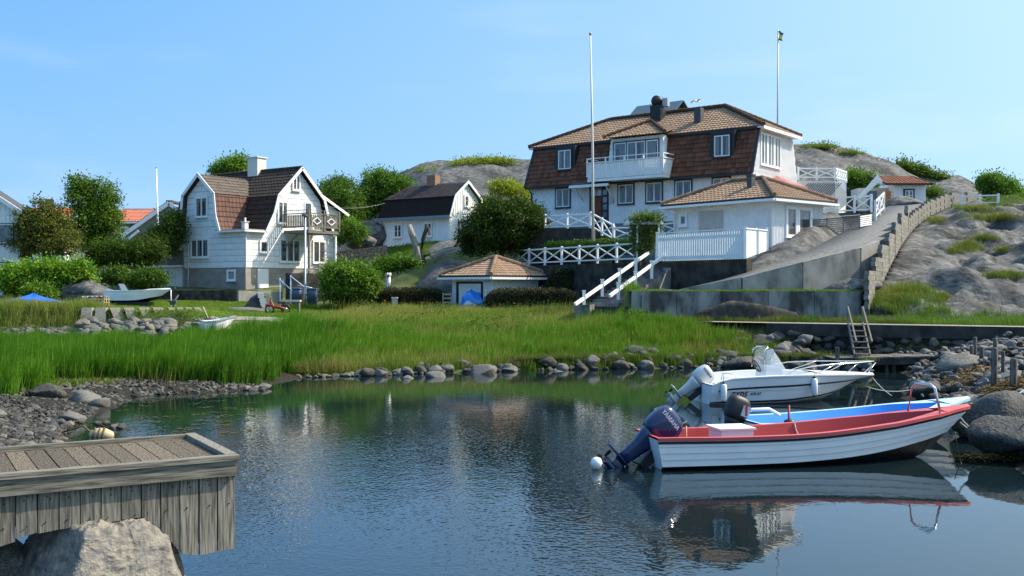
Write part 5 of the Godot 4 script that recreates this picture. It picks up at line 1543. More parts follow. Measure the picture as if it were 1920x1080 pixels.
func gull() -> void:
	var st := S(true)
	loft(st, [[Vector3(0, 0, -0.28), 0.01, 0.01], [Vector3(0, 0.02, -0.15), 0.05, 0.05], [Vector3(0, 0.01, 0), 0.075, 0.07], [Vector3(0, 0.01, 0.14), 0.05, 0.05], [Vector3(0, 0.03, 0.21), 0.042, 0.042], [Vector3(0, 0.025, 0.28), 0.008, 0.01]], Basis(Vector3.RIGHT, Vector3.BACK, Vector3.UP), 10)
	var t := thing("gull", "gull gliding in the sky above the right part of the tiled roof", "bird", at(1307, 190, 66.0), Basis(Vector3.UP, -1.0))
	obj("body", st, mats.white_plain, t)
	for s in [-1, 1]:
		st = S(true)
		var ch := [[0.05, 0.02, 0.10, -0.08], [0.25, 0.10, 0.11, -0.07], [0.48, 0.05, 0.06, -0.07], [0.62, -0.03, -0.01, -0.06]]
		for i in 3:
			var a: Array = ch[i]; var b: Array = ch[i + 1]
			quad(st, Vector3(s * a[0], a[1], a[2]), Vector3(s * b[0], b[1], b[2]), Vector3(s * b[0], b[1] - 0.005, b[3]), Vector3(s * a[0], a[1] - 0.01, a[3]))
		obj("wing", st, mat("gull_grey", Color(0.34, 0.36, 0.38), 0.7), t)

# ------------------------------------------------------------------ plants
func leaf_mesh(n: int, spread: float, size: float, sd: int, narrow := 0.5) -> ArrayMesh:
	var r := RandomNumberGenerator.new()
	r.seed = sd
	var st := S()
	for i in n:
		var c := Vector3(r.randfn(), r.randfn(), r.randfn()) * spread * 0.5
		var b := Basis.from_euler(Vector3(r.randf_range(-0.9, 0.9), r.randf() * TAU, r.randf_range(-0.9, 0.9)))
		var s := size * r.randf_range(0.7, 1.3)
		var t := r.randf_range(0.75, 1.25)
		st.set_color(Color(t, t, t))
		var tip := c + b.z * s; var l := c + b.z * s * 0.45 - b.x * s * narrow * 0.5 + b.y * s * 0.1; var rr := c + b.z * s * 0.45 + b.x * s * narrow * 0.5 + b.y * s * 0.1
		tri(st, c, l, tip); tri(st, c, tip, rr)
	st.generate_normals()
	return st.commit()

func scatter(called: String, mesh: Mesh, xf: Array, cols: Array, m: Material, parent: Node = null) -> MultiMeshInstance3D:
	var mm := MultiMesh.new()
	mm.transform_format = MultiMesh.TRANSFORM_3D
	mm.use_colors = true
	mm.mesh = mesh
	mm.instance_count = xf.size()
	var buf := PackedFloat32Array()
	buf.resize(xf.size() * 16)
	for i in xf.size():
		var t: Transform3D = xf[i]; var c: Color = cols[i]; var k := i * 16
		buf[k] = t.basis.x.x; buf[k + 1] = t.basis.y.x; buf[k + 2] = t.basis.z.x; buf[k + 3] = t.origin.x
		buf[k + 4] = t.basis.x.y; buf[k + 5] = t.basis.y.y; buf[k + 6] = t.basis.z.y; buf[k + 7] = t.origin.y
		buf[k + 8] = t.basis.x.z; buf[k + 9] = t.basis.y.z; buf[k + 10] = t.basis.z.z; buf[k + 11] = t.origin.z
		buf[k + 12] = c.r; buf[k + 13] = c.g; buf[k + 14] = c.b; buf[k + 15] = 1.0
	mm.buffer = buf
	var o := MultiMeshInstance3D.new()
	o.multimesh = mm
	o.material_override = m
	if parent:
		o.name = called
		parent.add_child(o, true)
	else:
		o.name = numbered(called)
		add_child(o)
	o.set_meta("kind", "stuff")
	return o

var leafs := {}
func crown(parent: Node, blobs: Array, count: int, size: float, col: Color, vary := 0.3, sd := 1, clumps := 26, called := "crown", narrow := 0.55, loose := 0.30) -> void:
	# blobs: [centre, radii]; leaves gather in clumps that sit mostly towards the outside of each blob
	var key := "%0.2f_%0.2f" % [size, narrow]
	if not leafs.has(key): leafs[key] = leaf_mesh(9, size * 1.9, size, 77, narrow)
	rng.seed = sd
	var vol := 0.0
	for b in blobs: vol += b[1].x * b[1].y * b[1].z
	var xf := []; var cols := []
	for b in blobs:
		var share: float = b[1].x * b[1].y * b[1].z / vol
		var n := maxi(int(count * share), 10)
		var nc := maxi(int(clumps * 1.35 * blobs.size() * share), 9)
		var cl := []
		for i in nc:
			var v := Vector3(rng.randfn(), rng.randfn(), rng.randfn()).normalized() * pow(rng.randf(), 0.38)
			cl.append([b[0] + v * b[1] * rng.randf_range(0.8, 1.22), rng.randf_range(0.65, 1.25), rng.randf_range(-1.0, 1.0)])
		for i in n:
			var c: Array = cl[rng.randi() % nc]
			var p: Vector3 = c[0] + Vector3(rng.randfn(), rng.randfn() * 0.75, rng.randfn()) * b[1] * loose * 0.52 * c[1]
			var s := rng.randf_range(0.75, 1.3)
			xf.append(Transform3D(Basis.from_euler(Vector3(rng.randf_range(-0.6, 0.6), rng.randf() * TAU, 0)) * s, p))
			var t = 1.0 + vary * (0.6 * c[2] + 0.4 * rng.randf_range(-1, 1))
			var y := clampf(0.5 + 0.5 * c[2], 0, 1)
			cols.append(Color(col.r * t * (1.75 + 0.9 * y), col.g * t * (1.85 + 0.3 * y), col.b * t * 1.3))
	scatter(called, leafs[key], xf, cols, leafmat("leaf", Color(0.42, 0.55, 0.16)), parent)

func trunk(parent: Node, base: Vector3, top: Vector3, r: float, branches: Array, m := "bark") -> void:
	var st := S(true)
	var mid := base.lerp(top, 0.5) + Vector3(r * 0.8, 0, r * 0.5)
	tube(st, [base - Vector3(0, 0.3, 0), base + Vector3(0, 0.2, 0), mid, top], [r * 1.5, r * 1.1, r * 0.75, r * 0.3], 9)
	obj("trunk", st, mats[m], parent)
	if branches.size():
		st = S(true)
		for b in branches: tube(st, [base.lerp(top, b[0]), base.lerp(top, b[0]).lerp(b[1], 0.5) + Vector3(0, 0.15, 0), b[1]], [r * 0.5, r * 0.35, r * 0.12], 6)
		obj("limbs", st, mats[m], parent)

func plant(called: String, label: String, cat: String, px: float, py: float, d: float, blobs_px: Array, count: int, size: float, col: Color, opts := {}) -> Node3D:
	# blobs in picture units round the plant: [px, py, rx, ry, depth radius, depth offset]
	var base := at(px, py, d)
	rng.seed = int(px * 7.0 + py)
	var t := thing(called, label, cat, base, Basis(), opts.get("group", ""))
	var k := d / F
	var bl := []
	for b in blobs_px:
		var bc := at(b[0], b[1], d + (b[5] if b.size() > 5 else 0.0)) - base
		bl.append([bc, Vector3(b[2] * k, b[3] * k, b[4])])
		for q in opts.get("sprigs", 3):   # small shoots that break the outline
			var v := Vector3(rng.randfn(), absf(rng.randfn()) * 0.9 - 0.15, rng.randfn()).normalized()
			bl.append([bc + v * bl[-1][1].length() * 0.0 + v * Vector3(b[2] * k, b[3] * k, b[4]) * rng.randf_range(0.9, 1.15), Vector3(b[2] * k, b[3] * k, b[4]) * rng.randf_range(0.2, 0.34)])
	if opts.has("trunk"):
		var br := []
		for b in bl:
			if b[1].length() > 0.9: br.append([0.45, b[0]])
		trunk(t, Vector3.ZERO, opts.trunk, opts.get("r", 0.12), br)
	if cat == "tree": count = int(count * 0.78)
	crown(t, bl, count, size, col, opts.get("vary", 0.32), opts.get("seed", int(px)), opts.get("clumps", 26), opts.get("part", "crown"), opts.get("narrow", 0.55), opts.get("loose", 0.3) * (0.8 if cat == "tree" else 1.0))
	return t

func plants() -> void:
	var G := Color(0.055, 0.10, 0.022)
	plant("round_tree", "rounded olive-brown tree before the orange-roofed house at far left", "tree", 82, 498, 62.0, [[85, 435, 52, 38, 1.6], [70, 420, 40, 30, 1.3], [110, 455, 38, 32, 1.4], [90, 392, 26, 16, 0.8], [55, 460, 30, 26, 1.0]], 3600, 0.13, Color(0.062, 0.072, 0.026), {"trunk": Vector3(0.1, 2.6, 0), "vary": 0.5, "loose": 0.24})
	plant("tall_tree", "tall loose green tree with two tops left of the salmon roof", "tree", 180, 500, 68.0, [[152, 372, 24, 36, 1.0], [168, 352, 20, 18, 0.8], [203, 375, 18, 34, 0.9], [185, 405, 36, 34, 1.4], [205, 420, 22, 24, 1.0], [165, 440, 40, 32, 1.4], [195, 460, 32, 26, 1.2], [138, 345, 12, 12, 0.5]], 4200, 0.15, G * 0.95, {"trunk": Vector3(0.2, 4.5, 0), "r": 0.17, "loose": 0.22, "clumps": 30})
	plant("dark_hedge", "tall clipped dark green hedge left of the panelled house", "hedge", 225, 520, 66.0, [[190, 480, 26, 22, 1.2], [225, 478, 36, 24, 1.2], [268, 476, 32, 26, 1.2], [290, 470, 22, 22, 1.0]], 4200, 0.11, Color(0.033, 0.06, 0.014), {"part": "foliage", "loose": 0.4})
	plant("garden_shrub", "dark leafy shrub rising over the lean-to shed's balcony", "shrub", 320, 500, 68.0, [[318, 440, 22, 32, 1.2], [305, 455, 24, 26, 1.2], [330, 425, 14, 24, 0.9]], 1800, 0.14, Color(0.03, 0.055, 0.015), {"part": "foliage"})
	plant("light_hedge", "bright green broad-leaved hedge at left behind the blue tarpaulin", "hedge", 90, 560, 57.0, [[40, 522, 32, 26, 1.0], [80, 516, 34, 24, 1.0], [120, 514, 32, 22, 1.0], [152, 516, 22, 20, 0.9], [60, 545, 38, 18, 0.9], [25, 535, 22, 26, 0.9]], 4600, 0.13, Color(0.085, 0.155, 0.025), {"part": "foliage", "narrow": 0.7})
	plant("low_bush", "small dark leafy bush right of the grey boulder", "shrub", 282, 545, 60.0, [[280, 524, 32, 18, 0.9], [262, 530, 22, 14, 0.8], [220, 520, 30, 16, 0.8, 1.5]], 1700, 0.12, Color(0.036, 0.07, 0.015), {"part": "foliage"})
	plant("small_bush", "small leafy bush in front of the light hedge, above the blue tarpaulin", "shrub", 75, 556, 55.0, [[72, 548, 20, 12, 0.6], [92, 552, 12, 8, 0.5]], 500, 0.12, Color(0.06, 0.115, 0.02), {"part": "foliage"})
	plant("roof_tree", "pale green tree top seen behind the panelled house's chimney", "tree", 430, 420, 80.0, [[410, 322, 16, 10, 0.9], [438, 315, 24, 14, 1.2], [452, 306, 12, 10, 0.8]], 1100, 0.16, Color(0.07, 0.13, 0.03), {"trunk": Vector3(0, 3.8, 0)})
	plant("hill_tree", "green bushy tree between the panelled house and the small cottage", "tree", 640, 440, 80.0, [[625, 368, 26, 28, 1.5], [650, 378, 28, 30, 1.5], [640, 345, 18, 14, 1.0], [665, 400, 26, 24, 1.3], [640, 415, 26, 22, 1.3]], 3600, 0.15, Color(0.06, 0.11, 0.03), {"trunk": Vector3(0.2, 2.2, 0)})
	plant("hill_tree", "taller green tree leaning over the black roof of the small cottage", "tree", 715, 440, 82.0, [[705, 345, 30, 24, 1.5], [735, 355, 34, 26, 1.5], [700, 375, 34, 28, 1.5], [725, 335, 22, 16, 1.0], [760, 350, 20, 18, 1.0], [680, 400, 24, 22, 1.3]], 4200, 0.15, Color(0.055, 0.11, 0.025), {"trunk": Vector3(0.2, 2.5, 0)})
	plant("slope_bush", "small light green bush on the slope left of the small cottage", "shrub", 675, 470, 73.0, [[672, 440, 16, 18, 0.8], [655, 430, 16, 20, 0.9], [640, 445, 14, 16, 0.8]], 900, 0.13, Color(0.07, 0.13, 0.03), {"part": "foliage"})
	plant("big_shrub", "large rounded leafy shrub right of the lamp post", "shrub", 655, 570, 56.0, [[655, 528, 42, 32, 1.3], [632, 522, 26, 24, 1.0], [682, 535, 26, 28, 1.0], [650, 548, 40, 22, 1.1]], 3600, 0.14, Color(0.055, 0.105, 0.02), {"part": "foliage", "narrow": 0.6})
	plant("slope_shrub", "low green shrub on the dark slope below the dead tree", "shrub", 740, 515, 62.0, [[735, 500, 32, 12, 0.8], [765, 494, 20, 10, 0.7], [715, 505, 14, 16, 0.6]], 1100, 0.12, Color(0.05, 0.10, 0.02), {"part": "foliage"})
	plant("dark_shrub", "big dark green shrub spreading left of the large house", "shrub", 940, 480, 61.0, [[940, 425, 52, 40, 1.8], [905, 440, 40, 36, 1.6], [975, 420, 40, 36, 1.6], [930, 400, 40, 22, 1.3], [1000, 425, 24, 30, 1.3], [885, 455, 24, 24, 1.2], [960, 450, 50, 26, 1.5], [965, 392, 26, 14, 1.0]], 6800, 0.14, Color(0.026, 0.045, 0.013), {"part": "foliage", "trunk": Vector3(0, 1.2, 0)})
	# clipped hedges
	hedge("clipped_hedge", "low clipped brownish hedge left of the garage", 693, 838, 58.5, 544, 578, 1.3)
	hedge("clipped_hedge", "low clipped brownish hedge between the garage and the garden stairs", 912, 1084, 54.0, 545, 580, 1.3)
	hedge("terrace_hedge", "narrow green hedge strip above the long white crossed fence", 1008, 1196, 57.0, 454, 480, 0.6, Color(0.11, 0.19, 0.03), 59.6, 54.2)
	hedge("ivy", "dark ivy hanging over the retaining wall right of the garage", 1030, 1130, 56.4, 505, 545, 0.5, Color(0.03, 0.055, 0.015))
	plant("climber", "climbing plant with pale flowers over the white garden arch", "climbing plant", 1210, 480, 50.3, [[1210, 412, 26, 7, 0.6], [1192, 440, 8, 30, 0.3], [1218, 440, 10, 34, 0.3], [1234, 420, 6, 16, 0.3], [1200, 470, 12, 14, 0.3]], 1200, 0.09, Color(0.06, 0.09, 0.035), {"part": "foliage"})
	# bushes on the rocks
	plant("rock_bush", "green bush on the back hill left of the lane-top cottage", "shrub", 1610, 350, 84.0, [[1608, 340, 26, 16, 1.2], [1630, 345, 18, 12, 1.0], [1590, 335, 14, 14, 0.9]], 1200, 0.15, Color(0.06, 0.11, 0.025), {"part": "foliage"})
	plant("rock_bush", "low bush on the back hill's skyline right of the tiny cottage's roof", "shrub", 1705, 320, 98.0, [[1695, 312, 16, 9, 1.0], [1715, 322, 22, 9, 1.2], [1740, 330, 18, 8, 1.0], [1765, 334, 14, 7, 1.0]], 1000, 0.17, Color(0.065, 0.10, 0.03), {"part": "foliage"})
	plant("rock_bush", "rounded light green bush at the right edge of the skyline", "shrub", 1870, 375, 78.0, [[1865, 350, 24, 22, 1.3], [1885, 360, 26, 18, 1.3], [1852, 342, 14, 14, 1.0], [1905, 368, 20, 12, 1.0]], 1900, 0.15, Color(0.07, 0.13, 0.03), {"part": "foliage"})
	plant("rock_bush", "small dark bush between the tiny cottage and the plateau fence", "shrub", 1748, 372, 74.0, [[1748, 364, 16, 9, 0.8]], 450, 0.12, Color(0.055, 0.09, 0.025), {"part": "foliage"})
	plant("heath_patch", "yellow-green heath patch on the hill above the small cottage's roof", "shrub", 880, 312, 97.0, [[870, 312, 30, 9, 1.8], [900, 309, 34, 7, 1.8], [935, 303, 34, 5, 1.5], [820, 330, 14, 5, 1.0], [805, 322, 20, 4, 1.0]], 2200, 0.13, Color(0.13, 0.16, 0.03), {"part": "foliage"})
	plant("heath_patch", "green heath patch on the slope right of the small cottage's gable", "shrub", 950, 375, 76.0, [[955, 358, 36, 10, 1.5], [975, 372, 20, 16, 1.3], [920, 378, 12, 7, 1.0], [940, 348, 26, 6, 1.2]], 1800, 0.11, Color(0.15, 0.175, 0.03), {"part": "foliage"})
	plant("heath_patch", "strip of heath along the back hill's crest right of the large house", "shrub", 1560, 285, 96.0, [[1540, 276, 30, 4, 1.2], [1590, 290, 26, 5, 1.2], [1640, 310, 22, 7, 1.2], [1660, 325, 18, 8, 1.2]], 1200, 0.13, Color(0.09, 0.12, 0.03), {"part": "foliage"})

func hedge(called: String, label: String, x0: float, x1: float, d: float, y0: float, y1: float, deep: float, col := Color(0.062, 0.060, 0.028), da := 0.0, db := 0.0) -> void:
	var base := at((x0 + x1) / 2, y1, d)
	var turn := Basis()
	var wide := 1.0
	if da > 0.0:
		var v := at(x1, y1, db) - at(x0, y1, da)
		v.y = 0.0
		turn = Basis(v.normalized(), Vector3.UP, v.normalized().cross(Vector3.UP))
		wide = v.length() / ((x1 - x0) * d / F)
	var t := thing(called, label, "hedge", base, turn)
	rng.seed = int(x0)
	var k := d / F
	var hw := (x1 - x0) / 2 * k * wide; var hh := (y1 - y0) * k
	if not leafs.has("hedge"): leafs["hedge"] = leaf_mesh(10, 0.14, 0.075, 31, 0.6)
	var xf := []; var cols := []
	var n := int(hw * 2 * hh * deep * 800)
	for i in n:
		var u := rng.randf_range(-1, 1); var v := pow(rng.randf(), 0.55); var w := rng.randf_range(-1, 1)
		if absf(u) < 0.93 and v < 0.86 and absf(w) < 0.7: continue
		var round_ := sqrt(maxf(0.0, 1.0 - pow(absf(u), 8.0))) * (0.95 + 0.07 * bnoise.get_noise_2d(u * hw * 5.0 + x0, w * 3.0))
		xf.append(Transform3D(Basis.from_euler(Vector3(rng.randf_range(-0.6, 0.6), rng.randf() * TAU, 0)) * rng.randf_range(0.8, 1.3), Vector3(u * hw, v * hh * round_, w * deep / 2 * (1.0 - 0.25 * v * v))))
		var s := rng.randf_range(0.7, 1.35)
		cols.append(Color(col.r * s, col.g * s, col.b * s))
	scatter("foliage", leafs.hedge, xf, cols, leafmat("leaf", Color(0.42, 0.55, 0.16)), t)
	var st := S()
	box(st, Vector3(0, hh * 0.42, 0), Vector3(hw * 1.9, hh * 0.8, deep * 0.75))
	obj("twigs", st, mats.soil, t)

func blade_mesh(n: int, h: float, w: float, spread: float, sd: int, lean := 0.35, tip := Color(1.1, 1.1, 1.0), root := Color(0.8, 0.85, 0.8)) -> ArrayMesh:
	var r := RandomNumberGenerator.new()
	r.seed = sd
	var st := S()
	for i in n:
		var c := Vector3(r.randfn() * spread, 0, r.randfn() * spread)
		var a := r.randf() * TAU
		var hh := h * r.randf_range(0.6, 1.15)
		var ln := Vector3(cos(a), 0, sin(a)) * hh * lean * r.randf_range(0.3, 1.2) + Vector3(hh * 0.12, 0, 0)
		var s := Vector3(-sin(a), 0, cos(a)).rotated(Vector3.UP, r.randf_range(-1, 1)) * w * 0.5
		var m := c + Vector3(0, hh * 0.55, 0) + ln * 0.3
		var t := r.randf_range(0.8, 1.2)
		var rc := root * t; var tc := tip * t
		rc.a = 1; tc.a = 1
		var mc := rc.lerp(tc, 0.5)
		for q in [[c - s, rc], [m - s * 0.8, mc], [m + s * 0.8, mc], [c - s, rc], [m + s * 0.8, mc], [c + s, rc], [m - s * 0.8, mc], [c + Vector3(0, hh, 0) + ln, tc], [m + s * 0.8, mc]]:
			st.set_color(q[1]); st.add_vertex(q[0])
	st.generate_normals()
	return st.commit()

func field(called: String, label: String, cat: String, mesh: Mesh, density: float, x0: float, x1: float, d0: float, d1: float, test: Callable, col: Callable, sd: int, smin := 0.75, smax := 1.25, hfun = null) -> void:
	rng.seed = sd
	var n := int((x1 - x0) * (d1 - d0) * density)
	var xf := []; var cols := []
	for i in n:
		var x := rng.randf_range(x0, x1); var d := rng.randf_range(d0, d1)
		var k: float = test.call(x, d)
		if rng.randf() > k: continue
		var s := rng.randf_range(smin, smax)
		var y: float = hfun.call(x, d) if hfun != null else ground_h(x, d)
		xf.append(Transform3D(Basis(Vector3.UP, rng.randf_range(-0.9, 0.9)) * Basis.from_scale(Vector3(s, s * (0.75 + 0.25 * k) * (1.0 + 0.4 * bnoise.get_noise_2d(x * 3.5 + sd, d * 3.5)), s)), Vector3(x, y - 0.02, -d)))
		var gc: Color = col.call(x, d)
		cols.append(Color(gc.r * 1.3, gc.g * 1.3, gc.b * 1.1))
	if xf.is_empty(): return
	tag(scatter(called, mesh, xf, cols, leafmat("grass", Color(0.5, 0.62, 0.15), 0.5)), label, cat)

func mixc(a: Color, b: Color, x: float, d: float, f := 0.6, sd := 0.0) -> Color:
	var t := clampf(0.5 + 1.1 * bnoise.get_noise_2d(x * f * 3.0 + sd, d * f * 3.0) + rng.randf_range(-0.25, 0.25), 0, 1)
	return a.lerp(b, t)

func shore_x(d: float) -> float:   # where the left lagoon's bank begins
	return row_h([[14, -7.0], [20, -9.0], [24, -10.3], [27.5, -10.8], [29.5, -8.6], [30.5, -7.2], [33.7, -7.0], [35, -3.5], [36.2, -0.6], [37.2, 3.4], [37.8, 6.6], [38.1, 10.0], [39, 12.0]], d)

func grasses() -> void:
	var reed := blade_mesh(13, 0.85, 0.020, 0.10, 5, 0.30, Color(1.15, 1.12, 1.0), Color(0.75, 0.8, 0.75))
	var hay := blade_mesh(14, 0.55, 0.014, 0.12, 6, 0.45, Color(1.25, 1.05, 0.95), Color(0.8, 0.9, 0.7))
	var turf := blade_mesh(16, 0.13, 0.016, 0.12, 7, 0.6)
	var weed := leaf_mesh(10, 0.35, 0.12, 15, 0.35)
	var GB := Color(0.095, 0.205, 0.018); var GD := Color(0.055, 0.135, 0.014)
	field("reeds", "tall bright green reeds filling the left bank of the inlet", "reeds", reed, 62, -22, -5.5, 25.0, 43.0, func(x, d):
		var s := shore_x(d)
		if d < 30.0 and x > -12.5 + 0.9 * bnoise.get_noise_2d(x * 3.0, d * 3.0): return 0.0
		if x > s - 0.35 - 0.3 * bnoise.get_noise_2d(x * 2.0, d * 2.0): return 0.0
		if x > -13.2 and x < -9.2 and d > 42.3: return 0.0
		var thin := 0.4 if bnoise.get_noise_2d(x * 4.0, d * 4.0) < -0.2 else 1.0
		return thin - thin * smoothstep(-8.5, -6.0, x + 0.8 * bnoise.get_noise_2d(x, d)), func(x, d): return mixc(GB, GD, x, d, 0.5), 201, 0.75, 1.15)
	field("marsh_grass", "mixed green and straw-coloured marsh grass in the middle of the bank", "grass", hay, 62, -9, 11.0, 34.0, 46.0, func(x, d):
		if x > shore_x(d) - 0.3: return 0.0
		if d > line_d(quay, x) - 0.1: return 0.0
		if x < -9.0 and d > 43.0: return 0.0
		return 1.0, func(x, d):
			var c := mixc(Color(0.11, 0.215, 0.02), Color(0.17, 0.215, 0.045), x, d, 0.5, 7.0)
			var dry := smoothstep(0.05, 0.35, bnoise.get_noise_2d(x * 1.3 + 50.0, d * 2.2) + (0.22 if d < shore_d(x) + 1.6 else 0.0) - (0.1 if d > 38.5 else 0.0))
			return c.lerp(Color(0.23, 0.19, 0.10), 0.5 * dry * rng.randf_range(0.5, 1.0)), 202, 0.5, 0.95)
	field("reed_belt", "belt of fresh green reeds in front of the hedges and garage", "reeds", reed, 40, -7.5, 9.0, 36.4, 43.5, func(x, d):
		if d > line_d(quay, x) - 0.5: return 0.0
		return 0.95 if bnoise.get_noise_2d(x * 0.7 + 15.0, d * 1.6) > -0.12 and d > 37.2 + 0.5 * bnoise.get_noise_2d(x, 3.0) and x < shore_x(d) - 0.6 else 0.0, func(x, d): return mixc(GB, Color(0.13, 0.225, 0.025), x, d), 203, 0.45, 0.8)
	field("meadow", "tall seeding meadow grass in front of the hedges", "grass", hay, 34, -12.5, 5.2, 44.0, 57.0, func(x, d):
		if x < -8.3 and d < 56: return 0.0
		if d > 52 and x > 3: return 0.0
		if absf(x + 0.3) < 1.6 and d > 56.0: return 0.0
		return 1.0, func(x, d): return mixc(Color(0.15, 0.22, 0.03), Color(0.25, 0.24, 0.085), x, d, 0.4), 204, 0.5, 0.9)
	field("lawn_grass", "short mown grass around the beached boats at left", "lawn", turf, 90, -26, -8.0, 45.0, 60.0, func(x, d):
		return 0.0 if x > -12.6 and d < 48.0 else 1.0, func(x, d): return mixc(Color(0.13, 0.22, 0.025), Color(0.19, 0.23, 0.05), x, d), 205, 0.7, 1.2)
	field("weeds", "weeds and seed heads on top of the left stone wall", "weeds", hay, 60, -24, -18.3, 44.2, 47.5, func(x, d): return 1.0, func(x, d): return mixc(Color(0.12, 0.19, 0.03), Color(0.21, 0.22, 0.08), x, d), 206, 0.7, 1.2)
	field("lawn_strip", "strip of short sunlit lawn on top of the long concrete wall", "lawn", turf, 150, 5.1, 14.6, 43.0, 46.5, func(x, d): return 1.0 if d > line_d(lawn, x) + 0.2 and lane_dist(x, d)[0] > lane_dist(x, d)[2] + 0.25 else 0.0, func(x, d): return mixc(Color(0.11, 0.19, 0.02), Color(0.17, 0.20, 0.05), x, d), 207, 0.6, 1.0, func(x, d): return 2.76)
	field("verge", "green verge between the footpath and the bare rock at right", "grass", hay, 90, 14.0, 24.0, 35.0, 45.0, func(x, d):
		if d < line_d(quay, x) + 1.3 or (x < 14.9 and d > 42.7): return 0.0
		return 1.0 if d < 42.2 + 0.6 * bnoise.get_noise_2d(x * 2.0, 1.0) or (x < 17.8 and d < 44.3 and bnoise.get_noise_2d(x * 2.0, d * 2.0) > -0.1) else 0.0, func(x, d): return mixc(Color(0.095, 0.18, 0.02), Color(0.15, 0.20, 0.05), x, d), 208, 0.35, 0.75, func(x, d): return maxf(ground_h(x, d), right_rock(x, d) - rock_cut(x, d)))
	field("path_turf", "short turf along the near edge of the footpath under the concrete wall", "grass", hay, 110, 4.2, 15.0, 38.5, 43.6, func(x, d):
		return 1.0 if d > line_d(quay, x) + (1.3 if x > 8.0 else -2.0) and d < line_d(lawn, x) - 0.1 else 0.0, func(x, d): return mixc(Color(0.07, 0.12, 0.02), Color(0.12, 0.13, 0.04), x, d), 209, 0.3, 0.75)
	field("bank_turf", "dry short turf on top of the far stone bank behind the white motorboat", "grass", turf, 170, 0.0, 12.5, 35.6, 40.0, func(x, d):
		var s := shore_d(x) + 0.25
		return 1.0 if d > s and d < s + 1.2 and d < line_d(quay, x) - 0.3 else 0.0, func(x, d): return mixc(Color(0.10, 0.115, 0.03), Color(0.16, 0.15, 0.06), x, d), 210, 0.7, 1.2, func(x, d): return maxf(ground_h(x, d), 0.42))
	var stalk := blade_mesh(5, 0.85, 0.011, 0.16, 16, 0.35, Color(1.3, 1.1, 0.8), Color(0.9, 0.85, 0.6))
	field("dead_stalks", "scattered pale dead stalks and seed heads standing among the green grass", "grass", stalk, 7, -20, 10.0, 29.0, 52.0, func(x, d):
		if x > shore_x(d) - 0.5 or d > line_d(quay, x) - 0.2: return 0.0
		if d < 43.0 and x < -13.2 and d > 42.0: return 0.0
		if x < -8.5 and d > 42.5: return 0.0
		return clampf(0.35 + 1.8 * bnoise.get_noise_2d(x * 1.6 + 70.0, d * 2.0), 0, 1), func(x, d): return Color(0.30, 0.25, 0.13) * rng.randf_range(0.6, 1.1), 216, 0.6, 1.1)
	field("broad_weeds", "dark broad-leaved weeds in clumps along the middle of the bank", "weeds", weed, 9, -10, 6.0, 40.0, 55.0, func(x, d):
		if x < -8.5 or d > line_d(quay, x) - 0.3: return 0.0
		return 1.0 if bnoise.get_noise_2d(x * 1.8 + 33.0, d * 1.8) > 0.16 else 0.0, func(x, d): return Color(0.055, 0.10, 0.02) * rng.randf_range(0.7, 1.3), 217, 0.6, 1.3, func(x, d): return ground_h(x, d) + 0.3)
	field("edge_tussocks", "straw-tinged tussocks hanging over the stones along the water's edge", "grass", hay, 55, -8, 12.0, 33.2, 38.4, func(x, d):
		var s := shore_d(x)
		return 0.8 if d > s + 0.1 and d < s + 0.9 and bnoise.get_noise_2d(x * 3.0, 5.0) > -0.12 else 0.0, func(x, d): return mixc(Color(0.10, 0.15, 0.025), Color(0.20, 0.17, 0.08), x, d), 215, 0.5, 1.0, func(x, d): return maxf(ground_h(x, d), 0.18))
	field("shore_turf", "low grazed turf between the reeds and the pebbles at left", "grass", turf, 130, -20, -8.5, 22.5, 31.0, func(x, d):
		var e = -11.2 - (30.0 - d) * 0.5
		return 1.0 if x < e + 1.0 * bnoise.get_noise_2d(x, d) and d > 23.5 else 0.0, func(x, d): return mixc(Color(0.09, 0.14, 0.022), Color(0.15, 0.15, 0.05), x, d), 211, 0.8, 1.6)
	var tufts := [[1640, 452, 1690, 3, 49.0], [0, 0, 0, 0, 0]]
	rock_tufts()
	field("plateau_grass", "green grass on the plateau around the top of the lane", "grass", turf, 60, 22.0, 40.0, 62.0, 76.0, func(x, d):
		var l := lane_dist(x, d)
		if absf(l[0]) < l[2] + 0.2: return 0.0
		return 1.0 if d > 66.5 + 2.0 * bnoise.get_noise_2d(x, d) else 0.0, func(x, d): return mixc(Color(0.12, 0.19, 0.03), Color(0.17, 0.19, 0.06), x, d), 213, 0.8, 1.6, func(x, d): return maxf(ground_h(x, d), right_rock(x, d) - rock_cut(x, d)))
	field("slope_grass", "sunlit grass on the slope between the panelled house and the small cottage", "grass", turf, 40, -12.5, -4.5, 69.0, 82.0, func(x, d): return 1.0, func(x, d): return mixc(Color(0.12, 0.20, 0.03), Color(0.16, 0.19, 0.05), x, d), 214, 1.0, 2.0)

func hit(px: float, py: float) -> Vector3:   # where the sight line meets the bare rock at right
	var d := 41.5
	while d < 74.0:
		var p := at(px, py, d)
		if right_rock(p.x, d) - rock_cut(p.x, d) >= p.y: return p
		d += 0.1
	return at(px, py, 66.0)

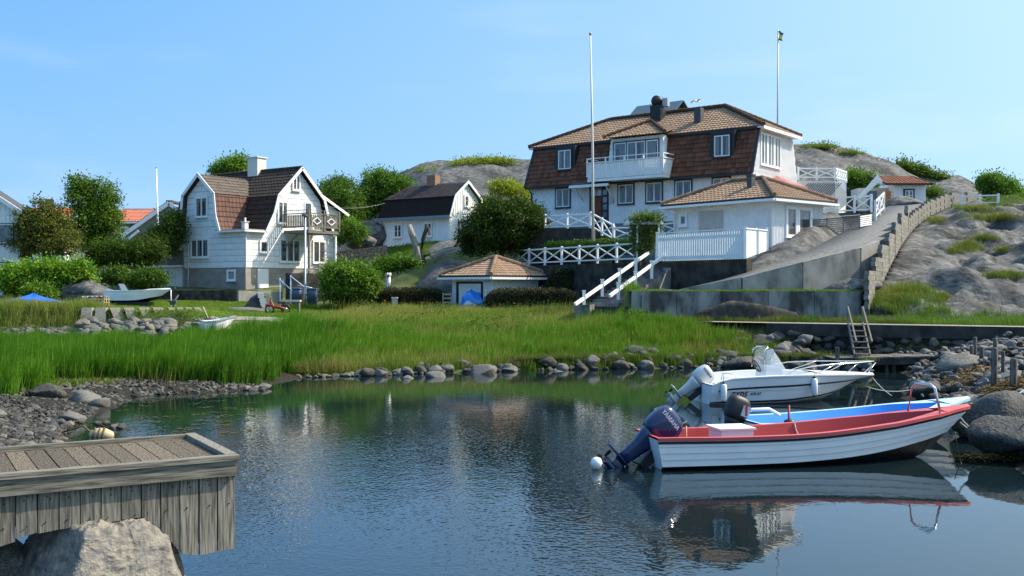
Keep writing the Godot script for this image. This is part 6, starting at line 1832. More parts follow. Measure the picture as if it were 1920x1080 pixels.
func rock_tufts() -> void:
	var hay := blade_mesh(14, 0.34, 0.016, 0.12, 26, 0.6, Color(1.2, 1.05, 0.9), Color(0.8, 0.9, 0.7))
	rng.seed = 222
	var xf := []; var cols := []
	for q in [[1865, 409, 46, 6, 500], [1755, 415, 14, 5, 110], [1815, 463, 22, 9, 240], [1795, 472, 16, 5, 110], [1848, 448, 20, 4, 120], [1672, 560, 30, 22, 700], [1705, 548, 26, 14, 420], [1885, 518, 40, 4, 240], [1830, 392, 40, 5, 260], [1880, 470, 12, 5, 60], [1765, 560, 14, 6, 90]]:
		for k in int(q[4] * 0.7):
			var p := hit(q[0] + rng.randfn() * q[2] * 0.45, q[1] + rng.randfn() * q[3] * 0.45)
			xf.append(Transform3D(Basis(Vector3.UP, rng.randf() * TAU) * Basis.from_scale(Vector3.ONE * rng.randf_range(0.5, 1.1)), p - Vector3(0, 0.04, 0)))
			var c := Color(0.16, 0.22, 0.035).lerp(Color(0.26, 0.22, 0.09), rng.randf())
			cols.append(c)
	tag(scatter("rock_tufts", hay, xf, cols, leafmat("grass", Color(0.5, 0.62, 0.15), 0.5)), "tufts of grass and heather growing in hollows of the bare rock beside the stepped wall", "grass")

func l_right(x: float, d: float) -> bool:
	var l := lane_dist(x, d)
	return l[0] > l[2]

func shore_d(x: float) -> float:   # the far bank's waterline at x
	return row_h([[-7, 33.6], [-5, 34.4], [-3.5, 35.0], [-0.6, 36.2], [3.4, 37.2], [6.6, 37.9], [9.0, 37.9], [11.2, 37.5], [12.3, 35.6]], x)

# ------------------------------------------------------------------ boats
func tab(t: Array, s: float) -> float:   # smooth table look-up
	if s <= t[0][0]: return t[0][1]
	for i in t.size() - 1:
		if s <= t[i + 1][0]:
			var u: float = (s - t[i][0]) / (t[i + 1][0] - t[i][0])
			var a: float = t[maxi(i - 1, 0)][1]; var b: float = t[i][1]; var c: float = t[i + 1][1]; var d: float = t[mini(i + 2, t.size() - 1)][1]
			return b + 0.5 * u * (c - a + u * (2 * a - 5 * b + 4 * c - d + u * (3 * (b - c) + d - a)))
	return t[-1][1]

# a point of the hull's skin: s from stern to bow, f from sheer (0) over chine (1) to keel (2)
func skin(P: Dictionary, s: float, f: float, side: float, out := 0.0) -> Vector3:
	var b := maxf(tab(P.beam, s), 0.012); var sh := tab(P.sheer, s)
	var yc := tab(P.chine, s); var yk := tab(P.keel, s)
	var y: float; var z: float
	if f <= 1.0:
		y = lerpf(sh, yc, f); z = b * lerpf(1.0, P.tuck * (1.0 - 0.25 * pow(s, 4)), pow(f, P.get("curve", 1.3)))
	else:
		y = lerpf(yc, yk, f - 1.0); z = b * P.tuck * (1.0 - 0.25 * pow(s, 4)) * (2.0 - f)
	var rk: float = P.rake
	var x: float = s * (P.len - rk) + rk * pow(s, 4.0) * clampf((y - yk) / (sh - yk + 0.001), 0, 1.2)
	x -= P.get("srake", 0.0) * pow(1.0 - s, 6.0) * clampf((y - yk) / (sh - yk + 0.001), 0, 1.2)
	return Vector3(x, y, side * (z + out))

func hull(t: Node3D, P: Dictionary) -> void:
	var N := 36
	var st := S(false)
	var top := S(true)
	var lap: float = P.get("lap", 0.012)
	for side in [-1.0, 1.0]:
		for k in P.strakes:
			var f0 = float(k) / P.strakes; var f1 = float(k + 1) / P.strakes
			for i in N:
				var s0 := float(i) / N; var s1 := float(i + 1) / N
				var m0 := 6 if P.strakes < 3 else 1
				for j in m0:
					var g0 := lerpf(f0, f1, float(j) / m0); var g1 := lerpf(f0, f1, float(j + 1) / m0)
					var o0 := lap * float(j) / m0; var o1 := lap * float(j + 1) / m0
					var q := [skin(P, s0, g0, side, o0), skin(P, s1, g0, side, o0), skin(P, s1, g1, side, o1), skin(P, s0, g1, side, o1)]
					top.set_smooth_group(k + 1)
					if side > 0: quad(top, q[0], q[1], q[2], q[3])
					else: quad(top, q[3], q[2], q[1], q[0])
				top.set_smooth_group(-1)
				var e := [skin(P, s0, f1, side, lap), skin(P, s1, f1, side, lap), skin(P, s1, f1, side, 0), skin(P, s0, f1, side, 0)]
				if side > 0: quad(top, e[0], e[1], e[2], e[3])
				else: quad(top, e[3], e[2], e[1], e[0])
		for i in N:
			var s0 := float(i) / N; var s1 := float(i + 1) / N
			var q := [skin(P, s0, 1, side), skin(P, s1, 1, side), skin(P, s1, 2, side), skin(P, s0, 2, side)]
			if side > 0: quad(st, q[0], q[1], q[2], q[3])
			else: quad(st, q[3], q[2], q[1], q[0])
	var ring := []
	for k in 9: ring.append(skin(P, 0, k / 4.0, 1))
	for k in 9: ring.append(skin(P, 0, (8 - k) / 4.0, -1))
	for k in range(1, ring.size() - 1): tri(top, ring[0], ring[k + 1], ring[k])
	var h := obj("hull", top, mats[P.hull], t)
	obj("bottom", st, mats[P.bottom], h)
	# inside: sides, sole, gunwale
	var wall := S(true); var sole := S(); var cap := S()
	var gw: float = P.gunwale
	var fin: float = P.get("fin", 0.9)
	var ins := func(s: float, side: float, y: float) -> Vector3:
		var p := skin(P, s, 0.0, side)
		var b := maxf(absf(p.z) - gw, 0.0)
		if s > fin: b = 0.0
		elif s > fin - 0.12: b *= sqrt((fin - s) / 0.12)
		var low: bool = y < 0.3
		return Vector3(p.x - (0.02 if s > 0.0 else -0.05) - (0.25 * pow(s, 4.0) if low else 0.0) + ((P.get("srake", 0.0) + 0.08) * pow(1.0 - s, 6.0) if y < 0.3 else 0.0), maxf(y, tab(P.chine, s) + 0.08) if low else y, side * b * (0.82 if low else 1.0))
	for i in N:
		var s0 := float(i) / N; var s1 := float(i + 1) / N
		for side in [-1.0, 1.0]:
			var y0 := tab(P.sheer, s0); var y1 := tab(P.sheer, s1)
			var o0 := skin(P, s0, 0, side, 0.03) + Vector3(0, 0.035, 0); var o1 := skin(P, s1, 0, side, 0.03) + Vector3(0, 0.035, 0)
			var i0: Vector3 = ins.call(s0, side, y0 + 0.035); var i1: Vector3 = ins.call(s1, side, y1 + 0.035)
			var camber := Vector3(0, 0.03, 0) if s0 > fin - 0.01 else Vector3.ZERO
			if side > 0: quad(cap, i0 + camber, i1 + camber, o1, o0)
			else: quad(cap, o0, o1, i1 + camber, i0 + camber)
			var dn := Vector3(0, P.get("lip", 0.05), 0)
			if side > 0: quad(cap, o0, o1, o1 - dn, o0 - dn)
			else: quad(cap, o0 - dn, o1 - dn, o1, o0)
			if s0 < fin:
				var f0: Vector3 = ins.call(s0, side, P.sole); var f1: Vector3 = ins.call(s1, side, P.sole)
				if side > 0: quad(wall, f0, f1, i1, i0)
				else: quad(wall, i0, i1, f1, f0)
				if side > 0:
					var g0: Vector3 = ins.call(s0, -1.0, P.sole); var g1: Vector3 = ins.call(s1, -1.0, P.sole)
					quad(sole, g0, g1, f1, f0)
	var a: Vector3 = ins.call(0.0, -1.0, tab(P.sheer, 0) + 0.035); var b: Vector3 = ins.call(0.0, 1.0, tab(P.sheer, 0) + 0.035)
	var a0: Vector3 = ins.call(0.0, -1.0, P.sole); var b0: Vector3 = ins.call(0.0, 1.0, P.sole)
	quad(wall, a0, b0, b, a)
	quad(cap, a, b, skin(P, 0, 0, 1, 0.03) + Vector3(0, 0.035, 0), skin(P, 0, 0, -1, 0.03) + Vector3(0, 0.035, 0))
	obj("gunwale", cap, mats[P.cap], t)
	var il := obj("lining", wall, mats[P.lining], t)
	obj("sole", sole, mats[P.get("sole_mat", P.lining)], il)

func stripe(t: Node3D, P: Dictionary, called: String, f0: Callable, width: float, s0: float, s1: float, m: String, out := 0.02) -> void:
	var st := S(true)
	var N := 40
	for side in [-1.0, 1.0]:
		for i in N:
			var a := lerpf(s0, s1, float(i) / N); var b := lerpf(s0, s1, float(i + 1) / N)
			var q := [skin(P, a, f0.call(a), side, out), skin(P, b, f0.call(b), side, out), skin(P, b, f0.call(b) + width, side, out), skin(P, a, f0.call(a) + width, side, out)]
			if side > 0: quad(st, q[0], q[1], q[2], q[3])
			else: quad(st, q[3], q[2], q[1], q[0])
	obj(called, st, mats[m], t)

func lettering(parent: Node3D, text: String, T: Transform3D, size: float, m: Material, slant := 0.0) -> void:
	var f := SystemFont.new()
	f.font_names = PackedStringArray(["Droid Sans"])
	f.font_weight = 700
	var tm := TextMesh.new()
	tm.text = text; tm.font = f; tm.font_size = 64; tm.pixel_size = size / 64.0 * 1.35; tm.depth = 0.006
	var o := MeshInstance3D.new()
	o.mesh = tm; o.material_override = m; o.name = "lettering"
	parent.add_child(o, true)
	o.transform = T * Transform3D(Basis(Vector3.RIGHT, Vector3(slant, 1, 0), Vector3.BACK), Vector3.ZERO)

func outboard(t: Node3D, pos: Vector3, tilt: float, k: float, top_m: String, leg_m: String, text: String, text_m: Material, label := "") -> void:
	var st := S(true)
	var R := func(y: float, x: float, hx: float, hz: float, e := 0.62) -> Array: return [Vector3(x, y, 0) * k, hx * k, hz * k, e]
	loft(st, [R.call(0.0, 0.0, 0.05, 0.05), R.call(0.0, 0.0, 0.19, 0.125), R.call(0.05, 0.01, 0.235, 0.155), R.call(0.12, 0.015, 0.26, 0.172), R.call(0.26, 0.02, 0.27, 0.178), R.call(0.40, 0.015, 0.25, 0.170), R.call(0.48, 0.0, 0.20, 0.14), R.call(0.515, -0.02, 0.12, 0.09), R.call(0.525, -0.02, 0.02, 0.02)], Basis(), 28)
	var o := obj("outboard_motor", st, mats[top_m], t)
	o.transform = Transform3D(Basis(Vector3.BACK, -deg_to_rad(tilt)), pos)
	if label != "": o.set_meta("label", label)
	st = S(true)
	loft(st, [R.call(-0.60, -0.03, 0.10, 0.045), R.call(-0.45, -0.01, 0.115, 0.055), R.call(-0.25, 0.0, 0.13, 0.075), R.call(-0.08, 0.0, 0.17, 0.105), R.call(0.02, 0.0, 0.20, 0.13)], Basis(), 20)
	obj("leg", st, mats[leg_m], o)
	st = S(true)
	loft(st, [R.call(-0.60, -0.12, 0.24, 0.11, 0.7), R.call(-0.575, -0.12, 0.24, 0.11, 0.7)], Basis(), 18)
	obj("cavitation_plate", st, mats[leg_m], o)
	st = S(true)
	loft(st, [R.call(-0.98, -0.06, 0.04, 0.008), R.call(-0.86, -0.02, 0.12, 0.015), R.call(-0.80, -0.01, 0.11, 0.03), R.call(-0.70, 0.0, 0.095, 0.035), R.call(-0.60, -0.03, 0.10, 0.04)], Basis(), 18)
	loft(st, [[Vector3(-0.24, -0.78, 0) * k, 0.03 * k, 0.03 * k, 1.0], [Vector3(-0.2, -0.78, 0) * k, 0.06 * k, 0.06 * k, 1.0], [Vector3(0.0, -0.78, 0) * k, 0.062 * k, 0.062 * k, 1.0], [Vector3(0.16, -0.78, 0) * k, 0.035 * k, 0.035 * k, 1.0], [Vector3(0.2, -0.78, 0) * k, 0.008 * k, 0.008 * k, 1.0]], Basis(Vector3.UP, Vector3.RIGHT, Vector3.BACK), 14)
	obj("gearcase", st, mats[leg_m], o)
	st = S(true)
	for j in 3:
		var b := Basis(Vector3.RIGHT, TAU * j / 3.0)
		var c := Vector3(-0.25, -0.78, 0)
		quad(st, (c + b * Vector3(0.03, 0.03, -0.03)) * k, (c + b * Vector3(0.05, 0.15, -0.07)) * k, (c + b * Vector3(-0.05, 0.15, 0.07)) * k, (c + b * Vector3(-0.03, 0.03, 0.03)) * k)
	obj("propeller", st, mats.black, o)
	st = S()
	box(st, Vector3(0.24, -0.22, 0) * k, Vector3(0.14, 0.42, 0.22) * k); box(st, Vector3(0.2, -0.05, 0) * k, Vector3(0.16, 0.12, 0.16) * k)
	beam(st, Vector3(0.28, -0.4, 0.06) * k, Vector3(0.05, -0.5, 0.03) * k, 0.03 * k, 0.03 * k)
	obj("bracket", st, mats.black, o)
	if text != "":
		lettering(o, text, Transform3D(Basis(), Vector3(-0.03, 0.36, 0.180) * k), 0.068 * k, text_m)
		lettering(o, text, Transform3D(Basis(Vector3.UP, PI), Vector3(-0.03, 0.36, -0.180) * k), 0.068 * k, text_m)

func boats() -> void:
	# red open boat, nearest
	var A := Vector3(5.89, 0, -1.2).normalized()
	var Bs := Basis(A, Vector3.UP, A.cross(Vector3.UP))
	var t := thing("red_boat", "white clinker boat with red gunwale and red inside, nearest on the water", "boat", Vector3(2.36, 0, -16.95), Bs)
	var P := {"len": 5.7, "rake": 0.62, "srake": 0.18, "beam": [[0, 0.53], [0.2, 0.60], [0.45, 0.65], [0.65, 0.60], [0.8, 0.47], [0.9, 0.31], [0.97, 0.12], [1, 0.02]], "sheer": [[0, 0.50], [0.25, 0.49], [0.5, 0.52], [0.75, 0.63], [0.9, 0.74], [1, 0.82]],
		"chine": [[0, 0.06], [0.4, 0.075], [0.6, 0.12], [0.75, 0.20], [0.9, 0.33], [1, 0.42]], "keel": [[0, -0.22], [0.6, -0.25], [0.85, -0.12], [0.95, 0.06], [1, 0.25]], "tuck": 0.86, "curve": 1.2, "strakes": 4, "lap": 0.014, "hull": "gelcoat", "bottom": "black", "cap": "pale_red", "lining": "red_paint", "gunwale": 0.075, "sole": 0.10, "fin": 0.92, "lip": 0.05}
	hull(t, P)
	stripe(t, P, "rubbing_strip", func(s): return 0.06, 0.09, 0.0, 1.0, "black", 0.022)
	var st := S(true)
	var fx := 4.85
	tube(st, [Vector3(4.72, 0.72, -0.30), Vector3(4.76, 1.16, -0.25), Vector3(4.79, 1.24, -0.18), Vector3(4.86, 1.26, 0.14), Vector3(4.9, 1.19, 0.22), Vector3(4.96, 0.72, 0.30)], 0.022, 10)
	obj("bow_hoop", st, mats.steel, t)
	st = S(); bbox(st, 1.02, 1.58, 0.16, 0.58, -0.30, 0.24); obj("engine_box", st, mats.white_plain, t)
	st = S(); bbox(st, 0.98, 1.62, 0.58, 0.61, -0.33, 0.27); obj("box_lid", st, mats.white_plain, t)
	for x in [2.35, 3.6]:
		st = S(); bbox(st, x, x + 0.3, 0.28, 0.32, -0.44, 0.44); obj("thwart", st, mats.red_paint, t)
	for x in [1.75, 2.7]:
		st = S(true); tube(st, [Vector3(x, 0.56, -0.55), Vector3(x + 0.01, 0.46, -0.53), Vector3(x + 0.03, 0.38, -0.50), Vector3(x + 0.08, 0.34, -0.46)], 0.013, 6); obj("mooring_line", st, mats.rope, t)
	st = S(true); tube(st, [Vector3(0.55, 0.15, -0.1), Vector3(0.55, 0.62, -0.12)], 0.014, 6); obj("tiller_stick", st, mats.copper, t)
	st = S(true); tube(st, [Vector3(0.05, 0.58, 0.0), Vector3(0.28, 0.60, 0.02), Vector3(0.5, 0.72, 0.06)], [0.03, 0.03, 0.022], 8); tube(st, [Vector3(0.18, 0.76, 0.05), Vector3(0.3, 0.6, 0.02)], 0.03, 8); obj("tiller_arm", st, mats.black, t)
	var white_t := mat("text_white", Color(0.7, 0.72, 0.75), 0.4)
	outboard(t, Vector3(-0.10, 0.50, 0.0), 50.0, 1.06, "navy", "navy", "YAMAHA", white_t, "tilted-up navy blue outboard motor")
	st = S(true); lathe(st, Vector3(-1.05, 0.10, 0.1), [V2(0, -0.10), V2(0.07, -0.075), V2(0.1, 0), V2(0.07, 0.075), V2(0, 0.10)], 14); obj("white_ball", st, mats.white_plain, t)
	st = S(true); tube(st, [Vector3(-0.02, 0.35, 0.1), Vector3(-0.25, 0.15, 0.12), Vector3(-0.28, -0.2, 0.12)], 0.02, 6); tube(st, [Vector3(-0.02, 0.3, -0.1), Vector3(-0.14, 0.1, -0.1), Vector3(-0.1, -0.2, -0.1)], 0.016, 6); obj("cables", st, mats.black, t)
	# blue boat behind it
	A = Vector3(4.55, 0, -1.15).normalized()
	Bs = Basis(A, Vector3.UP, A.cross(Vector3.UP))
	t = thing("blue_boat", "open boat with sky-blue inside moored behind the red-rimmed boat", "boat", Vector3(4.25, 0, -19.0), Bs)
	P = {"len": 4.75, "rake": 0.5, "beam": [[0, 0.62], [0.2, 0.74], [0.45, 0.80], [0.65, 0.74], [0.8, 0.56], [0.9, 0.35], [0.97, 0.13], [1, 0.02]], "sheer": [[0, 0.46], [0.3, 0.46], [0.6, 0.52], [0.85, 0.64], [1, 0.74]],
		"chine": [[0, 0.03], [0.5, 0.03], [0.75, 0.08], [0.9, 0.18], [1, 0.26]], "keel": [[0, -0.2], [0.6, -0.22], [0.85, -0.1], [0.95, 0.05], [1, 0.2]], "tuck": 0.86, "curve": 1.2, "strakes": 4, "lap": 0.012, "hull": "gelcoat", "bottom": "navy", "cap": "pale_blue_paint", "lining": "sky_blue_paint", "gunwale": 0.09, "sole": 0.08, "fin": 0.88, "lip": 0.05}
	hull(t, P)
	for x in [1.2, 2.4]:
		st = S(); bbox(st, x, x + 0.28, 0.26, 0.30, -0.55, 0.55); obj("thwart", st, mats.off_white, t)
	st = S(true); tube(st, [Vector3(0.1, 0.5, -0.45), Vector3(0.35, 0.62, -0.4), Vector3(0.7, 0.62, -0.4), Vector3(0.95, 0.5, -0.45)], 0.035, 8); obj("white_fender_line", st, mats.white_plain, t)
	st = S(true); tube(st, [Vector3(0.95, 0.18, -0.1), Vector3(0.96, 0.72, -0.12)], 0.022, 8); obj("red_stick", st, mats.red_paint, t)
	st = S(true); lathe(st, Vector3(0.98, 0.36, -0.12), [V2(0, -0.11), V2(0.1, -0.08), V2(0.12, 0), V2(0.1, 0.08), V2(0, 0.11)], 12); obj("black_float", st, mats.black, t)
	outboard(t, Vector3(-0.18, 0.50, -0.1), 20.0, 0.85, "black", "black", "", white_t, "black outboard motor with red and grey decal")
	var om := t.get_node("outboard_motor")
	st = S(); box(st, Vector3(0.12, 0.2, 0.152), Vector3(0.16, 0.2, 0.01)); obj("grey_decal", st, mats.silver, om)
	st = S(); box(st, Vector3(0.12, 0.22, 0.16), Vector3(0.04, 0.2, 0.01), Basis(Vector3.BACK, 0.3)); obj("red_decal", st, mats.red_paint, om)
	# white motorboat
	A = Vector3(4.65, 0, -0.75).normalized()
	Bs = Basis(A, Vector3.UP, A.cross(Vector3.UP))
	t = thing("motorboat", "white motorboat with console windscreen, steel bow rail and silver outboard", "boat", Vector3(4.80, 0, -26.5), Bs)
	P = {"len": 4.72, "rake": 0.95, "beam": [[0, 0.84], [0.25, 0.92], [0.5, 0.95], [0.7, 0.84], [0.85, 0.58], [0.94, 0.30], [1, 0.03]], "sheer": [[0, 0.47], [0.06, 0.56], [0.14, 0.63], [0.4, 0.68], [0.7, 0.69], [0.9, 0.66], [1, 0.62]],
		"chine": [[0, 0.02], [0.5, 0.05], [0.75, 0.14], [0.9, 0.26], [1, 0.42]], "keel": [[0, -0.22], [0.6, -0.22], [0.8, -0.08], [0.92, 0.12], [1, 0.4]], "tuck": 0.80, "curve": 1.15, "strakes": 2, "lap": 0.02, "hull": "gelcoat", "bottom": "white_plain", "cap": "gelcoat", "lining": "white_plain", "gunwale": 0.16, "sole": 0.15, "fin": 0.72, "lip": 0.03}
	hull(t, P)
	stripe(t, P, "dark_stripe", func(s): return 0.36 - 0.06 * s, 0.075, 0.05, 0.99, "dark_trim", 0.028)
	stripe(t, P, "dark_stripe", func(s): return 0.90, 0.08, 0.0, 0.97, "dark_trim", 0.03)
	lettering(t, "RYDS", Transform3D(Basis(Vector3.RIGHT, 0.25), skin(P, 0.19, 0.62, 1, 0.04)), 0.13, mats.black, 0.25)
	lettering(t, "478 GT", Transform3D(Basis(Vector3.RIGHT, 0.25), skin(P, 0.30, 0.62, 1, 0.04)), 0.065, mats.black, 0.25)
	outboard(t, Vector3(-0.12, 0.52, 0.0), 52.0, 0.95, "silver", "silver", "HONDA", mats.black, "tilted-up silver outboard motor")
	st = S(); hexa(st, [Vector3(1.55, 0.15, -0.35), Vector3(2.1, 0.15, -0.35), Vector3(2.1, 0.15, 0.35), Vector3(1.55, 0.15, 0.35), Vector3(1.65, 0.95, -0.33), Vector3(2.05, 0.88, -0.33), Vector3(2.05, 0.88, 0.33), Vector3(1.65, 0.95, 0.33)])
	var co := obj("console", st, mats.gelcoat, t)
	var gl := mat("screen_glass", Color(0.8, 0.85, 0.9), 0.05, 0.5)
	gl.albedo_color.a = 0.25
	gl.transparency = BaseMaterial3D.TRANSPARENCY_ALPHA
	gl.cull_mode = BaseMaterial3D.CULL_DISABLED
	st = S(); quad(st, Vector3(2.15, 0.8, -0.4), Vector3(2.15, 0.8, 0.4), Vector3(1.8, 1.36, 0.33), Vector3(1.8, 1.36, -0.33))
	quad(st, Vector3(2.15, 0.8, 0.4), Vector3(1.6, 0.9, 0.42), Vector3(1.62, 1.3, 0.36), Vector3(1.8, 1.36, 0.33)); quad(st, Vector3(2.15, 0.8, -0.4), Vector3(1.6, 0.9, -0.42), Vector3(1.62, 1.3, -0.36), Vector3(1.8, 1.36, -0.33))
	obj("windscreen", st, gl, co)
	st = S(true); tube(st, [Vector3(1.55, 0.85, -0.42), Vector3(1.56, 1.3, -0.38), Vector3(1.66, 1.39, -0.34), Vector3(1.8, 1.4, 0.0), Vector3(1.66, 1.39, 0.34), Vector3(1.56, 1.3, 0.38), Vector3(1.55, 0.85, 0.42)], 0.018, 8); obj("screen_frame", st, mats.steel, co)
	st = S(true)
	var wheel := []
	for i in 17: wheel.append(Vector3(1.5, 0.9, 0) + Basis(Vector3.BACK, 0.5) * Vector3(0, cos(TAU * i / 16.0) * 0.17, sin(TAU * i / 16.0) * 0.17))
	tube(st, wheel, 0.016, 6); tube(st, [wheel[0], wheel[8]], 0.012, 6); tube(st, [wheel[4], wheel[12]], 0.012, 6); obj("steering_wheel", st, mats.black, co)
	st = S(); bbox(st, 0.75, 1.15, 0.15, 0.62, -0.4, 0.4); obj("seat", st, mats.white_plain, t)
	st = S(true); tube(st, [Vector3(0.3, 0.62, 0.7), Vector3(0.32, 0.78, 0.7), Vector3(0.62, 0.76, 0.74), Vector3(0.66, 0.66, 0.76)], 0.014, 6); obj("grab_rail", st, mats.steel, t)
	st = S(true)
	for side in [-1.0, 1.0]:
		var top := []
		for k in [[0.50, 0.0, 0.14], [0.56, 0.12, 0.13], [0.66, 0.20, 0.12], [0.8, 0.25, 0.10], [0.92, 0.28, 0.06], [1.0, 0.32, 0.03]]:
			var p := skin(P, k[0], 0, side, -k[2]); top.append(p + Vector3(0.02, k[1] + 0.04, 0))
		top.append(top[-1] + Vector3(0.06, -0.03, 0)); top.append(skin(P, 0.97, 0, side, -0.05) + Vector3(0, 0.03, 0))
		tube(st, top, 0.014, 8)
		tube(st, [skin(P, 0.68, 0, side, -0.12) + Vector3(-0.02, 0.03, 0), top[3]], 0.012, 6)
		tube(st, [skin(P, 0.86, 0, side, -0.1) + Vector3(-0.05, 0.03, 0), top[4]], 0.012, 6)
	obj("bow_rail", st, mats.steel, t)
	for k in [[0.075, "fender hanging near the motorboat's stern beside its lettering"], [0.67, "fender hanging from the bow half of the motorboat's side"]]:
		var p: Vector3 = t.transform * skin(P, k[0], 0.42, 1.0, 0.11)
		var fd := thing("fender", "white " + k[1], "fender", p, Bs, "fenders of the white motorboat")
		st = S(true); lathe(st, Vector3.ZERO, [V2(0, -0.24), V2(0.05, -0.235), V2(0.075, -0.2), V2(0.078, 0), V2(0.075, 0.15), V2(0.05, 0.19), V2(0, 0.2)], 14); obj("body", st, mats.white_plain, fd)
		st = S(true); lathe(st, Vector3.ZERO, [V2(0, -0.28), V2(0.035, -0.275), V2(0.05, -0.235), V2(0, -0.23)], 10); obj("end_cap", st, mats.dark_trim, fd)
		st = S(true); lathe(st, Vector3.ZERO, [V2(0, 0.19), V2(0.04, 0.195), V2(0.03, 0.24), V2(0, 0.245)], 10); obj("end_cap", st, mats.dark_trim, fd)
		st = S(true); tube(st, [Vector3(0, 0.2, 0), Vector3(0, 0.45, -0.03)], 0.008, 6); obj("line", st, mats.rope, fd)
	# beached boats at left
	var b0 := gp(204, 53.0, 0.28)
	t = thing("beached_boat", "pale grey-white boat lying on the lawn behind the concrete blocks", "boat", b0, Basis(Vector3.UP, -0.03))
	P = {"len": 3.2, "rake": 0.55, "beam": [[0, 0.58], [0.4, 0.66], [0.7, 0.55], [0.9, 0.26], [1, 0.02]], "sheer": [[0, 0.50], [0.5, 0.50], [1, 0.58]], "chine": [[0, 0.02], [0.6, 0.04], [1, 0.25]], "keel": [[0, -0.14], [0.6, -0.14], [0.9, 0.03], [1, 0.2]], "tuck": 0.85, "strakes": 2, "lap": 0.012, "hull": "gelcoat", "bottom": "black", "cap": "gelcoat", "lining": "white_plain", "gunwale": 0.12, "sole": 0.1, "fin": 0.72}
	hull(t, P)
	st = S(); bbox(st, 0.5, 2.2, -0.3, -0.06, -0.4, 0.4); obj("cradle", st, mats.black, t)
	st = S(); hexa(st, [Vector3(0.75, 0.5, -0.4), Vector3(0.85, 0.5, -0.4), Vector3(0.85, 0.5, 0.4), Vector3(0.75, 0.5, 0.4), Vector3(0.62, 0.86, -0.35), Vector3(0.65, 0.86, -0.35), Vector3(0.65, 0.86, 0.35), Vector3(0.62, 0.86, 0.35)]); obj("windscreen", st, mats.glass_pale, t)
	st = S(true); tube(st, [Vector3(3.22, -0.28, 0.05), Vector3(3.22, 0.55, 0.05)], 0.03, 8); obj("bow_post", st, mats.white_plain, t)
	t = thing("dinghy", "small white dinghy pulled up at the end of the stone wall in the reeds", "boat", gp(380, 43.7, 0.25), Basis(Vector3.UP, 0.55) * Basis(Vector3.BACK, 0.10))
	P = {"len": 1.45, "rake": 0.3, "beam": [[0, 0.36], [0.4, 0.46], [0.75, 0.38], [0.92, 0.2], [1, 0.03]], "sheer": [[0, 0.42], [0.5, 0.40], [1, 0.47]], "chine": [[0, 0.02], [0.6, 0.03], [1, 0.2]], "keel": [[0, -0.08], [0.6, -0.08], [1, 0.15]], "tuck": 0.82, "strakes": 2, "lap": 0.01, "hull": "gelcoat", "bottom": "white_plain", "cap": "galv", "lining": "white_plain", "gunwale": 0.06, "sole": 0.08, "fin": 0.86}
	hull(t, P)

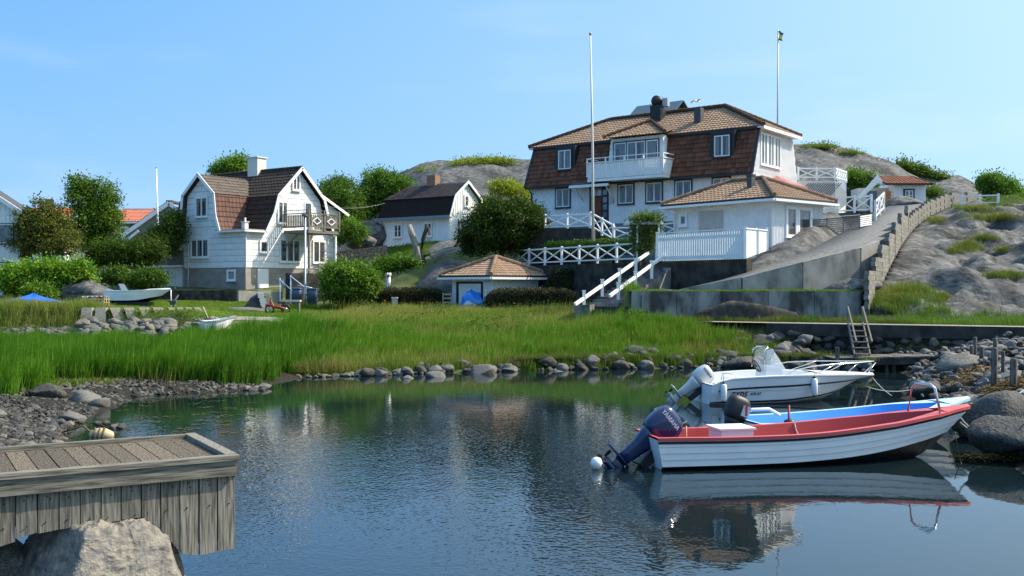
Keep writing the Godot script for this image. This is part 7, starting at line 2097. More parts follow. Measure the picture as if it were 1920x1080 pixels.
# ------------------------------------------------------------------ jetty, stones and small things
func jetty() -> void:
	var E := Vector3(0.862, 0, -0.507); var Wd := Vector3(-0.507, 0, -0.862)
	var C := Vector3(-2.27, 1.50, -8.5)   # front right corner of the deck
	var t := thing("jetty", "weathered grey plank jetty with boarded front at lower left", "jetty", C, Basis(E, Vector3.UP, Vector3(0.507, 0, 0.862)))
	# local: x along the front (negative to the left), z towards the viewer
	rng.seed = 5
	var wd := 1.42
	var tones := []
	for k in 4:
		var f := 0.8 + 0.14 * k
		var m: StandardMaterial3D = mats.deck_wood.duplicate(); m.albedo_color = Color(f, f, f * 0.98).linear_to_srgb(); tones.append(m)
	var ftones := []
	for k in 4:
		var f := 0.78 + 0.15 * k
		var m: StandardMaterial3D = mats.grey_wood.duplicate(); m.albedo_color = Color(f * 0.96, f * 0.95, f * 0.91).linear_to_srgb(); ftones.append(m)
	var along := []
	for k in 4:
		var f := 0.82 + 0.14 * k
		var m: StandardMaterial3D = mats.grey_wood_along.duplicate(); m.albedo_color = Color(f * 0.96, f * 0.95, f * 0.91).linear_to_srgb(); along.append(m)
	for i in 26:
		var x := -0.07 - i * 0.152
		var st := S(); var dy := rng.randf_range(-0.004, 0.004)
		bbox(st, x - 0.143, x, -0.035 + dy, 0.0 + dy, -wd + 0.03, -0.05)
		obj("deck_plank", st, tones[rng.randi() % 4], t)
	var st := S(); bbox(st, -4.3, 0.03, 0.0, 0.04, -0.035, 0.062); obj("curb", st, along[2], t)
	st = S(); bbox(st, -0.065, 0.03, 0.003, 0.043, -wd - 0.03, -0.037); obj("curb", st, ftones[3], t)
	st = S(); bbox(st, -4.3, -0.067, 0.001, 0.04, -wd - 0.02, -wd + 0.05); obj("curb", st, along[1], t)
	st = S(); bbox(st, -4.3, 0.01, -0.125, -0.002, 0.02, 0.045); obj("fascia", st, along[1], t)
	st = S(); bbox(st, 0.010, 0.028, -0.125, -0.002, -wd, 0.018); obj("fascia", st, ftones[1], t)
	# front boards, cut round the boulder below
	var cut := [[-4.3, -0.56], [-1.98, -0.545], [-1.42, -0.42], [-0.72, -0.40], [-0.56, -0.52], [-0.42, -0.72], [-0.38, -0.745], [0.02, -0.725]]
	for i in 29:
		var x1 := 0.006 - i * 0.148; var x0 := x1 - rng.randf_range(0.136, 0.141)
		var y1 := row_h(cut, x1); var y0 := row_h(cut, x0)
		st = S()
		var z := 0.0 + rng.randf_range(-0.004, 0.004)
		var wv := rng.randf_range(-0.012, 0.012)
		hexa(st, [Vector3(x0, y0 + wv, z - 0.03), Vector3(x1, y1 + wv, z - 0.03), Vector3(x1, y1 + wv, z + wv * 0.4), Vector3(x0, y0 + wv, z - wv * 0.4), Vector3(x0, -0.05, z - 0.03), Vector3(x1, -0.05, z - 0.03), Vector3(x1, -0.05, z), Vector3(x0, -0.05, z)])
		obj("front_board", st, ftones[rng.randi() % 4], t)
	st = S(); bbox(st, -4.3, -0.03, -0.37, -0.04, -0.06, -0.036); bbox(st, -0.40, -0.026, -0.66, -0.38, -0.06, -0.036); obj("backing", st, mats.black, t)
	for i in 9:
		st = S(); var z1 := -0.035 - i * 0.155
		bbox(st, -0.024, 0.006, -0.72, -0.05, z1 - 0.148, z1); obj("end_board", st, ftones[rng.randi() % 4], t)
	st = S()
	for z in [-0.2, -1.2]: bbox(st, -4.3, -0.03, -0.2, -0.037, z - 0.06, z + 0.06)
	obj("bearer", st, mats.dark_wall, t)
	for x in [-0.95, -2.2, -4.1]:
		st = S(true); tube(st, [Vector3(x, -2.4, -1.2), Vector3(x, -0.1, -1.2)], 0.09, 10); obj("pile", st, mats.pole_wood, t)
	var nails := S()
	for i in 29:
		for y in [-0.155, -0.185, -0.36]: box(nails, Vector3(-0.064 - i * 0.148 + rng.randf_range(-0.03, 0.03), y + rng.randf_range(-0.01, 0.01), 0.006), Vector3(0.009, 0.009, 0.006))
	for i in 26:
		for z in [-0.2, -1.2]:
			for k in 2: box(nails, Vector3(-0.14 - i * 0.152 - k * 0.07, 0.004, z + rng.randf_range(-0.01, 0.01)), Vector3(0.011, 0.004, 0.011))
	stuff(obj("nail_heads", nails, mats.black, t))
	# boulder under the front boards
	var n := FastNoiseLite.new(); n.seed = 4; n.frequency = 0.55; n.fractal_octaves = 4
	var rb := S(true)
	var planes := [[Vector3(0.25, 0.3, 0.9), 0.74], [Vector3(0.9, 0.35, 0.2), 0.84], [Vector3(0.05, 1, 0.1), 0.86], [Vector3(-0.8, 0.5, 0.35), 0.80], [Vector3(0.55, -0.1, 0.85), 0.80], [Vector3(-0.5, -0.2, 0.8), 0.75]]
	var NN := 120
	var pt := func(i: int, j: int) -> Vector3:
		var a := TAU * i / NN; var b := PI * j / (NN / 2)
		var p := Vector3(cos(a) * sin(b), cos(b), sin(a) * sin(b))
		var r := 1.0 + 0.10 * n.get_noise_3dv(p * 2.0)
		for pl in planes:
			var c: float = p.dot(pl[0].normalized())
			if c > 0.05 and pl[1] / c < r: r = lerpf(r, pl[1] / c, 0.97)
		r += 0.05 * n.get_noise_3dv(p * 4.0) + 0.012 * n.get_noise_3dv(p * 20.0) - 0.03 * exp(-pow(n.get_noise_3dv(p * 3.0 + Vector3(5, 0, 0)) / 0.03, 2.0))
		return Vector3(p.x * 0.78, p.y * 1.05, p.z * 0.8) * r
	for j in NN / 2:
		for i in NN: quad(rb, pt.call(i, j), pt.call(i + 1, j), pt.call(i + 1, j + 1), pt.call(i, j + 1))
	var bt := thing("boulder", "big sunlit angular boulder under the jetty's front boards", "boulder", C + E * -0.98 + Vector3(0, -1.27, 0) + Wd * 0.27, Basis(E, Vector3.UP, -Wd))
	obj("rock", rb, nmat("boulder_rock", [Color(0.07, 0.066, 0.062), Color(0.17, 0.16, 0.148), Color(0.25, 0.225, 0.19), Color(0.36, 0.30, 0.22)], [0.2, 0.42, 0.62, 0.9], 0.014, 0.7, 0.85, 3.0, 92, Vector3.ONE, true, 0.02, FastNoiseLite.FRACTAL_RIDGED), bt)
	# dark stones further in under the deck
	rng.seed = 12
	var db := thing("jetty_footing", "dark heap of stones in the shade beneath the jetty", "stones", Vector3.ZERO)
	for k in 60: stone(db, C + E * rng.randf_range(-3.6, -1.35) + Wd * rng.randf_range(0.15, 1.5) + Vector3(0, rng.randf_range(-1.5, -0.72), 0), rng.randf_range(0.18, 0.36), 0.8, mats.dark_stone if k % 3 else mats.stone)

func stones() -> void:
	# pebbles and stones on the left shore
	var sh := thing("stony_shore", "shore of grey stones and pebbles behind the jetty", "stones")
	rng.seed = 301
	for k in 250:
		var py := 738.0 + 100.0 * pow(rng.randf(), 0.7)
		var d := 5655.0 / (py - 540.0 + 6.0)
		var lim := lerpf(215.0, 120.0, smoothstep(745.0, 810.0, py)) + (60.0 if py < 752 else 0.0)
		var px := rng.randf_range(-10.0, lim)
		var big := rng.randf()
		var r := 0.05 + 0.13 * big * big
		var p := gp(px, d)
		p.y = maxf(p.y, -0.03) + r * 0.15
		stone(sh, p, r, 0.62, mats.dark_stone if rng.randf() < 0.5 else null)
	for k in 90:   # small ones on the middle shore
		var x := rng.randf_range(-7.8, -3.2)
		var d := shore_d(x) + rng.randf_range(-0.25, 0.25) if x > -7.0 else 29.6 + rng.randf_range(-0.3, 0.4)
		stone(sh, Vector3(x, maxf(ground_h(x, d), 0.0) + 0.03, -d), 0.05 + 0.14 * pow(rng.randf(), 2.0))
	var peb := []; var pcol := []
	for k in 1500:
		var py := 736.0 + 108.0 * pow(rng.randf(), 0.75)
		var d := 5655.0 / (py - 540.0 + 5.0)
		var px := rng.randf_range(-10.0, lerpf(225.0, 130.0, smoothstep(745.0, 810.0, py)) + (230.0 * rng.randf() if py < 748 else 0.0))
		var p := gp(px, d)
		if p.y < -0.02: continue
		var r := rng.randf_range(0.018, 0.06)
		peb.append(Transform3D(Basis.from_euler(Vector3(rng.randf(), rng.randf() * TAU, rng.randf())) * Basis.from_scale(Vector3(r * 1.3, r * 0.7, r)), p + Vector3(0, 0.05, 0)))
		var t := rng.randf_range(0.02, 0.11); pcol.append(Color(t, t * 0.95, t * 0.88))
	for k in 1100:
		var px := rng.randf_range(110.0, 485.0)
		var d := rng.randf_range(27.0, 30.6)
		var p := gp(px, d)
		if p.y < -0.03 or p.y > 0.3: continue
		var r := rng.randf_range(0.025, 0.09)
		peb.append(Transform3D(Basis.from_euler(Vector3(rng.randf(), rng.randf() * TAU, rng.randf())) * Basis.from_scale(Vector3(r * 1.3, r * 0.7, r)), p + Vector3(0, 0.04, 0)))
		var t := rng.randf_range(0.02, 0.13); pcol.append(Color(t, t * 0.93, t * 0.82))
	scatter("pebbles", stone_meshes[2], peb, pcol, mats.vertex_plain, sh)
	for q in [[93, 752, 0.36, "dark rounded boulder at the edge of the turf on the left shore"], [162, 752, 0.36, "flat grey boulder by the lagoon, right of the dark one"], [190, 757, 0.27, "pale rounded stone at the lagoon's edge on the left shore"], [138, 785, 0.25, "low grey stone at the waterline among the pebbles"]]:
		var d: float = 5655.0 / (q[1] - 540.0 + 8.0)
		var th := thing("shore_boulder", q[3], "boulder", gp(q[0], d, 0.1))
		stone(th, Vector3.ZERO, q[2], 0.66, mats.dark_stone if q[0] == 93 else mats.stone, "rock")
	# far bank
	rng.seed = 302
	var fb := thing("bank_stones", "row of boulders along the waterline of the far grassy bank", "stones")
	for k in 235:
		var x := rng.randf_range(-5.2, 12.4)
		if x > -0.1 and x < 1.2 and rng.randf() < 0.6: continue
		var d := shore_d(x) + rng.randf_range(-0.3, 0.6)
		var r := 0.07 + 0.24 * pow(rng.randf(), 2.0)
		stone(fb, Vector3(x, maxf(0.0, ground_h(x, d)) + r * 0.25 + (0.18 if d > shore_d(x) + 0.1 and x > 1 else 0.0), -d), r, 0.75, mats.stone if x < 0 and rng.randf() < 0.6 else (mats.dark_stone if rng.randf() < 0.75 else mats.stone))
	for q in [[822, 700, 0.52], [772, 703, 0.42], [905, 694, 0.4], [955, 690, 0.34], [1043, 690, 0.38], [1195, 668, 0.5], [1270, 682, 0.42], [1370, 680, 0.6], [1392, 684, 0.6], [1458, 678, 0.6], [1215, 678, 0.45]]:
		var d: float = 5655.0 / (q[1] - 540.0 + 6.0)
		d = minf(d, 38.5)
		stone(fb, gp(q[0], d, q[2] * 0.1 + 0.08), q[2], 0.62, mats.stone if q[0] < 1100 else mats.dark_stone)
	# big blocks under the path left of the ladder
	rng.seed = 303
	for k in 26:
		var x := rng.randf_range(8.6, 11.6)
		var d := line_d(quay, x) - rng.randf_range(0.0, 1.5)
		stone(fb, Vector3(x, 0.15 + (1.5 - (line_d(quay, x) - d)) * 0.65, -d), rng.randf_range(0.25, 0.5), 0.8, mats.dark_stone if rng.randf() < 0.6 else mats.stone)
	# right bank
	rng.seed = 304
	var rbk := thing("breakwater", "bank of tumbled grey stones around the mooring posts at right", "stones")
	for k in 290:
		var d := rng.randf_range(16.0, 37.5)
		var e := row_h([[16, 8.2], [20, 9.1], [24, 9.8], [27.5, 10.4], [30, 11.6], [33, 12.6], [38, 13.6]], d)
		var x := e + (d * 0.51 + 0.6 - e) * rng.randf()
		if d > line_d(quay, x) - 0.5: continue
		var r := 0.10 + 0.24 * pow(rng.randf(), 1.9)
		stone(rbk, Vector3(x, maxf(-0.05, ground_h(x, d)) + r * 0.32, -d), r * 1.1, 0.62, mats.dark_stone if x < e + 0.5 and rng.randf() < 0.7 else mats.brown_stone if rng.randf() < 0.2 else mats.stone)
	var sm := []; var scol := []
	for k in 900:
		var d := rng.randf_range(16.0, 37.5)
		var e := row_h([[16, 8.2], [20, 9.1], [24, 9.8], [27.5, 10.4], [30, 11.6], [33, 12.9], [38, 14.0]], d)
		var x := e + (d * 0.51 + 0.6 - e) * rng.randf()
		if d > line_d(quay, x) - 0.4: continue
		var r := rng.randf_range(0.05, 0.13)
		sm.append(Transform3D(Basis.from_euler(Vector3(rng.randf(), rng.randf() * TAU, rng.randf())) * Basis.from_scale(Vector3(r * 1.3, r * 0.75, r)), Vector3(x, maxf(-0.03, ground_h(x, d)) + 0.08 + 0.16 * rng.randf(), -d)))
		var t := rng.randf_range(0.03, 0.2); scol.append(Color(t, t * 0.95, t * 0.87))
	scatter("small_stones", stone_meshes[5], sm, scol, mats.vertex_plain, rbk)
	for q in [[1350, 0, 0, 0.0, ""], [1868, 790, 20.2, 0.95, "huge dark rounded boulder with pale top beside the red boat's bow"], [1800, 690, 29.0, 0.62, "broad pale flat boulder at the inner end of the small pier"], [1765, 712, 29.0, 0.5, "dark boulder beside the end of the small pier"], [1890, 815, 17.6, 0.6, "dark boulder with mooring ropes at the right edge"], [1735, 735, 26.2, 0.42, "dark wet boulder at the waterline between the two bows"]]:
		if q[4] == "": continue
		var th := thing("boulder", q[4], "boulder", at(q[0], q[1], q[2]))
		stone(th, Vector3(0, 0, 0), q[3], 0.62, mats.dark_rock if q[3] != 0.62 else mats.stone, "rock")
	rng.seed = 306
	var wf := thing("wall_foot_stones", "tumbled dark stones between the small pier and the quay wall", "stones")
	for k in 170:
		var d := rng.randf_range(31.5, 39.5)
		var x := row_h([[30, 11.2], [33, 12.2], [36.2, 12.0], [37.6, 9.5], [40, 9.0]], d) + rng.randf() * 4.5
		if d > line_d(quay, x) - 0.3 or (d < 36.9 and x < 13.9): continue
		var r := 0.12 + 0.22 * pow(rng.randf(), 1.5)
		stone(wf, Vector3(x, maxf(-0.05, ground_h(x, d)) + r * 0.3, -d), r, 0.65, mats.dark_stone if rng.randf() < 0.7 else mats.stone)
	# left garden wall of rough stone
	rng.seed = 305
	var lw := thing("stone_wall", "rough grey dry-stone wall below the row of concrete blocks at left", "wall")
	for k in 290:
		var px := rng.randf_range(-10.0, 405.0)
		var lev := rng.randf()
		var d := lerpf(43.4, 44.9, lev)
		var y := lerpf(0.45, 1.45 if px > 150 else 1.15, lev)
		stone(lw, Vector3((px - 960) / F * d, y, -d), rng.randf_range(0.18, 0.36), 0.7, mats.stone if rng.randf() < 0.7 else mats.brown_stone)
	# concrete blocks
	var cm := nmat("pink_concrete", [Color(0.22, 0.19, 0.155), Color(0.36, 0.315, 0.265)], [0.3, 0.7], 0.03, 0.8, 0.85, 0.5, 93)
	var ord := ["first", "second", "third", "fourth", "fifth", "sixth", "seventh", "eighth", "ninth", "tenth"]
	var bx := [165, 191, 222, 248, 276, 302, 327, 343, 359, 375]
	var first: Node3D = null
	for i in 10:
		var d := 45.2 + i * 0.1
		var p := Vector3((bx[i] - 960) / F * d, 1.42, -d)
		var w: float = 0.47 if i < 6 else 0.32
		var b := Basis(Vector3.UP, 0.34 + 0.02 * i)
		if i < 2: b = Basis(Vector3.UP, 0.1)
		var nm := "tapered pinkish concrete block, %s from the left in the row on the stone wall" % ord[i]
		var cb := thing("concrete_block", nm, "concrete block", p, b, "concrete blocks lined up on the stone wall")
		var st := S()
		var l := 0.12 if i > 1 else 0.0
		hexa(st, [Vector3(-w / 2 + l, 0, -0.3), Vector3(w / 2 + l, 0, -0.3), Vector3(w / 2 + l, 0, 0.35), Vector3(-w / 2 + l, 0, 0.35), Vector3(-w / 2 - l, 0.62, -0.3), Vector3(w / 2 - 0.05 - l, 0.62, -0.3), Vector3(w / 2 - 0.05 - l, 0.62, 0.1), Vector3(-w / 2 - l, 0.62, 0.1)])
		obj("block", st, cm, cb)

func small_things() -> void:
	var st: SurfaceTool
	# blue tarpaulin
	var t := thing("blue_tarpaulin", "low pointed blue tarpaulin cover at the far left behind the weeds", "tarpaulin", gp(63, 50.5, 0.0))
	st = S(true)
	var n := 48
	for i in n:
		for j in 8:
			var q := []
			for c in [[0, 0], [0, 1], [1, 1], [1, 0]]:
				var a: float = TAU * (i + c[0]) / n; var u: float = (j + c[1]) / 8.0
				var r := 2.05 * u
				var y := 0.68 - 0.52 * pow(u, 0.75) + 0.02 * sin(a * 12.0) * u + (0.03 * sin(a * 3.0))
				if u > 0.99: y -= 0.12; r *= 0.99
				q.append(Vector3(cos(a) * r, y, sin(a) * r * 0.7))
			quad(st, q[0], q[3], q[2], q[1])
	obj("cover", st, mats.blue_tarp, t)
	# pallets
	var pos := ["bottom", "second from the bottom", "third from the bottom", "top"]
	for k in 4:
		var p := thing("pallet", "pale wooden pallet, %s one of the stack beside the beached boat" % pos[k], "pallet", gp(178 if k else 183, 48.5, 0.02 + 0.148 * k), Basis(Vector3.UP, 0.05 * k), "stacked pallets")
		for i in 3:
			st = S(); bbox(st, -0.55, 0.55, 0.0, 0.02, -0.4 + i * 0.38, -0.3 + i * 0.38); obj("bottom_board", st, mats.light_wood, p)
			st = S(); bbox(st, -0.53, -0.43, 0.02, 0.12, -0.4 + i * 0.38, -0.3 + i * 0.38); bbox(st, -0.05, 0.05, 0.02, 0.12, -0.4 + i * 0.38, -0.3 + i * 0.38); bbox(st, 0.43, 0.53, 0.02, 0.12, -0.4 + i * 0.38, -0.3 + i * 0.38); obj("stringer", st, mats.light_wood, p)
		for i in 6:
			st = S(); bbox(st, -0.55 + i * 0.2, -0.44 + i * 0.2, 0.12, 0.142, -0.42, 0.5); obj("top_board", st, mats.light_wood, p)
	# outboard leg on a stand
	t = thing("motor_stand", "small dark outboard motor on a stand right of the beached boat", "outboard motor", gp(326, 50.0))
	st = S(true); tube(st, [Vector3(0, 0, 0), Vector3(0, 0.42, 0)], 0.05, 8); obj("stand", st, mats.grey_paint, t)
	st = S(true); tube(st, [Vector3(-0.3, 0.52, 0), Vector3(0, 0.42, 0), Vector3(0.22, 0.78, 0)], [0.05, 0.08, 0.03], 8); obj("leg", st, mats.grey_paint, t)
	st = S(); box(st, Vector3(-0.02, 0.42, 0), Vector3(0.3, 0.16, 0.2), Basis(Vector3.BACK, 0.4)); obj("bracket", st, mats.slate, t)
	t = thing("leaning_pole", "pale wooden pole leaning over the end of the stone wall", "pole", gp(397, 44.8))
	st = S(true); tube(st, [Vector3.ZERO, Vector3(-0.38, 0.85, 0)], 0.035, 8); obj("pole", st, mats.light_wood, t)
	# timber pile, moped, bins by the panelled house
	t = thing("timber_pile", "stack of pale boards under a dark sheet before the panelled house's yard wall", "timber", gp(500, 55.0), Basis(Vector3.UP, 0.3))
	rng.seed = 41
	for r in 9:
		for c in 2:
			st = S(); box(st, Vector3(-0.12 + c * 0.34 - r * 0.03 + rng.randf_range(-0.03, 0.03), 0.06 + r * 0.094, 0), Vector3(0.32, 0.085, 1.3)); obj("board", st, mats.light_wood if c else mats.off_white, t)
	st = S(); hexa(st, [Vector3(-1.2, 0, -0.4), Vector3(-0.3, 0, -0.4), Vector3(-0.3, 0, 0.6), Vector3(-1.2, 0, 0.6), Vector3(-0.8, 0.6, -0.3), Vector3(-0.4, 0.85, -0.4), Vector3(-0.4, 0.8, 0.4), Vector3(-0.8, 0.5, 0.4)]); obj("dark_sheet", st, mats.black, t)
	t = thing("moped", "small red moped parked on the grass beside the timber pile", "moped", gp(520, 51.0), Basis(Vector3.UP, 0.25) * Basis.from_scale(Vector3(0.82, 0.82, 0.82)))
	for x in [-0.45, 0.5]:
		st = S(true)
		var w := []
		for i in 17: w.append(Vector3(x + cos(TAU * i / 16.0) * 0.24, 0.28 + sin(TAU * i / 16.0) * 0.24, 0))
		tube(st, w, 0.055, 8); var wh := obj("wheel", st, mats.black, t)
		st = S(true); tube(st, [Vector3(x, 0.28, -0.05), Vector3(x, 0.28, 0.05)], 0.09, 10); obj("hub", st, mats.silver, wh)
	st = S(true); tube(st, [Vector3(0.48, 0.3, 0), Vector3(0.1, 0.42, 0), Vector3(-0.25, 0.45, 0), Vector3(-0.42, 0.85, 0)], [0.05, 0.13, 0.09, 0.04], 10); obj("frame", st, mats.red_paint, t)
	st = S(true); loft(st, [[Vector3(0.3, 0.62, 0), 0.28, 0.1], [Vector3(0.3, 0.7, 0), 0.3, 0.11], [Vector3(0.3, 0.74, 0), 0.24, 0.08]], Basis(), 14); obj("seat", st, mats.black, t)
	st = S(true); tube(st, [Vector3(-0.36, 0.95, -0.28), Vector3(-0.42, 0.88, 0), Vector3(-0.36, 0.95, 0.28)], 0.025, 6); tube(st, [Vector3(-0.42, 0.88, 0), Vector3(-0.5, 0.3, 0.07)], 0.03, 6); obj("handlebar", st, mats.black, t)
	st = S(true); loft(st, [[Vector3(-0.5, 0.5, 0), 0.2, 0.07], [Vector3(-0.5, 0.58, 0), 0.22, 0.08], [Vector3(-0.48, 0.62, 0), 0.1, 0.05]], Basis(), 12); obj("mudguard", st, mats.red_paint, t)
	t = thing("plank_bench", "low pinkish plank bench right of the red moped", "bench", gp(545, 52.0))
	st = S(); bbox(st, -0.5, 0.5, 0.55, 0.65, -0.2, 0.2); obj("plank", st, mat("pinkish", Color(0.55, 0.45, 0.40), 0.7), t)
	for x in [-0.4, 0.4]:
		st = S(); bbox(st, x - 0.05, x + 0.05, 0, 0.55, -0.15, 0.15); obj("leg", st, mats.grey_wood, t)
	for q in [[556, "dark blue wheeled bin left of the lamp post, by the cellar wall"], [586, "dark blue wheeled bin right of the lamp post, in front of the dark stone wall"]]:
		t = thing("wheeled_bin", q[1], "bin", gp(q[0], 59.5))
		st = S(true); loft(st, [[Vector3(0, 0, 0), 0.24, 0.28, 0.3], [Vector3(0, 0.95, 0), 0.32, 0.36, 0.3]], Basis(), 20); obj("bin_body", st, mat("bin_blue", Color(0.02, 0.04, 0.085), 0.5), t)
		st = S(true); loft(st, [[Vector3(0, 0.95, 0), 0.34, 0.38, 0.3], [Vector3(0, 1.02, -0.02), 0.32, 0.36, 0.3], [Vector3(0, 1.05, -0.02), 0.1, 0.1, 0.3]], Basis(), 20); obj("lid", st, mat("bin_blue", Color.BLACK), t)
	t = thing("clothes_dryer", "pale blue metal frame with slanting bars before the cellar stair", "clothes dryer", gp(545, 58.0))
	st = S(true)
	for q in [[Vector3(-0.6, 0, 0), Vector3(-0.6, 1.6, 0)], [Vector3(0.0, 0, 0), Vector3(0.0, 1.75, 0)], [Vector3(0, 1.7, 0), Vector3(0.9, 1.0, 0.1)], [Vector3(-0.6, 1.5, 0), Vector3(0.1, 0.9, 0.1)], [Vector3(0.4, 1.2, 0), Vector3(1.2, 1.05, 0)]]: tube(st, q, 0.03, 6)
	obj("bars", st, mats.pale_blue_paint, t)
	t = thing("grey_post", "pale grey marker post beside the dark slope above the clipped hedge", "post", at(728, 546, 59.5))
	st = S(true); tube(st, [Vector3(0, -0.4, 0), Vector3(0, 0.85, 0)], 0.14, 12); obj("post", st, mats.galv, t)
	st = S(true); tube(st, [Vector3(0, 0.85, 0), Vector3(0, 1.05, 0)], 0.17, 12); obj("cap", st, mats.off_white, t)
	t = thing("grey_box", "small pale grey utility box in the grass below the clipped hedge", "utility box", gp(740, 56.5))
	st = S(); bbox(st, -0.14, 0.14, 0, 0.62, -0.1, 0.1); obj("cabinet", st, mats.galv, t)
	st = S(); bbox(st, -0.17, 0.17, 0.62, 0.68, -0.13, 0.13); obj("lid", st, mats.off_white, t)
	# bundle under a blue tarpaulin by the garage door
	t = thing("covered_bundle", "crumpled bright blue tarpaulin over a bundle before the garage door", "tarpaulin", gp(886, 56.5))
	var nz := FastNoiseLite.new(); nz.seed = 9; nz.frequency = 1.1
	st = S(true)
	for j in 14:
		for i in 28:
			var q := []
			for c in [[0, 0], [1, 0], [1, 1], [0, 1]]:
				var a: float = TAU * (i + c[0]) / 28; var b: float = 0.55 * PI * (j + c[1]) / 14
				var p := Vector3(cos(a) * sin(b), cos(b), sin(a) * sin(b))
				q.append(p * Vector3(0.66, 0.95, 0.6) * (1.0 + 0.22 * nz.get_noise_3dv(p * 1.6) + 0.06 * absf(nz.get_noise_3dv(p * 4.0))) + Vector3(0, 0.1, 0))
			quad(st, q[0], q[1], q[2], q[3])
	obj("cover", st, mat("bright_tarp", Color(0.02, 0.22, 0.75), 0.3), t)
	st = S(true); loft(st, [[Vector3(-0.12, -0.1, 0.5), 0.4, 0.2, 0.8], [Vector3(-0.12, 0.3, 0.5), 0.38, 0.2, 0.8], [Vector3(-0.2, 0.5, 0.5), 0.1, 0.08, 0.8]], Basis(), 16); obj("pale_sack", st, mat("pale_lilac", Color(0.48, 0.46, 0.55), 0.6), t)
	t = thing("wooden_crate", "open slatted wooden crate leaning left of the garage", "crate", gp(838, 57.5))
	for i in 4:
		st = S(); bbox(st, -0.22, 0.26, 0.1 + i * 0.22, 0.18 + i * 0.22, 0, 0.03); obj("slat", st, mats.light_wood, t)
	for x in [-0.22, 0.24]:
		st = S(); bbox(st, x - 0.03, x + 0.03, 0, 0.9, -0.04, -0.005); obj("upright", st, mats.light_wood, t)
	# dead tree
	t = thing("dead_tree", "bleached dead tree stump with two bare stems before the small cottage", "dead tree", at(783, 488, 66.0))
	st = S(true); tube(st, [Vector3(0.15, -0.6, 0), Vector3(0.05, 0.3, 0), Vector3(-0.1, 0.9, 0.05), Vector3(-0.38, 1.7, 0.1), Vector3(-0.52, 2.25, 0.1)], [0.42, 0.3, 0.2, 0.2, 0.14], 10); obj("pale_stem", st, mats.dead_wood, t)
	st = S(true); tube(st, [Vector3(0.25, -0.4, 0), Vector3(0.2, 0.5, 0), Vector3(0.35, 1.3, 0), Vector3(0.52, 1.9, 0), Vector3(0.6, 2.2, 0)], [0.35, 0.22, 0.15, 0.12, 0.1], 9); tube(st, [Vector3(0.5, 1.7, 0), Vector3(0.75, 2.1, 0.05)], [0.1, 0.05], 7)
	tube(st, [Vector3(0.2, 0.2, 0), Vector3(0.75, 0.35, 0.2), Vector3(1.05, 0.1, 0.3)], [0.1, 0.05, 0.02], 6); tube(st, [Vector3(0.1, 0.1, 0), Vector3(-0.3, 0.3, 0.2), Vector3(-0.5, 0.0, 0.3)], [0.1, 0.05, 0.02], 6)
	obj("dark_stem", st, mats.bark, t)
	# grey boulder on the lawn, pale rock on the grass
	var bl := thing("lawn_boulder", "big smooth grey rock hump behind the beached boat", "boulder", gp(172, 57.0, 0.2))
	stone(bl, Vector3.ZERO, 1.0, 0.62, mats.rock, "rock").transform = Transform3D(Basis.from_scale(Vector3(2.45, 1.15, 1.7)), Vector3.ZERO)
	bl = thing("flat_rock", "low flat grey rock in the grass left of the red moped", "boulder", gp(470, 52.0))
	stone(bl, Vector3.ZERO, 0.5, 0.3, mats.stone, "rock").transform = Transform3D(Basis.from_scale(Vector3(1.3, 0.3, 0.6)), Vector3.ZERO)
	bl = thing("slope_rock", "large dark rock on the slope between the trees and the small cottage", "boulder", at(690, 440, 79.0))
	stone(bl, Vector3.ZERO, 1, 0.7, mats.rock, "rock").transform = Transform3D(Basis.from_scale(Vector3(1.8, 1.2, 1.2)), Vector3.ZERO)
	bl = thing("slope_rock", "grey angular rock in the grass below the slope's light green bush", "boulder", at(680, 456, 74.0))
	stone(bl, Vector3.ZERO, 1, 0.7, mats.rock, "rock").transform = Transform3D(Basis.from_scale(Vector3(1.2, 0.65, 0.9)), Vector3.ZERO)
	bl = thing("gable_rock", "pale grey rock outcrop right of the small cottage's gable", "boulder", at(925, 385, 80.0))
	stone(bl, Vector3.ZERO, 1, 0.7, mats.rock, "rock").transform = Transform3D(Basis.from_scale(Vector3(1.8, 1.1, 1.4)), Vector3.ZERO)
	bl = thing("cottage_rock", "craggy pale rock in front of the tiny cottage at the lane's top", "boulder", at(1700, 384, 65.5))
	stone(bl, Vector3.ZERO, 1, 0.7, mats.rock, "rock").transform = Transform3D(Basis.from_scale(Vector3(1.35, 0.6, 1.0)), Vector3.ZERO)
	bl = thing("wall_rock", "dark rock bulging against the foot of the long concrete wall", "boulder", at(1410, 598, 43.0))
	stone(bl, Vector3.ZERO, 1, 0.7, mats.dark_wall, "rock").transform = Transform3D(Basis.from_scale(Vector3(2.4, 0.8, 0.5)), Vector3.ZERO)
	bl = thing("lane_rock", "pale rock hump at the foot of the lane's retaining wall beside the stepped wall", "boulder", at(1598, 545, 44.3))
	stone(bl, Vector3.ZERO, 1, 0.7, mats.rock, "rock").transform = Transform3D(Basis(Vector3.BACK, 0.16) * Basis.from_scale(Vector3(1.35, 0.55, 0.5)), Vector3.ZERO)
	# small pier and steps
	var p0 := at(1562, 673, 36.4); var p1 := at(1757, 669, 35.6)
	t = thing("small_pier", "short weathered wooden pier at the foot of the wooden steps", "pier", p0)
	var v := p1 - p0
	var back := Vector3(0, 0, -1.3)
	for i in 26:
		var f := (i + 0.5) / 26.0
		st = S(); box(st, v * f + back * 0.5 + Vector3(0, 0.02 + 0.006 * sin(i * 5.0), 0), Vector3(v.length() / 26.0 * 0.82, 0.035, 1.4), look(Vector3.ZERO, back)); obj("plank", st, mats.grey_wood, t)
	st = S()
	for z in [0.05, -1.25]: beam(st, Vector3(0.1, -0.12, z), v + Vector3(0, -0.12, z), 0.1, 0.22)
	obj("beam", st, mats.dark_wall, t)
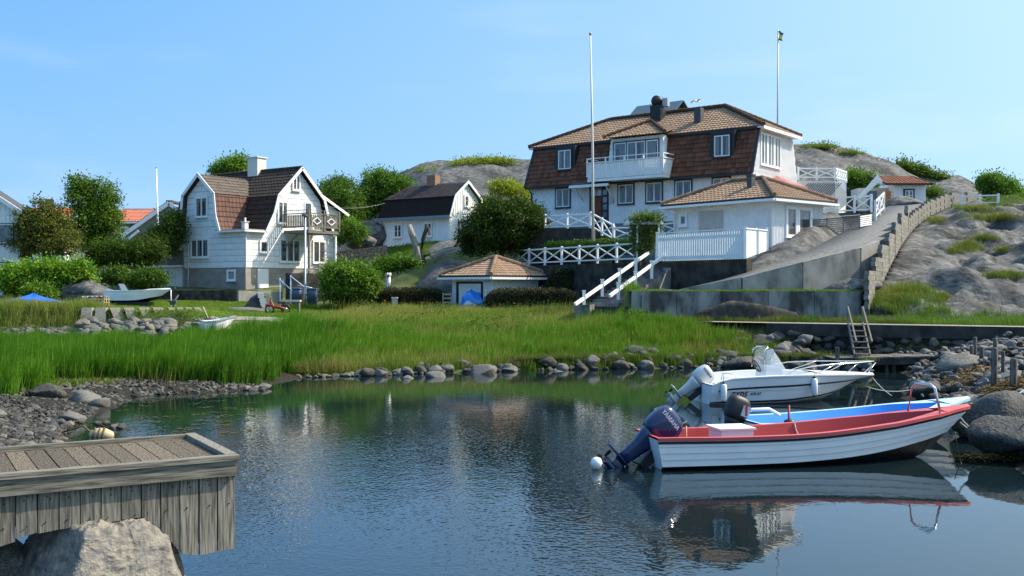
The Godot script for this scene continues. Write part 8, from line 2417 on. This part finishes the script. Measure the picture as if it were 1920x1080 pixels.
	for q in [[0.03, 0.42], [0.55, 0.12], [0.62, 0.12], [0.22, 0.2], [0.75, 0.1]]:
		st = S(); var c = v * q[0]
		bbox(st, c.x - 0.06, c.x + 0.06, -1.3, q[1], 0.11, 0.22); obj("pile", st, mats.pole_wood, t)
	var s0 := at(1604, 670, 36.5); var s1 := at(1637, 596, 35.2)
	t = thing("wooden_steps", "steep grey wooden steps leaning from the small pier up to the path", "ladder", s0)
	v = Vector3(0.45, 1.12, -2.2)
	for x in [0.0, 0.55]:
		part_beam(t, "stringer", Vector3(x, -0.1, 0), v + Vector3(x, 0, 0), 0.05, 0.16, "grey_wood")
		part_beam(t, "post", v * 0.95 + Vector3(x, -0.1, 0), v * 1.0 + Vector3(x, 0.62, -0.1), 0.06, 0.06, "grey_wood")
		part_beam(t, "handrail", Vector3(x, 0.55, 0.1), v + Vector3(x, 0.6, 0), 0.05, 0.07, "grey_wood")
	for i in 6: 
		st = S(); box(st, v * (i + 0.5) / 6.0 + Vector3(0.275, 0.02, 0), Vector3(0.55, 0.035, 0.2)); obj("tread", st, mats.grey_wood, t)
	# mooring posts: px, top, foot, distance, radius
	var posts := [[1826, 632, 672, 29.5, 0.055, "thin pale mooring post, tallest of the three behind the flat boulder"], [1820, 648, 672, 29.0, 0.05, "thin pale mooring post, leftmost of the three behind the flat boulder"], [1839, 650, 674, 28.5, 0.06, "short pale mooring post, rightmost of the three behind the flat boulder"], [1863, 652, 728, 23.4, 0.07, "thick grey mooring post leaning slightly, left of the square-topped one"], [1864, 634, 700, 25.5, 0.05, "tall dark mooring post just behind the leaning grey one"], [1879, 658, 708, 25.4, 0.042, "slim grey mooring post between the two thick ones"], [1899, 672, 733, 22.8, 0.075, "thick square-topped mooring post nearest the right edge"]]
	for q in posts:
		var a := at(q[0], q[2], q[3])
		t = thing("mooring_post", q[5], "mooring post", a, Basis(), "mooring posts among the stones")
		var tp := at(q[0] + 2.0, q[1], q[3]) - a
		st = S(true); tube(st, [Vector3(0, -0.5, 0), tp - Vector3(0, 0.02, 0), tp], [q[4], q[4], q[4] * 0.88], 12); obj("post", st, mats.pole_wood, t)
	# ropes
	var ropes := [[at(1812, 757, 20.2), at(1870, 768, 19.8), 0.1, "slack white mooring rope from the blue boat's bow to the large boulder"], [at(1815, 756, 20.2), at(1940, 718, 21.5), 0.16, "white mooring rope from the blue boat's bow to the right edge"], [at(1798, 780, 18.2), at(1935, 772, 17.6), 0.42, "looped white rope from the red boat's bow over the dark boulder"], [at(1800, 792, 18.1), at(1930, 785, 17.2), 0.28, "second white rope from the red boat's bow to the right edge"], [at(1636, 708, 27.2), at(1672, 742, 24.0), 0.04, "dark mooring line from the motorboat's bow into the water"], [at(1622, 724, 27.3), at(1760, 712, 27.6), 0.22, "pale rope sagging from the motorboat's bow to the stones"], [at(1790, 810, 18.0), at(1806, 880, 17.0), 0.05, "dark weedy chain from the red boat's bow down into the water"]]
	for q in ropes:
		t = thing("mooring_rope", q[3], "rope", q[0], Basis(), "mooring ropes")
		st = S(true); tube(st, sag(Vector3.ZERO, q[1] - q[0], q[2], 14), 0.014 if q[2] != 0.05 and q[2] != 0.04 else 0.009, 6); obj("rope", st, mats.rope if q[2] != 0.05 else mats.bark, t)
	# float and weedy stones in front of the jetty
	t = thing("mooring_float", "weathered beige mooring float wrapped in brown rope beside the jetty", "float", at(190, 815, 20.3))
	st = S(true); loft(st, [[Vector3(-0.24, 0, 0), 0.02, 0.02, 1.0], [Vector3(-0.2, 0, 0), 0.09, 0.09, 1.0], [Vector3(-0.06, 0.01, 0), 0.125, 0.125, 1.0], [Vector3(0.1, 0, 0), 0.12, 0.12, 1.0], [Vector3(0.22, -0.01, 0), 0.07, 0.07, 1.0], [Vector3(0.25, -0.01, 0), 0.01, 0.01, 1.0]], Basis(Vector3.UP, Vector3.RIGHT, Vector3.BACK), 18); obj("body", st, mat("beige_float", Color(0.50, 0.38, 0.22), 0.6), t)
	st = S(true)
	for k in 3:
		var ring := []
		for i in 13: ring.append(Vector3(-0.12 + 0.09 * k + 0.03 * sin(i * 1.0), cos(TAU * i / 12.0) * 0.13, sin(TAU * i / 12.0) * 0.13))
		tube(st, ring, 0.016, 6)
	tube(st, [Vector3(-0.2, 0.05, 0), Vector3(-0.4, 0.16, -0.1), Vector3(-0.75, 0.05, 0.05)], 0.02, 6)
	obj("rope", st, mats.rust_leaf, t)
	t = thing("weedy_stones", "dark weed-covered stones with a rope just behind the beige float", "stones", at(207, 806, 21.6))
	rng.seed = 44
	for k in 9: stone(t, Vector3(rng.randf_range(-0.35, 0.4), rng.randf_range(-0.02, 0.12), rng.randf_range(-0.25, 0.25)), rng.randf_range(0.08, 0.17), 0.7, mats.dark_stone if k != 3 else mats.stone)
	st = S(true); tube(st, [Vector3(-0.3, 0.12, 0), Vector3(0.1, 0.05, 0.2), Vector3(0.45, 0.0, 0.3), Vector3(0.9, -0.02, 0.5)], 0.02, 6); obj("rope", st, mats.bark, t)
	# seaweed
	rng.seed = 46
	var lm := leaf_mesh(12, 0.16, 0.09, 3, 0.5)
	var xf := []; var cols := []
	for k in 900:
		var z := k % 3
		var p: Vector3
		if z == 0: p = at(rng.randf_range(1800, 1925), rng.randf_range(852, 880), 17.5); p.y = 0.03 + 0.05 * rng.randf()
		elif z == 1: p = at(rng.randf_range(1845, 1925), rng.randf_range(718, 742), 22.6 + rng.randf()); p.y = ground_h(p.x, -p.z) + 0.26
		else: p = at(rng.randf_range(1775, 1850), rng.randf_range(690, 745), 25.5 + rng.randf() * 2.0); p.y = ground_h(p.x, -p.z) + 0.2
		if z == 2 and rng.randf() < 0.6: continue
		xf.append(Transform3D(Basis(Vector3.UP, rng.randf() * TAU) * Basis.from_scale(Vector3(1, 0.4, 1)), p))
		var c := Color(0.26, 0.17, 0.045) if rng.randf() < 0.6 else Color(0.09, 0.07, 0.03)
		cols.append(c * rng.randf_range(0.7, 1.2))
	tag(scatter("seaweed", lm, xf, cols, leafmat("weed", Color(0.3, 0.2, 0.05))), "dry orange-brown seaweed strewn over the stones at right", "seaweed")
	xf = []; cols = []
	for k in 130:
		var p := at(rng.randf_range(230, 500), rng.randf_range(738, 830), 20.0)
		var d := rng.randf_range(20.5, 28.5)
		if rng.randf() < 0.5 + 0.6 * bnoise.get_noise_2d(p.x * 3.0, d * 3.0): continue
		p = Vector3((rng.randf_range(170, 470) - 960.0) / F * d, 0.012, -d)
		xf.append(Transform3D(Basis(Vector3.UP, rng.randf() * TAU) * Basis.from_scale(Vector3(1.3, 0.05, 1.3)), p))
		cols.append(Color(0.10, 0.095, 0.03) * rng.randf_range(0.5, 1.2))
	tag(scatter("floating_weed", lm, xf, cols, leafmat("weed", Color(0.3, 0.2, 0.05))), "thin patches of weed floating on the shallow water behind the jetty", "water weed")
	# overhead line
	t = thing("overhead_cable", "thin pale cable strung from the panelled house to the small cottage", "cable", at(604, 386, 69.0))
	st = S(true); tube(st, sag(Vector3.ZERO, at(722, 381, 76.0) - at(604, 386, 69.0), 0.25), 0.008, 6); obj("cable", st, mats.galv, t)

func _ready() -> void:
	setup()
	materials()
	make_stones()
	setting()
	big_house()
	left_house()
	cottage()
	annex()
	garage()
	hill_cottage()
	left_houses()
	walls_and_fences()
	plants()
	grasses()
	boats()
	jetty()
	stones()
	small_things()
	gull()
